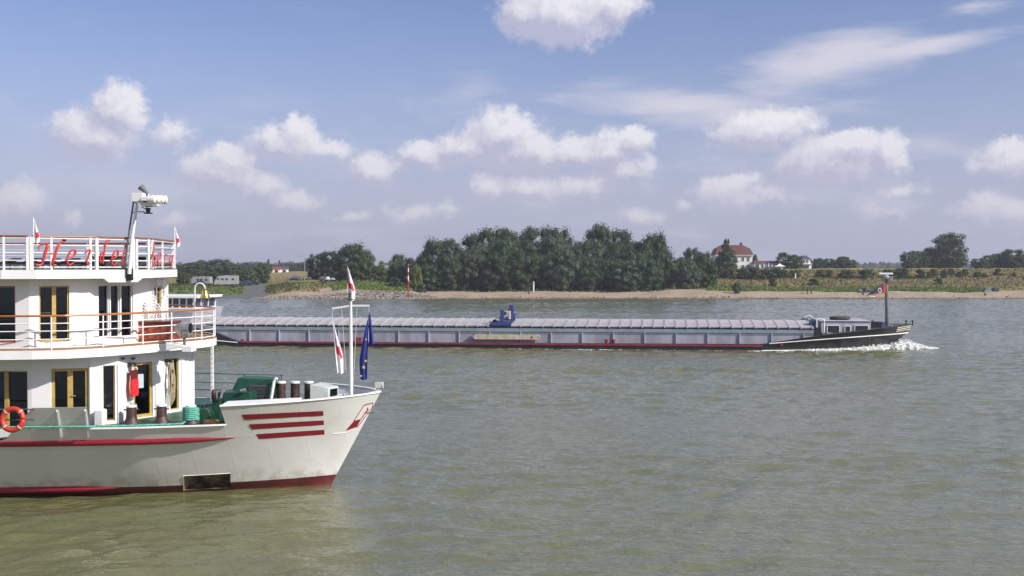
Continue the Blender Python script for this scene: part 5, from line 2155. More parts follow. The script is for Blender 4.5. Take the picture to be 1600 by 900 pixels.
glyph([(2.6, [(197.5, 380), (195.5, 388), (193, 400), (191.2, 411), (193.5, 414.5), (197, 411)])])
glyph([(2.2, [(244.5, 383), (240.8, 381), (240.2, 391), (239.3, 403), (239, 414), (241.8, 413), (242.8, 404), (240.5, 399)])])
glyph([(2.2, [(247, 407), (250.4, 402), (251, 395.5), (248.5, 396), (246.6, 405), (247.5, 414), (251.5, 411.5)])])
glyph([(2.2, [(258.3, 397), (257.6, 405), (256.6, 415.5)]), (1.8, [(257.6, 401), (259.5, 397.5), (261.5, 399)])])
glyph([(2.2, [(270, 399), (266.5, 400.5), (265, 408), (267, 412), (269, 406), (270.2, 398), (269, 409), (267.8, 417), (265, 417.5)])])

# --- searchlight mast on the sun deck
def bp(px, py, y=-3.15):
    return SF.on(px, py, y)


m = MB()
m.tube([bp(202, 428), bp(206, 375), bp(214, 320)], [.065, .058, .048], 10)
mast1 = m.build('light_mast', P_white, ship, smooth=True, angle=40)
m = MB().tube([bp(195.5, 412), bp(202, 360), bp(208.8, 315), bp(214.5, 319)], .03, 6).tube([bp(207, 332), bp(214, 331), bp(226, 331)], .02, 6).tube([bp(191, 418), bp(196, 412)], .05, 6)
m.build('mast_stay', P_dgrey, mast1)
a = bp(220, 309)
m = MB().box((a.x - .02, a.y, a.z), (.42, .55, .30))
m.slab([bp(214.5, 315, -3.4), bp(240, 318, -3.4), bp(243, 321, -3.4), bp(222, 322.5, -3.4)], .5, (0, 1, 0))
m.box((a.x + .42, a.y, a.z - .06), (.5, .9, .14))
m.build('lamp_bracket', P_white, mast1, bevel=.015)
for k, (px, py) in enumerate(((240, 312), (246.2, 311.8), (252.6, 312), (258.5, 312.5))):
    yy = -3.75 + k * .40
    c_ = SF.on(px + 1.5, py, yy)
    Mr = Matrix.Rotation(PI / 2 - .05, 3, 'Y') @ Matrix.Rotation(0, 3, 'Z')
    m = MB().lathe((c_.x - .26, yy, c_.z), [(.06, 0), (.12, .03), (.14, .12), (.145, .26)], 14, M=Mr)
    lp = m.build('floodlight', P_cream if False else P_white, mast1, smooth=True, angle=40)
    m = MB().lathe((c_.x + .005, yy, c_.z), [(.13, 0), (.10, .02), (.02, .03)], 14, M=Mr)
    m.build('lens', mat('lamp_glass', (.72, .70, .58), .15, spec=.8) if k == 0 else bpy.data.materials['lamp_glass'], lp, smooth=True)
m = MB().tube([bp(219.5, 292), bp(225, 297), bp(229.5, 303)], [.12, .075, .07], 12).tube([bp(229.5, 303), bp(228.5, 306)], .05, 8)
m.build('horn', P_dgrey, mast1, smooth=True, angle=50)
c_ = bp(231.5, 329)
m = MB().lathe((c_.x, c_.y, c_.z - .11), [(.15, 0), (.16, .03), (.07, .05), (.08, .17), (.10, .2)], 12).tube([bp(221, 323), c_], .015, 5).tube([bp(228, 322), c_], .015, 5)
m.build('anemometer_lamp', P_blackp, mast1)
a, _, t = on_poly(204.5, 420, SUN)
MB().box((a.x - .0, a.y - .10, SF.on(204, 429, a.y - .1).z), (.20, .16, .41)).build('loudspeaker_box', P_blackp, ship, bevel=.01)
a, _, t = on_poly(205.5, 420, SR)
MB().bar(SF.on(202.5, 419, a.y - .05), SF.on(207.5, 376, a.y - .05), .03, .11).build('mast_shoe', P_white, ship)

# --- loose things on the sun deck
def lounger(px, y, w, label, hgt=.32):
    x = SF.x(px, y)
    r = SF.empty('sun_lounger', (x, y, 7.93), label, 'sun lounger', 'folded loungers on the sun deck')
    MB().box((0, 0, hgt * .62), (w, .62, .10)).build('mattress', P_blackp, r, bevel=.02)
    m = MB()
    m.box((0, .3, hgt * .45), (w, .05, .05)).box((0, -.3, hgt * .45), (w, .05, .05))
    m.build('frame', P_dgrey, r)
    for s1_ in (-1, 1):
        for s2_ in (-1, 1):
            MB().box((s1_ * w * .42, s2_ * .3, hgt * .22), (.05, .05, hgt * .44)).build('leg', P_dgrey, r)
    b_ = MB().bar((-w * .45, 0, hgt * .66), (-w * .12, 0, hgt * 1.1), .6, .06)
    b_.build('backrest', P_blackp, r)


lounger(66, -2.6, 1.2, 'folded dark lounger behind the tall capital letter on the top railing')
lounger(96, -1.8, 1.3, 'folded dark lounger behind the second letter on the top railing')
lounger(128, -2.2, 1.5, 'folded dark lounger behind the third letter on the top railing')
lounger(35, -2.4, 1.4, 'folded dark lounger left of the open gap in the top railing')
for (px, y, w, h, lab) in ((171, -1.0, .95, .46, 'large dark covered chest between the mast foot and the railing letters'), (226, -.6, .55, .44, 'dark winch housing on the sun deck beside the front railing')):
    x = SF.x(px, y)
    r = SF.empty('deck_chest', (x, y, 7.93), lab, 'chest')
    MB().box((0, 0, h * .42), (w, .7, h * .84)).build('body', P_dgrey, r, bevel=.03)
    MB().box((0, 0, h * .92), (w * 1.05, .76, h * .16)).build('lid', P_blackp, r, bevel=.02)
e = SF.on(100, 375, -4.6)
MB().box((e.x, e.y, e.z), (.10, .10, .09)).tube([(e.x, e.y + .01, e.z), (e.x, e.y + .01, 8.9)], .012, 5).build('deck_lamp', P_blackp, ship)


# --- small house flags on the railing and the three on the bow mast
def hang_flag(base_px, base_py, ytop, L, W, name, label, cat, matl, patch, depth_y, group=None, lean=0.0, folds=1.4, rev=1, star=False, n=18):
    """cloth hanging in folds from its upper corner; px rows give its extent"""
    o = SF.on(base_px, base_py, depth_y)
    r = SF.empty(name, o, label, cat, group)
    m = MB()

    def f(u, v):       # u across 0..1, v down 0..1
        wdt = W * (0.06 + .94 * min(1, v * 1.5) ** .8) * (1 - .35 * max(0, v - .75) * 4 * .5)
        x = rev * u * wdt + lean * v * L
        y = .05 * math.sin(u * folds * PI * 2) * W * 2 * min(1, v * 2) + .02 * math.sin(v * 7 + u * 2)
        z = -v * L - u * .10 * L * (1 - v) + .02 * math.sin(u * 9)
        return (x, y, z)
    rows = [[f(u, v) for v in np.linspace(0, 1, n)] for u in np.linspace(0, 1, 22)]
    mi = []
    m.grid(rows)
    if patch:
        mi = []
        for i in range(21):
            for j in range(n - 1):
                u, v = i / 21, j / (n - 1)
                mi.append(1 if patch(u, v) else 0)
        m.m = mi
    m.build('cloth', matl, r, smooth=True)
    return r, f


P_wc = P_whitecloth
cross = lambda u, v: (.42 < v < .62 and .12 < u < .75) or (.30 < v < .42 and .1 < u < .28) or (.62 < v < .70 and .55 < u < .8)
f1, _ = hang_flag(542.5, 414, 0, 1.32, .30, 'house_flag', 'white and red flag drooping from the very top of the bow mast', 'flag', [P_wc, P_flagred], cross, -.05, lean=.02, rev=1)
f2, _ = hang_flag(519.3, 497, 0, 2.05, .30, 'house_flag', 'white and red flag hanging from the left arm of the bow mast', 'flag', [P_wc, P_flagred], cross, 0, lean=.09, rev=1)
f3, ff = hang_flag(576.2, 486, 0, 2.55, .30, 'blue_flag', 'blue flag with yellow stars hanging from the right arm of the bow mast', 'flag', [P_eu], None, 0, lean=-.03, rev=-1)
m = MB()
def star5(c_, r_):
    V, k0 = [], 0
    for k in range(10):
        a = PI / 2 + k * PI / 5
        q = r_ if k % 2 == 0 else r_ * .42
        V.append((c_[0] + q * math.cos(a), c_[1], c_[2] + q * math.sin(a)))
    m.add(V, [tuple(range(9, -1, -1))])
    m.add([(x, y + .02, z) for x, y, z in V], [tuple(range(10))])
for (u, v, r_) in ((.35, .80, .075), (.10, .72, .06), (.22, .40, .04), (.72, .93, .05)):
    p = ff(u, v)
    star5((p[0], -.17, p[2]), r_)
m.build('star', P_star, f3)
# second fold of the blue flag falling to the right
rows = [[(.0 + u * (.04 + .15 * v), .03 + .05 * math.sin(u * 7), -.15 - v * 1.15 + u * .1) for v in np.linspace(0, 1, 10)] for u in np.linspace(0, 1, 8)]
MB().grid(rows).build('cloth_fold', P_eu, f3, smooth=True)
for (px, py, lab, dy) in ((52.5, 341, 'small white and red pennant on the railing left of the red lettering', -5.4), (273.2, 355, 'small white and red pennant at the right end of the top railing', .9)):
    fx_, _ = hang_flag(px, py, 0, .80 if px < 100 else .74, .22, 'railing_pennant', lab, 'flag', [P_wc, P_flagred], lambda u, v: .52 < v < .72 and .3 < u < .8, dy)
    MB().tube([(-.01, 0, .03), (-.03, 0, -1.0)], .012, 5).build('staff', P_white, fx_)

# --- bow mast
mx = SF.x(548, 0)
zt_ = SF.on(548, 468, 0).z
m = MB().tube([(mx, 0, 2.6), (mx, 0, 4.6), (mx, 0, zt_)], [.075, .070, .045], 12)
bm_ = m.build('bow_mast', P_white, ship, smooth=True, angle=40)
a, b_ = SF.on(519, 482, 0), SF.on(577, 477.5, 0)
m = MB().bar((a.x, 0, a.z), ((a.x + b_.x) / 2, 0, (a.z + b_.z) / 2 + .05), .05, .07).bar(((a.x + b_.x) / 2, 0, (a.z + b_.z) / 2 + .05), (b_.x, 0, b_.z), .05, .07)
m.build('crossarm', P_white, bm_)
m = MB().lathe((mx - .02, 0, zt_ - .02), [(.11, 0), (.14, .04), (.07, .06), (.08, .22), (.09, .26)], 12)
m.build('navigation_light', P_dgrey, bm_)
m = MB()
for (p, q_) in (((533.5, 482), (541, 582)), ((558, 481), (552, 600)), ((519.3, 482), (519.3, 497)), ((577, 478), (576.3, 487))):
    m.tube([SF.on(*p, 0), SF.on(*q_, 0)], .008, 4)
m.build('halyard', mat('pale_cord', (.55, .53, .5), .8), bm_)
MB().tube([SF.on(545.5, 466, -.05), SF.on(542, 412, -.05)], .014, 5).build('flag_staff', P_dgrey, bm_)

# --- bow light
a = SF.on(589, 604, .15)
m = MB().tube([(a.x, .15, 3.38), (a.x, .15, a.z)], .03, 8).box((a.x + .06, .15, a.z + .06), (.26, .22, .20)).tube([(a.x + .2, .15, a.z + .05), (a.x + .24, .15, a.z + .05)], .13, 12)
m.build('bow_lamp', P_pale, ship, bevel=.012)

# --- foredeck fittings
for px in (438.5, 460.5, 482):
    x = SF.x(px, -.6)
    zt2 = SF.on(px, 596, -.6).z
    m = MB().lathe((x, -.6, 2.62), [(.24, 0), (.24, .03), (.165, .05), (.165, zt2 - 2.70), (.165, zt2 - 2.67)], 16)
    b0 = m.build('foredeck_bollard', P_brown, ship, smooth=True, angle=40)
    MB().lathe((x, -.6, zt2 - .06), [(.175, 0), (.175, .055), (.16, .065)], 16).build('cap', P_white, b0, smooth=True, angle=40)
for (px, py, lab) in ((205.5, 662, ''), (252.5, 660.5, ''), (298.5, 661.5, 'rope')):
    p = SF.onz(px, py, 2.62)
    hgt = .60
    m = MB().lathe((p.x, p.y, 2.63), [(.29, 0), (.27, .05), (.20, .14), (.175, .24), (.175, .46), (.165, .5), (.165, hgt - .03)], 18)
    m.tube([(p.x - .27, p.y, 2.63 + .47), (p.x + .27, p.y, 2.63 + .47)], .025, 6)
    b0 = m.build('mooring_bollard', P_brown, ship, smooth=True, angle=40)
    MB().lathe((p.x, p.y, 2.63 + hgt - .035), [(.175, 0), (.175, .045), (.15, .06)], 18).build('cap', P_white, b0, smooth=True, angle=40)
    if lab == 'rope':
        RB = p.copy()

# ropes
def rope(pts, r, name, label, matl, twist=True, closed=False):
    P = [Vector(p) for p in pts]
    o = P[0].copy()
    root = None
    Q = []
    for i in range(len(P) - 1):
        L = (P[i + 1] - P[i]).length
        k = max(1, int(L / (r * 2.2)))
        for j in range(k):
            Q.append(P[i] + (P[i + 1] - P[i]) * j / k - o)
    Q.append(P[-1] - o)
    rr = [r * (1 + (.14 if i % 2 else -.14)) for i in range(len(Q))] if twist else r
    m = MB().tube(Q, rr, 7)
    ob = m.build(name, matl, None, smooth=True)
    ob.location = SF.w(o)
    ob.rotation_euler = (0, 0, SF.rz)
    setp(ob, label, 'rope')
    return ob


pts = []
q_ = random.Random(4)
for k in range(7):       # turns round the bollard
    for j in range(16):
        th = j / 16 * 2 * PI
        pts.append((RB.x + (.235 + .015 * (k % 2)) * math.cos(th), RB.y + .235 * math.sin(th), 2.72 + (k + j / 16) * .066))
rope(pts, .040, 'rope_coil', 'green rope wound in turns round the bollard nearest the windlass', P_rope_g)
pts = [(-30, -(hb(-30, 2.6) + .1), 2.72)]
for px in range(-40, 142, 6):
    y = -4.6
    for _ in range(10):
        p = SF.on(px, 667.8 - px * .008, y)
        y = -(hb(p.x, 2.8) + .10)
    pts.append(tuple(p))
for px in range(146, 286, 6):
    p = SF.on(px, 666.5 - (px - 146) * .006, -(hb(SF.x(px, -4.4), 2.62) - .12))
    pts.append((p.x, p.y, max(p.z, 2.69)))
pts.append((RB.x - .1, RB.y - .30, 2.72))
rope(pts, .036, 'mooring_line', 'long green mooring rope stretched along the ship side to a bollard', P_rope_g)
cz = SF.onz(330, 662, 2.64)
pts = [(cz.x + .26 * math.cos(t) * (1 - .04 * k), cz.y + .22 * math.sin(t) * (1 - .04 * k), 2.67 + k * .03) for k in range(4) for t in np.linspace(0, 2 * PI, 14)]
rope(pts, .03, 'rope_coil', 'small tan rope coil on the green deck beside the windlass', mat('tan_rope', (.42, .24, .07), .9, vary=.4, scale=12))

# windlass
def gbox(px0, px1, py0, py1, y, dpt, m, mi=0):
    a, b_ = SF.on(px0, py0, y), SF.on(px1, py1, y)
    m.box(((a.x + b_.x) / 2, y + dpt / 2, (a.z + b_.z) / 2), (b_.x - a.x, dpt, a.z - b_.z), mi=mi)


m = MB()
gbox(331, 344, 624, 662, -2.2, .5, m)
gbox(340, 392, 613, 628, -2.0, 1.0, m)
gbox(308, 330, 632, 660, -1.6, 1.3, m)
wl = m.build('windlass', P_dkgreen, ship, bevel=.02)
m = MB()
for px in (313, 319, 325):
    a = SF.on(px, 645, -2.3)
    m.tube([(a.x, -2.3, a.z - .3), (a.x, -2.3, a.z + .25)], .05, 8)
a = SF.on(322, 648, -2.4)
m.tube([(a.x, -2.9, a.z), (a.x, -1.4, a.z)], .22, 14)
m.tube([(a.x, -2.95, a.z), (a.x, -2.85, a.z)], .30, 14)
m.build('drum', P_dkgreen, wl)
m = MB()
m.tube([SF.on(376, 611, -2.1), SF.on(384, 609, -2.1)], .06, 8).tube([SF.on(350, 612, -2.1), SF.on(352, 600, -2.1)], .035, 8)
m.tube([SF.on(345, 622, -2.3), SF.on(349, 607, -2.3), SF.on(352, 603, -2.3)], .045, 8)
m.build('brake_lever', P_steel, wl)
a = SF.on(334, 622, -2.2)
m = MB().lathe((a.x, -2.2, a.z - .05), [(.09, 0), (.09, .25), (.07, .33), (.03, .36)], 12)
m.build('motor_cap', P_brown, wl, smooth=True)
# chain hanging at the windlass
m = MB()
for k in range(6):
    a = SF.on(322 + (k % 2) * 2.5, 640 + k * 3.2, -2.75)
    m.tube([a + Vector((.05 * math.cos(t), .02 * (k % 2), .05 * math.sin(t))) for t in np.linspace(0, 2 * PI, 9)], .015, 5)
m.build('chain', mat('rusty_chain', (.30, .13, .05), .7, vary=.4, scale=9), ship)
# raised green hatch with louvre
m = MB()
q = [SF.on(372, 590.5, -1.2), SF.on(427, 593, -1.2), SF.on(421, 629, -1.2), SF.on(352, 629, -1.2)]
m.slab(q[::-1], .9, (0, 1, 0))
hatch = m.build('engine_hatch', P_green, ship, bevel=.015)
m = MB()
for k in range(9):
    f = k / 8
    m.bar(SF.on(392 - f * 3, 604 + f * 18, -1.24), SF.on(417.5 - f * 2, 604.5 + f * 18, -1.24), .04, .022)
m.bar(SF.on(391, 602.5, -1.24), SF.on(419, 603, -1.24), .05, .03).bar(SF.on(391, 602, -1.24), SF.on(388, 624, -1.24), .05, .03).bar(SF.on(419, 602, -1.24), SF.on(415.5, 624, -1.24), .05, .03)
m.build('louvre', P_dgrey, hatch)
m = MB().tube([SF.on(423, 627, -1.35), SF.on(428, 597, -1.35), SF.on(431, 591.5, -1.35), SF.on(434, 592.5, -1.35)], .055, 8)
m.build('hatch_stay', P_white, hatch)
# long white locker lid just inside the bulwark
m = MB()
a, b_ = SF.on(352, 632, -3.3), SF.on(466, 627, -2.6)
m.slab([(a.x, -3.75, 3.29), (b_.x, -2.72, 3.31), (b_.x, -2.1, 3.36), (a.x, -3.0, 3.33)], .06, (0, 0, 1))
m.box(((a.x + b_.x) / 2 - .2, -2.2, 2.95), (b_.x - a.x - 1.0, .4, .66))
m.build('bulwark_locker', P_white, ship)
# pale box with a window near the stem
A, B_, Cc, D_ = SF.on(484, 600.5, -1.2), SF.on(513, 606, -1.15), SF.on(529, 607, -.55), SF.on(503, 602.5, -.5)
zt3 = (A.z + B_.z) / 2
m = MB()
base = [(A.x, A.y), (B_.x, B_.y), (Cc.x, Cc.y), (D_.x, D_.y)]
m.add([(A.x, A.y, 2.62), (B_.x, B_.y, 2.62), (Cc.x, Cc.y, 2.62), (D_.x, D_.y, 2.62), (A.x, A.y, A.z), (B_.x, B_.y, B_.z), (Cc.x, Cc.y, B_.z), (D_.x, D_.y, A.z)],
      [(3, 2, 1, 0), (4, 5, 6, 7), (0, 1, 5, 4), (1, 2, 6, 5), (2, 3, 7, 6), (3, 0, 4, 7)])
lk = m.build('deck_locker', P_pale, ship, bevel=.02)
m = MB()
u1, u2 = Vector((B_.x, B_.y, 0)), Vector((Cc.x, Cc.y, 0))
n_ = (u2 - u1).normalized().cross(Vector((0, 0, 1))) * .012
m.slab([Vector((*(u1 * .85 + u2 * .15).xy, B_.z - .32)) + n_, Vector((*(u1 * .15 + u2 * .85).xy, B_.z - .32)) + n_, Vector((*(u1 * .15 + u2 * .85).xy, B_.z - .06)) + n_, Vector((*(u1 * .85 + u2 * .15).xy, B_.z - .06)) + n_], .012, n_.normalized())
m.build('locker_window', P_glass2, lk)
m = MB()
a = SF.on(565, 612, .3)
m.box((a.x, .3, 3.15), (.7, .5, .12)).box((a.x - .9, .2, 3.2), (.55, .25, .18))
m.build('stem_platform', P_white, ship, bevel=.02)
# green guard rail on the far side
m = None
for zz in (2.95, 3.25, 3.62):
    MB().tube([(-9.2, 4.55, zz), (-7, 4.1, zz), (-4.6, 3.7, zz)], .016, 5).build('far_rail', P_dkgreen, ship)
for x, y in ((-9.2, 4.55), (-7.7, 4.25), (-6.3, 3.98), (-4.7, 3.72)):
    MB().tube([(x, y, 2.6), (x, y, 3.63)], .022, 6).build('far_rail_post', P_dkgreen, ship)
# white pillar carrying the front of the promenade deck
m = MB().box((-6.62, .95, 3.84), (.09, .09, 2.45))
pl = m.build('deck_pillar', P_white, ship)
m = MB()
for k in range(12):
    m.tube([(-6.62, .90, 2.9 + k * .18), (-6.62, .893, 2.9 + k * .18)], .018, 8)
m.build('pillar_hole', P_dgrey, pl)

# --- promenade deck things
# searchlight on its bracket
c_ = SF.on(288, 514, -2.1)
m = MB().tube([(c_.x - .25, c_.y + .02, c_.z - .02), (c_.x - .19, c_.y, c_.z), (c_.x + .20, c_.y - .04, c_.z + .02)], [.17, .20, .205], 18)
sl = m.build('searchlight', P_steel, ship, smooth=True, angle=40)
m = MB().tube([(c_.x + .195, c_.y - .04, c_.z + .02), (c_.x + .24, c_.y - .045, c_.z + .022)], [.222, .222], 18)
m.build('searchlight_rim', P_steel, sl)
m = MB().tube([(c_.x + .235, c_.y - .045, c_.z + .022), (c_.x + .248, c_.y - .046, c_.z + .022)], .185, 18)
m.build('lens', P_glass2, sl)
m = MB().tube([(c_.x, c_.y - .27, c_.z), (c_.x, c_.y - .27, c_.z - .27), (c_.x, c_.y, c_.z - .32), (c_.x, c_.y + .27, c_.z - .27), (c_.x, c_.y + .27, c_.z)], .022, 6).tube([(c_.x, c_.y, c_.z - .32), (c_.x, c_.y, c_.z - .62)], .05, 8)
m.build('yoke', P_dgrey, sl)
a, b_ = SF.on(284.5, 541, -2.3), SF.on(300, 550, -2.3)
m = MB().box(((a.x + b_.x) / 2, -2.1, (a.z + b_.z) / 2), (b_.x - a.x, .5, a.z - b_.z))
m.slab([SF.on(259, 535, -2.35), SF.on(259, 548, -2.35), SF.on(286, 543, -2.35), SF.on(286, 540, -2.35)], .4, (0, 1, 0))
m.build('light_bracket', P_wall, ship, bevel=.015)
# bell
c_ = SF.on(304.5, 470, -.1)
zt4 = SF.on(304, 442, -.1).z
pts = [(c_.x, -.1, 5.3), (c_.x, -.1, zt4 - .2)] + [(c_.x + .19 - .19 * math.cos(t), -.1, zt4 - .2 + .19 * math.sin(t)) for t in np.linspace(.3, PI - .1, 9)] + [(c_.x + .38, -.1, zt4 - .30)]
bs = MB().tube(pts, .028, 8).build('bell_stand', P_white, ship, smooth=True)
m = MB().lathe((c_.x + .385, -.1, zt4 - .56), [(.20, 0), (.18, .04), (.13, .13), (.11, .25), (.06, .32), (.02, .35)], 18)
m.build('bell', P_brass, bs, smooth=True, angle=60)
MB().tube([(c_.x + .37, -.1, zt4 - .55), (c_.x + .28, -.12, zt4 - .85), (c_.x + .2, -.12, zt4 - 1.0)], .010, 5).build('bell_rope', P_white, bs)
# mahogany chest
p0, p1 = SF.onz(216, 533, 5.32), SF.onz(276, 529, 5.32)
yc = -.80
xA, xB = SF.x(216, yc), SF.x(275, yc)
ch = SF.empty('wooden_chest', ((xA + xB) / 2, yc, 5.30), 'mahogany chest standing behind the middle railing, left of the searchlight', 'chest')
W_ = xB - xA
m = MB().box((0, 0, .33), (W_, .75, .66)).box((0, 0, .03), (W_ + .03, .78, .06))
m.build('body', P_mahog, ch, bevel=.01)
m = MB()
for k in range(3):
    m.box((-W_ / 2 + W_ * (k + .5) / 3, -.38, .34), (W_ / 3 - .08, .02, .5))
m.build('panel', mat('light_mahogany', (.45, .10, .045), .3, vary=.35, scale=3, stretch=(1, 1, .3), coat=.4), ch, bevel=.005)
MB().box((0, 0, .70), (W_ + .10, .85, .07)).build('lid', mat('dark_mahogany', (.16, .03, .02), .35), ch, bevel=.01)
# stacked white wire chairs
def wire_chair(loc, rz, label):
    r = SF.empty('wire_chair', loc, label, 'chair', 'white wire chairs stacked on the promenade deck', rz)
    m = MB()
    for s1_ in (-1, 1):
        m.tube([(s1_ * .22, -.22, 0), (s1_ * .24, -.20, .42), (s1_ * .25, -.16, .62), (s1_ * .25, .14, .64), (s1_ * .22, .24, .42), (s1_ * .21, .28, 0)], .021, 6)
    m.build('frame', P_white, r)
    m = MB()
    for k in range(7):
        m.tube([(-.2, -.2 + k * .065, .43), (.2, -.2 + k * .065, .43)], .011, 4)
    m.tube([(-.22, -.22, .43), (.22, -.22, .43), (.22, .22, .43), (-.22, .22, .43), (-.22, -.22, .43)], .018, 5)
    m.build('seat', P_white, r)
    m = MB().tube([(-.22, .22, .43), (-.22, .28, .75), (-.13, .31, .92), (0, .32, .95), (.13, .31, .92), (.22, .28, .75), (.22, .22, .43)], .021, 6)
    for k in range(5):
        x = -.15 + k * .075
        m.tube([(x, .22, .43), (x, .31, .90)], .011, 4)
    m.build('backrest', P_white, r)
    return r


levels = ['lowest', 'second lowest', 'third lowest', 'middle', 'third highest', 'second highest', 'topmost']
for si, (px, yy, nm) in enumerate(((225, -.35, 'left stack beside the wall'), (243, .0, 'right stack by the ladder'))):
    x = SF.x(px, yy)
    for k in range(7):
        wire_chair((x + .018 * k, yy - .01 * k, 5.30 + k * .115), -1.9 if si == 0 else -1.7, f'white wire chair, {levels[k]} in the {nm}')
# ladder between promenade deck and sun deck
m = MB()
yl = .55
lt, lb = SF.on(243.5, 423, yl), SF.on(246, 508, yl)
rt, rb_ = SF.on(255.5, 423, yl), SF.on(257, 508, yl)
m.tube([lb, lt, lt + Vector((-.05, .05, .2))], .022, 6).tube([rb_, rt, rt + Vector((-.05, .05, .2))], .022, 6)
for k in range(9):
    f = (k + .5) / 9
    m.tube([lb.lerp(lt, f), rb_.lerp(rt, f)], .016, 5)
m.build('ladder', P_steel, ship)
m = MB().tube([lt + Vector((-.22, 0, 0)), lt + Vector((-.25, 0, .12)), lt + Vector((-.02, 0, .18))], .014, 5)
m.build('ladder_hoop', P_steel, ship)

# --- hanging gear by the lower door
a, _, t = on_poly(201, 566, LW)
n_ = Vector((t.y, -t.x, 0))
hk = a + n_ * .02
m = MB().box((hk.x + n_.x * .08, hk.y + n_.y * .08, hk.z - .08), (.26, .16, .14))
m.build('wall_hook', P_blackp, ship)
bag = SF.empty('throw_bag', a + n_ * .12, 'red rescue bag hanging on the wall left of the glazed door', 'bag', rz=math.atan2(t.y, t.x))
sc_ = 38.5 / FPX
m = MB()
rows = []
for (dz, hw) in ((-26, 8.6), (-32, 9.2), (-44, 9.5), (-50, 9.2), (-52.5, 7.5)):
    rows.append((dz * sc_, hw * sc_))
V = []
for (z, hw) in rows:
    V.append([(-hw, -.01, z), (-hw, -.14, z), (hw, -.14, z), (hw, -.01, z), (-hw, -.01, z)])
m.grid(V)
m.add([V[0][i] for i in range(4)], [(0, 1, 2, 3)])
m.build('pocket', mat('bright_red_cloth', (.72, .02, .025), .55), bag)
m = MB()
m.box((0, -.06, -20 * sc_), (17.6 * sc_, .11, 16 * sc_))
m.build('body', P_redcloth, bag, bevel=.015)
m = MB()
for s1_ in (-1, 1):
    m.tube([(s1_ * 3 * sc_, -.08, -3 * sc_), (s1_ * 6.5 * sc_, -.08, -14 * sc_)], .016, 5)
m.tube([(-.03, -.04, -2 * sc_), (-8 * sc_, -.05, -18 * sc_), (-11 * sc_, -.05, -38 * sc_), (-7 * sc_, -.05, -55 * sc_), (1 * sc_, -.05, -58 * sc_), (7 * sc_, -.05, -53 * sc_)], .016, 5)
m.build('strap', P_rope_c, bag)
a, _, t = on_poly(259, 561, LW)
n_ = Vector((t.y, -t.x, 0))
m = MB().box((a.x + n_.x * .08, a.y + n_.y * .08, a.z - .06), (.30, .16, .12))
m.build('wall_hook', P_blackp, ship)
rp = SF.empty('hanging_line', a + n_ * .12, 'cream rope looped over a hook right of the glazed door', 'rope', rz=math.atan2(t.y, t.x))
m = MB()
for k in range(7):
    w = (3.5 + k * .9) * sc_
    L = (58 + k * 3.2) * sc_
    x0 = 2.0 * sc_
    m.tube([(x0 - w * .4, -.03 - .012 * k, -2 * sc_), (x0 - w, -.03 - .012 * k, -L * .45), (x0 - w * .6, -.03 - .012 * k, -L * .9), (x0, -.03, -L), (x0 + w * .9, -.03 - .012 * k, -L * .85), (x0 + w * 1.2, -.03 - .012 * k, -L * .45), (x0 + w * .4, -.03 - .012 * k, -2 * sc_)], .013, 5)
m.build('loop', P_rope_c, rp)
m = MB()
for zz in (-17, -40):
    m.tube([(0, -.16, zz * sc_), (.0, -.16, (zz - 6) * sc_)], [.045, .03], 8)
m.build('toggle', P_mahog, rp)
# tap and small lamp over the door, white locker left of it
for px in (190, 206):
    a, _, t = on_poly(px, 560, LW)
    n_ = Vector((t.y, -t.x, 0))
    MB().box((a.x + n_.x * .06, a.y + n_.y * .06, a.z), (.10, .12, .07)).build('wall_lamp', P_dgrey, ship)
a = SF.onz(150, 668, 2.63)
m = MB().box((a.x, a.y + .35, 2.92), (.34, .35, .56))
m.build('vent_box', P_wall, ship, bevel=.05)
a, _, t = on_poly(200, 640, LW)
n_ = Vector((t.y, -t.x, 0))
m = MB().tube([a + n_ * .1 + Vector((0, 0, .0)), a + n_ * .1 + Vector((0, 0, .22)), a + n_ * .22 + Vector((.08, 0, .2)), a + n_ * .22 + Vector((.12, 0, 0))], .025, 6)
m.build('deck_tap', P_steel, ship)
# --- life ring and low guard rail at the left
a = SF.on(21.5, 655, -5.55)
P_band = mat('faded_band', (.58, .34, .26), .6)
ring = SF.empty('life_ring', (a.x, -5.62, a.z - .40), 'orange red life ring with faded bands hanging on the low side rail', 'life ring')
rows = []
m = MB()
m.tube([(.34 * math.cos(t), .05 * math.sin(t * 1), .40 + .34 * math.sin(t)) for t in np.linspace(0, 2 * PI, 33)], .085, 10)
m.build('ring', P_ring, ring, smooth=True)
for k in range(4):
    th = PI / 4 + k * PI / 2
    m = MB().tube([(.34 * math.cos(th + d_), .05 * math.sin(th + d_), .40 + .34 * math.sin(th + d_)) for d_ in (-.10, 0, .10)], .092, 10)
    m.build('band', P_band, ring, smooth=True)
for (dz, nm) in ((0, 'low_rail'), (-.34, 'low_rail')):
    z = SF.on(20, 640, -5.4).z + dz
    MB().tube([(-40, -5.5, z), (-12.9, -5.5, z), (SF.x(52, -5.3), -5.3, z)], .022, 6).build(nm, P_dgrey, ship)
for x in (-13.6, -15.6, -17.6, -19.6, -21.6):
    MB().tube([(x, -5.5, 2.2), (x, -5.5, SF.on(20, 640, -5.4).z)], .022, 6).build('low_rail_post', P_dgrey, ship)
# ------------------------------------------------------------------ things on the far bank
def spot(px, Y, dz=0.0):
    X = (px - 800) / FPX * Y
    return Vector((X, Y, ground_z(X, Y) + dz))


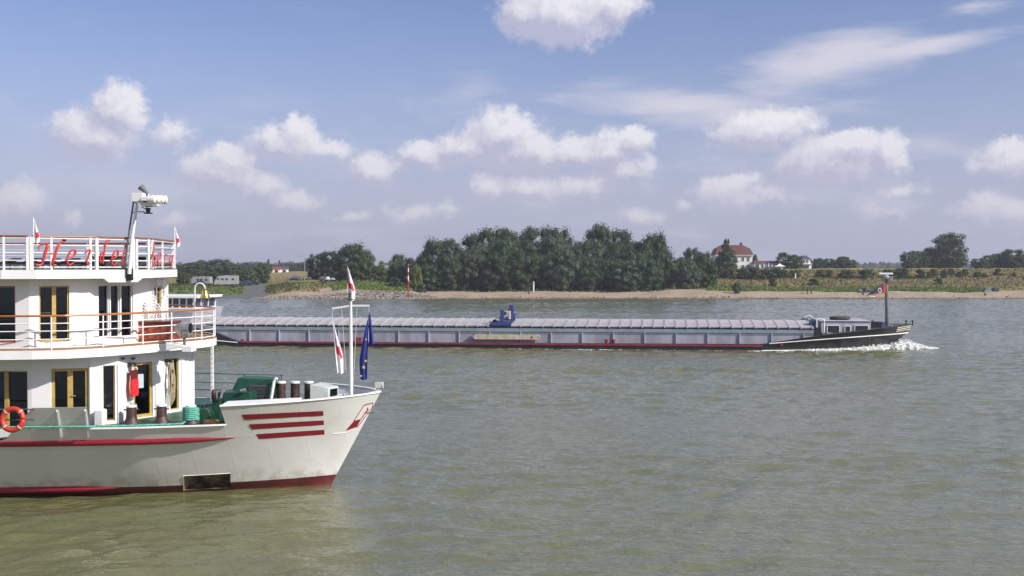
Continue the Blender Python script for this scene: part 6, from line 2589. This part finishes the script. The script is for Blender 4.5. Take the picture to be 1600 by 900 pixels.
P_van = mat('camper_white', (.34, .34, .345), .35, vary=.06, scale=.6)
P_tyre = mat('tyre_rubber', (.02, .02, .02), .8)
P_roofred = mat('brown_red_tiles', (.135, .045, .038), .8, vary=.3, scale=1.2, bump=.02)
P_render = mat('white_render', (.76, .755, .74), .8, vary=.08, scale=.4)
P_slateroof = mat('dark_roof_tiles', (.075, .075, .09), .8, vary=.3, scale=1)
P_timber = mat('weathered_timber', (.10, .075, .055), .9, vary=.4, scale=2)


def wheel_mb(x, y, r=.34, w=.22):
    m = MB().tube([(x, y - w / 2, r), (x, y + w / 2, r)], r, 14)
    return m


def camper(px, Y, L, H, rz, label, cab=True, awn=False):
    r = empty('camper_van', spot(px, Y), rz, label, 'camper van', 'campers parked above the ramp')
    W = 2.2
    prof = [(-L / 2, .5), (-L / 2, H), (L * .20, H), (L * .36, H * .93), (L * .42, H * .62), (L / 2, H * .46), (L / 2, .45)] if cab else [(-L / 2, .6), (-L / 2 + .2, H), (L / 2 - .3, H), (L / 2, .9), (L / 2 - .2, .6)]
    m = MB()
    n = len(prof)
    vs = [(x, -W / 2, z) for x, z in prof] + [(x, W / 2, z) for x, z in prof]
    m.add(vs, [tuple(range(n)), tuple(range(2 * n - 1, n - 1, -1))] + [(i, n + i, n + (i + 1) % n, (i + 1) % n) for i in range(n)])
    m.build('body', P_van, r, bevel=.06)
    for k, x in enumerate((-L * .28, -L * .02, L * .16)):
        for s in (-1, 1):
            MB().box((x, s * (W / 2 + .01), H * .66), (.75, .03, .5)).build('window', P_glass, r)
    if cab:
        MB().slab([(L * .375, -W * .42, H * .86), (L * .43, -W * .42, H * .64), (L * .43, W * .42, H * .64), (L * .375, W * .42, H * .86)], .03, (.8, 0, .6)).build('windscreen', P_glass, r)
        for s in (-1, 1):
            MB().box((L * .33, s * (W / 2 + .01), H * .68), (.6, .03, .45)).build('side_window', P_glass, r)
    MB().box((-.1, -W / 2 - .02, .95), (L * .9, .02, .12)).build('trim_stripe', P_grey, r)
    MB().box((-.1, 0, H + .06), (1.2, .9, .12)).build('roof_hatch', P_grey, r)
    for x in (L * .34, -L * .24):
        for s in (-1, 1):
            wheel_mb(x, s * (W / 2 - .08)).build('wheel', P_tyre, r)
    return r


camper(354, 318, 6.8, 3.0, PI + .15, 'white camper van parked beside two dark cars at the top of the ramp')
camper(316, 320, 5.6, 2.7, PI - .1, 'pale caravan with dark windows parked left of the camper van', False)


def car(px, Y, rz, col, label, L=4.2):
    r = empty('parked_car', spot(px, Y), rz, label, 'car', 'cars parked above the ramp')
    prof = [(-L / 2, .35), (-L / 2, .85), (-L * .38, .95), (-L * .26, 1.42), (L * .08, 1.45), (L * .24, .98), (L * .46, .85), (L / 2, .6), (L / 2, .35)]
    n = len(prof)
    m = MB()
    m.add([(x, -.82, z) for x, z in prof] + [(x, .82, z) for x, z in prof], [tuple(range(n)), tuple(range(2 * n - 1, n - 1, -1))] + [(i, n + i, n + (i + 1) % n, (i + 1) % n) for i in range(n)])
    m.build('body', mat('car_paint', col, .25, coat=.6), r, bevel=.05)
    for s in (-1, 1):
        MB().add([(-L * .30, s * .835, .98), (L * .19, s * .835, 1.0), (L * .07, s * .835, 1.37), (-L * .23, s * .835, 1.35)], [(0, 1, 2, 3)]).build('side_window', P_glass, r)
        for x in (-L * .31, L * .31):
            wheel_mb(x, s * .75, .31, .2).build('wheel', P_tyre, r)
        MB().box((L / 2 - .03, s * .6, .68), (.08, .3, .12)).build('headlight', P_pale, r)
    MB().slab([(L * .095, -.7, 1.40), (L * .235, -.74, 1.0), (L * .235, .74, 1.0), (L * .095, .7, 1.40)], .02, (.9, 0, .5)).build('windscreen', P_glass, r)


car(383, 322, PI, (.03, .06, .16), 'blue car parked directly right of the white camper van')
car(396, 324, PI, (.02, .02, .025), 'black car parked at the right end of the row on the ramp top', 3.6)
car(312, 312, PI, (.02, .025, .05), 'dark car standing in front of the pale caravan', 3.6)


def dome_tent(px, Y, w, h, c1, c2, name, label, group=None):
    r = empty(name, spot(px, Y, -.03), random.uniform(-.3, .3), label, 'tent', group)
    M1 = mat('tent_cloth', c1, .7)
    M2 = mat('tent_panel', c2, .7)
    rows = []
    for i in range(13):
        a = PI * i / 12
        rows.append([(-w / 2 * math.cos(a) * (1 - .12 * abs(v)), v * w * .42, h * math.sin(a) ** .85 * (1 - .55 * v * v)) for v in np.linspace(-1, 1, 9)])
    MB().grid(rows, flip=True).build('canopy', M1, r, smooth=True)
    MB().grid([[(x * .62, y * 1.0 - .04 if y < 0 else y, z * .86) for x, y, z in rw[:2]] for rw in rows[4:9]], flip=True).build('door_panel', M2, r)
    m = MB().tube([(-w / 2 * 1.0 * math.cos(a), 0, h * 1.01 * math.sin(a) ** .85) for a in np.linspace(0, PI, 13)], .025, 5)
    m.build('pole', P_grey, r)
    # front and rear ends closed
    for k, s in ((0, -1), (8, 1)):
        pts = [rw[k] for rw in rows]
        MB().add(pts, [tuple(range(len(pts)))]).build('end_panel', M2 if s < 0 else M1, r)


dome_tent(461, 356, 3.4, 1.5, (.50, .50, .52), (.08, .09, .18), 'dome_tent', 'pale dome tent with dark door left of the street lamp on the dry meadow')
dome_tent(503, 345, 2.4, 1.2, (.06, .065, .10), (.03, .03, .05), 'dome_tent', 'dark blue tent at the foot of the rounded trees, right of the street lamp')
dome_tent(512, 346, 1.6, 1.1, (.55, .55, .56), (.4, .4, .42), 'dome_tent', 'small white tent touching the dark blue tent under the trees')
dome_tent(520, 340, 2.2, .8, (.30, .36, .48), (.15, .18, .26), 'dome_tent', 'low grey blue tent at the right end of the camp under the trees')
dome_tent(449, 322, 1.5, .9, (.03, .045, .10), (.10, .12, .18), 'dome_tent', 'small dark tent at the edge of the mound below the pale dome tent')
dome_tent(1354, 288.5, 2.2, 1.5, (.055, .05, .05), (.02, .02, .02), 'beach_shelter', 'dark beach shelter behind the barge pennant', 'shelters on the beach')
dome_tent(1344, 288.0, 1.4, .9, (.12, .11, .10), (.05, .05, .05), 'beach_shelter', 'small grey brown shelter left of the dark beach shelter', 'shelters on the beach')
dome_tent(1542, 289.5, 2.3, 1.15, (.07, .11, .095), (.25, .28, .28), 'beach_shelter', 'grey green beach shelter at the right edge, left one of the pair', 'shelters on the beach')
dome_tent(1554, 290.5, 2.1, 1.05, (.015, .035, .025), (.01, .015, .02), 'beach_shelter', 'dark green beach shelter at the right edge, right one of the pair', 'shelters on the beach')


def person(px, Y, label, c1, c2, sit=False, s=1.0):
    p = spot(px, Y, 0)
    me = bpy.data.meshes.new('person')
    hgt = 1.72 * s
    J = {'pelvis': (0, 0, .95), 'chest': (0, 0, 1.28), 'neck': (0, 0, 1.46), 'head': (0, -.01, 1.60), 'top': (0, 0, 1.70),
         'lsh': (.18, 0, 1.40), 'lel': (.24, -.02, 1.13), 'lha': (.22, -.12, .88), 'rsh': (-.18, 0, 1.40), 'rel': (-.24, -.02, 1.13), 'rha': (-.22, -.10, .88),
         'lhp': (.10, 0, .90), 'lkn': (.12, -.03, .48), 'lan': (.13, .03, .08), 'lto': (.14, -.12, .03), 'rhp': (-.10, 0, .90), 'rkn': (-.12, .03, .48), 'ran': (-.13, .06, .08), 'rto': (-.14, -.09, .03)}
    if sit:
        for k, v in {'pelvis': (0, 0, .22), 'chest': (0, .03, .52), 'neck': (0, .0, .70), 'head': (0, -.03, .84), 'top': (0, -.02, .94), 'lsh': (.18, .02, .64), 'lel': (.25, -.06, .42), 'lha': (.16, -.28, .36), 'rsh': (-.18, .02, .64), 'rel': (-.25, -.06, .42), 'rha': (-.16, -.28, .36),
                     'lhp': (.10, 0, .20), 'lkn': (.14, -.40, .46), 'lan': (.13, -.55, .08), 'lto': (.14, -.70, .04), 'rhp': (-.10, 0, .20), 'rkn': (-.14, -.40, .44), 'ran': (-.13, -.55, .08), 'rto': (-.14, -.70, .04)}.items():
            J[k] = v
    rad = {'pelvis': .135, 'chest': .15, 'neck': .06, 'head': .10, 'top': .07, 'lsh': .065, 'lel': .045, 'lha': .032, 'rsh': .065, 'rel': .045, 'rha': .032, 'lhp': .095, 'lkn': .062, 'lan': .042, 'lto': .035, 'rhp': .095, 'rkn': .062, 'ran': .042, 'rto': .035}
    ks = list(J)
    E = [('pelvis', 'chest'), ('chest', 'neck'), ('neck', 'head'), ('head', 'top'), ('chest', 'lsh'), ('lsh', 'lel'), ('lel', 'lha'), ('chest', 'rsh'), ('rsh', 'rel'), ('rel', 'rha'),
         ('pelvis', 'lhp'), ('lhp', 'lkn'), ('lkn', 'lan'), ('lan', 'lto'), ('pelvis', 'rhp'), ('rhp', 'rkn'), ('rkn', 'ran'), ('ran', 'rto')]
    me.from_pydata([tuple(c * s for c in J[k]) for k in ks], [(ks.index(a), ks.index(b_)) for a, b_ in E], [])
    o = bpy.data.objects.new('person', me)
    C.objects.link(o)
    mm = o.modifiers.new('skin', 'SKIN')
    me.skin_vertices.new() if not me.skin_vertices else None
    for i, k in enumerate(ks):
        me.skin_vertices[0].data[i].radius = (rad[k] * s, rad[k] * s * .85)
    me.skin_vertices[0].data[0].use_root = True
    o.modifiers.new('smooth', 'SUBSURF').levels = 1
    o.modifiers['smooth'].render_levels = 1
    # skin, shirt and trousers by height
    m = bpy.data.materials.new('person_clothes')
    m.use_nodes = True
    t = m.node_tree
    b = t.nodes['Principled BSDF']; b.inputs['Roughness'].default_value = .85
    tc = nd(t, 'ShaderNodeTexCoord'); sp = nd(t, 'ShaderNodeSeparateXYZ')
    t.links.new(tc.outputs['Object'], sp.inputs[0])
    cr = nd(t, 'ShaderNodeValToRGB')
    cr.color_ramp.interpolation = 'CONSTANT'
    e = cr.color_ramp.elements
    e[0].position = 0; e[0].color = rgba(c2)
    e[1].position = .50 if not sit else .30; e[1].color = rgba(c1)
    k = e.new(.86 if not sit else .85); k.color = (.38, .22, .15, 1)
    k = e.new(.96); k.color = (.05, .03, .02, 1)
    t.links.new(mth(t, 'DIVIDE', sp.outputs[2], (1.72 if not sit else .95) * s), cr.inputs[0])
    t.links.new(cr.outputs[0], b.inputs['Base Color'])
    me.materials.append(m)
    o.location = p
    setp(o, label, 'person')


person(482, 352, 'person in dark clothes standing on the dry meadow right of the street lamp', (.03, .03, .035), (.02, .02, .025))
person(489, 350, 'person in a dark red top standing nearest the dark tent on the meadow', (.12, .02, .02), (.025, .02, .02), s=1.05)
person(1539, 280.5, 'person in dark clothes sitting on the sand in front of the beach shelters', (.03, .01, .015), (.02, .02, .02), True)
person(1348, 282, 'person in dark clothes sitting on the sand below the dark beach shelter', (.05, .03, .03), (.02, .02, .02), True)

# street lamp
sp_ = spot(476, 345)
lp = empty('street_lamp', sp_, 0, 'grey street lamp with a long arm reaching left over the meadow', 'street lamp')
zt5 = at(476, 402, 345).z - sp_.z
MB().tube([(0, 0, -.1), (0, 0, zt5)], [.12, .09], 8).build('pole', P_grey, lp)
MB().tube([(0, 0, zt5 - .3), (-.3, 0, zt5 + .1), (-1.6, 0, zt5 + .35)], .06, 6).build('arm', P_grey, lp)
MB().box((-1.95, 0, zt5 + .36), (.8, .25, .14)).build('lamp_head', P_grey, lp, bevel=.03)
# red and white beacon pole
sp_ = spot(638, 277.5)
bc = empty('river_beacon', sp_, 0, 'tall beacon pole in red and white bands standing on the riprap', 'beacon')
zt6 = at(638, 414, 277.5).z - sp_.z
bands = [(0, .50, P_red), (.50, .66, P_white), (.66, .78, P_red), (.78, .90, P_white), (.90, 1.0, P_red)]
P_sig = mat('signal_red', (.50, .03, .025), .45)
for k, (a, b_, mt_) in enumerate(bands):
    MB().tube([(0, 0, a * zt6 - (.3 if k == 0 else 0)), (0, 0, b_ * zt6)], .135, 12).build('band', P_sig if mt_ is P_red else P_white, bc)
MB().tube([(0, 0, zt6), (0, 0, zt6 + .25)], [.25, .2], 10).build('top_mark', P_sig, bc)
# white kilometre posts
for (px, Y, t0, lab) in ((834, 293, 440, 'slim white marker post standing before the dark beach wood'), (1243, 340, 427, 'slim white marker post below the gabled house on the dyke foot')):
    s_ = spot(px, Y)
    r = empty('marker_post', s_, 0, lab, 'post')
    h = at(px, t0, Y).z - s_.z
    MB().box((0, 0, h * .5 - .05), (.36, .16, h + .1)).build('post', P_white, r)
    MB().box((0, -.085, h * .80), (.24, .01, .18)).build('plate', P_grey, r)
s_ = spot(826, 284)
r = empty('driftwood_stump', s_, 0, 'small pale stump on the sand below the white marker post', 'stump')
MB().tube([(0, 0, -.1), (.05, 0, .35), (-.05, 0, .7)], [.22, .17, .12], 8).build('stump', P_timber, r)
MB().tube([(0, 0, .3), (.25, 0, .55)], [.07, .03], 6).build('branch', P_timber, r)
# timber stand on the beach
s_ = spot(1263, 283)
r = empty('timber_stand', s_, 0, 'dark little timber jetty frame standing on the beach', 'frame')
for x, y in ((-.5, -.3), (.5, -.3), (-.5, .3), (.5, .3)):
    MB().box((x + .3, y, .65), (.12, .12, 1.5)).build('post', P_timber, r)
MB().box((.3, 0, 1.4), (1.3, .8, .08)).build('top_board', P_timber, r)
MB().box((-.9, 0, 1.62), (1.6, .5, .07), Matrix.Rotation(.12, 3, 'Y')).build('plank', P_timber, r)
MB().box((-1.5, 0, .8), (.1, .1, 1.7)).build('prop', P_timber, r)
# white boat-like tarp scrap on sand
s_ = spot(1362, 278)
r = empty('paddle_board', s_, .1, 'small white board lying on the sand at the water edge behind the barge', 'board')
m = MB().prism([(-.9, 0), (-.6, .3), (.5, .32), (.95, 0), (.5, -.32), (-.6, -.3)], .05, .2)
m.build('board', P_white, r, bevel=.03)
MB().box((-.7, 0, .28), (.15, .03, .2)).build('fin', P_grey, r)


# ---- houses
def window_wall(parent, x, y, z, w, h, axis='y', sgn=-1):
    d = (w, .06, h) if axis == 'y' else (.06, w, h)
    f = MB()
    if axis == 'y':
        f.box((x, y, z + h / 2 + .05), (w + .24, .10, .12)).box((x, y, z - h / 2 - .05), (w + .24, .16, .10)).box((x - w / 2 - .05, y, z), (.10, .10, h)).box((x + w / 2 + .05, y, z), (.10, .10, h)).box((x, y, z), (.06, .09, h))
    else:
        f.box((x, y, z + h / 2 + .05), (.10, w + .24, .12)).box((x, y, z - h / 2 - .05), (.16, w + .24, .10)).box((x, y - w / 2 - .05, z), (.10, .10, h)).box((x, y + w / 2 + .05, z), (.10, .10, h))
    fo = f.build('window', P_white, parent)
    MB().box((x, y, z), d).build('pane', P_glass, fo)


Yh = 398
s_ = spot(1147, Yh, -.2)
hs = empty('white_house', s_, 0, 'large white two storey house with a hipped red brown roof on the dyke', 'house')
half = 60 / 2 / FPX * Yh
k = FPX / Yh
ze = at(1147, 398.5, Yh).z - s_.z
zr = at(1147, 382.5, Yh).z - s_.z
MB().box((0, 4.5, ze / 2), (2 * half - .8, 9, ze)).build('wall', P_render, hs)
m = MB()
hw, dp = half, 4.9
a0 = [(-hw, -.45, ze), (hw, -.45, ze), (hw, 9.45, ze), (-hw, 9.45, ze)]
zm = ze + (zr - ze) * .62
a1 = [(-hw + .9, .9, zm), (hw - .9, .9, zm), (hw - .9, 8.1, zm), (-hw + .9, 8.1, zm)]
a2 = [(-hw + 3.0, 4.5, zr), (hw - 3.0, 4.5, zr)]
m.add(a0 + a1 + a2, [(0, 1, 5, 4), (1, 2, 6, 5), (2, 3, 7, 6), (3, 0, 4, 7), (4, 5, 9, 8), (5, 6, 9), (6, 7, 8, 9), (7, 4, 8), (3, 2, 1, 0)])
rf = m.build('roof', P_roofred, hs)
MB().box((hw - 3.6, 4.5, zr + .2), (.8, .7, 1.4)).build('chimney', P_roofred, rf)
MB().box((0, -.5, ze - .08), (2 * hw + .1, .14, .16)).build('gutter', P_white, hs)
for wx in (1160.5, 1169):
    x = (wx - 1147) / k
    for wy in (405, 417):
        z = at(wx, wy, Yh).z - s_.z
        window_wall(hs, x, -.03, z, .95, 1.45)
for wx in (1123, 1131, 1141, 1150):
    x = (wx - 1147) / k
    for wy in (405, 417):
        z = at(wx, wy, Yh).z - s_.z
        window_wall(hs, x, -.03, z, .9, 1.4)
for yy in (2.5, 6.5):
    for wy in (405, 417):
        window_wall(hs, half - .37, yy, at(1147, wy, Yh).z - s_.z, .9, 1.4, 'x')
# low pavilion right of the house
s_ = spot(1197, 394, -.1)
pv_ = empty('low_pavilion', s_, 0, 'low building with a brown roof between the white house and the party tent', 'building')
w = 20 / FPX * 394
h1 = at(1197, 411.5, 394).z - s_.z
h2 = at(1197, 407.5, 394).z - s_.z
MB().box((0, 2.5, h1 / 2), (2 * w - .6, 5, h1)).build('wall', P_render, pv_)
m = MB().add([(-w, -.4, h1), (w, -.4, h1), (w, 5.4, h1), (-w, 5.4, h1), (-w + .3, 2.5, h2), (w - .3, 2.5, h2)], [(0, 1, 5, 4), (2, 3, 4, 5), (1, 2, 5), (3, 0, 4), (3, 2, 1, 0)])
m.build('roof', P_roofred, pv_)
for i in range(4):
    window_wall(pv_, -w + 1.4 + i * (2 * w - 2.8) / 3, -.03, h1 * .55, 1.3, h1 * .5)
for i, (px, hh, lab) in enumerate(((1193.5, 413, 'closed white parasol left one before the low pavilion'), (1201, 412, 'closed white parasol right one before the low pavilion'))):
    s2 = spot(px, 388)
    r = empty('parasol', s2, 0, lab, 'parasol', 'closed parasols before the pavilion')
    hgt = at(px, hh - 2, 388).z - s2.z
    MB().tube([(0, 0, -.1), (0, 0, hgt)], .03, 6).build('pole', P_grey, r)
    MB().lathe((0, 0, hgt * .3), [(.22, 0), (.16, hgt * .35), (.04, hgt * .68)], 8).build('canopy', P_whitecloth, r)
# white party tent
s_ = spot(1218, 386)
pt = empty('party_tent', s_, 0, 'white peaked party tent on the dyke between pavilion and gabled house', 'tent')
w = 8 / FPX * 386
h0, h1 = at(1218, 417.5, 386).z - s_.z, at(1218, 411.5, 386).z - s_.z
h0 = max(h0, 1.0); h1 = max(h1, h0 + 1.1)
m = MB()
m.add([(-w, -w, h0), (w, -w, h0), (w, w, h0), (-w, w, h0), (-w * .35, -w * .35, h0 + (h1 - h0) * .45), (w * .35, -w * .35, h0 + (h1 - h0) * .45), (w * .35, w * .35, h0 + (h1 - h0) * .45), (-w * .35, w * .35, h0 + (h1 - h0) * .45), (0, 0, h1)],
      [(0, 1, 5, 4), (1, 2, 6, 5), (2, 3, 7, 6), (3, 0, 4, 7), (4, 5, 8), (5, 6, 8), (6, 7, 8), (7, 4, 8)])
m.build('canopy', P_whitecloth, pt)
for x in (-w, w):
    for y in (-w, w):
        MB().tube([(x * .97, y * .97, -.1), (x * .97, y * .97, h0)], .05, 6).build('pole', P_grey, pt)
MB().box((0, w * .97, h0 / 2), (w * 1.9, .04, h0)).build('back_sheet', P_whitecloth, pt)
# small gabled house
Y2 = 392
s_ = spot(1256, Y2, -.2)
gh = empty('gabled_house', s_, 0, 'small cream house with dark roof and wide upper windows on the dyke', 'house')
k = FPX / Y2
ze, zr = at(1256, 412, Y2).z - s_.z, at(1256, 399, Y2).z - s_.z
w = 13 / k
MB().box((0, 4, ze / 2), (2 * w - .5, 8, ze)).build('wall', P_render, gh)
gz = at(1256, 404.5, Y2).z - s_.z
MB().slab([(-w + .4, .02, ze), (w - .2, .02, ze), (w - .6, .02, gz), (-w + 2.6, .02, gz)], .3, (0, 1, 0)).build('gable', P_render, gh)
m = MB()
m.add([(-w - .2, -.3, ze), (w + .2, -.3, ze), (w + .2, 8.3, ze), (-w - .2, 8.3, ze), (-w + 2.4, -.3, gz), (w - .5, -.3, gz), (w - .5, 8.3, gz), (-w + 2.4, 8.3, gz), (-w + 3.2, 3.5, zr), (w - 1.2, 3.5, zr)],
      [(4, 5, 9, 8), (5, 6, 9), (6, 7, 8, 9), (7, 4, 8), (1, 2, 6, 5), (3, 0, 4, 7), (2, 3, 7, 6)])
m.build('roof', P_slateroof, gh)
for wx, ww in ((1254.5, 1.5), (1261, .9)):
    window_wall(gh, (wx - 1256) / k, -.02, at(wx, 408.5, Y2).z - s_.z, ww, 1.05)
for wx, ww in ((1250, 1.2), (1255, 1.2), (1261, 1.2)):
    window_wall(gh, (wx - 1256) / k, -.06, at(wx, 417, Y2).z - s_.z, ww, 1.2)
MB().box((.2, -.6, ze - .1), (2 * w - .8, 1.2, .18)).build('balcony', P_render, gh)
# red roofed barn and small buildings far left
for (px, Y, wp, t_e, t_r, base, matr, lab) in ((432, 560, 13, 426.5, 423, None, mat('bright_red_tiles', (.22, .05, .035), .8), 'far white barn with a bright red roof below the two slim poplars'),
                                              (444, 565, 11, 427, 424.5, None, P_slateroof, 'far low shed with a grey roof right of the red roofed barn')):
    s_ = spot(px, Y, -.2)
    r = empty('far_barn', s_, .1, lab, 'barn')
    w = wp / 2 / FPX * Y
    ze, zr = max(1.6, at(px, t_e, Y).z - s_.z), max(3.0, at(px, t_r, Y).z - s_.z)
    MB().box((0, 3, ze / 2), (2 * w - .4, 6, ze)).build('wall', P_render, r)
    MB().add([(-w, -.3, ze), (w, -.3, ze), (w, 6.3, ze), (-w, 6.3, ze), (-w, 3, zr), (w, 3, zr)], [(0, 1, 5, 4), (2, 3, 4, 5), (1, 2, 5), (3, 0, 4), (3, 2, 1, 0)]).build('roof', matr, r)
    MB().box((0, -.05, ze * .4), (1.6, .08, ze * .75)).build('door', P_dark, r)

# ------------------------------------------------------------------ the air: pale haze over the river
hb = MB().box((0, 1450, 34), (6400, 3300, 76))
haze = hb.build('haze', (lambda m: m)(bpy.data.materials.new('river_haze')))
hm = haze.data.materials[0]
hm.use_nodes = True
ht = hm.node_tree
ht.nodes.clear()
pv = nd(ht, 'ShaderNodeVolumePrincipled')
pv.inputs['Color'].default_value = (.78, .83, .95, 1)
pv.inputs['Density'].default_value = 0.00026
pv.inputs['Anisotropy'].default_value = 0.2
ho = nd(ht, 'ShaderNodeOutputMaterial')
ht.links.new(pv.outputs[0], ho.inputs['Volume'])
setp(haze, kind='stuff')
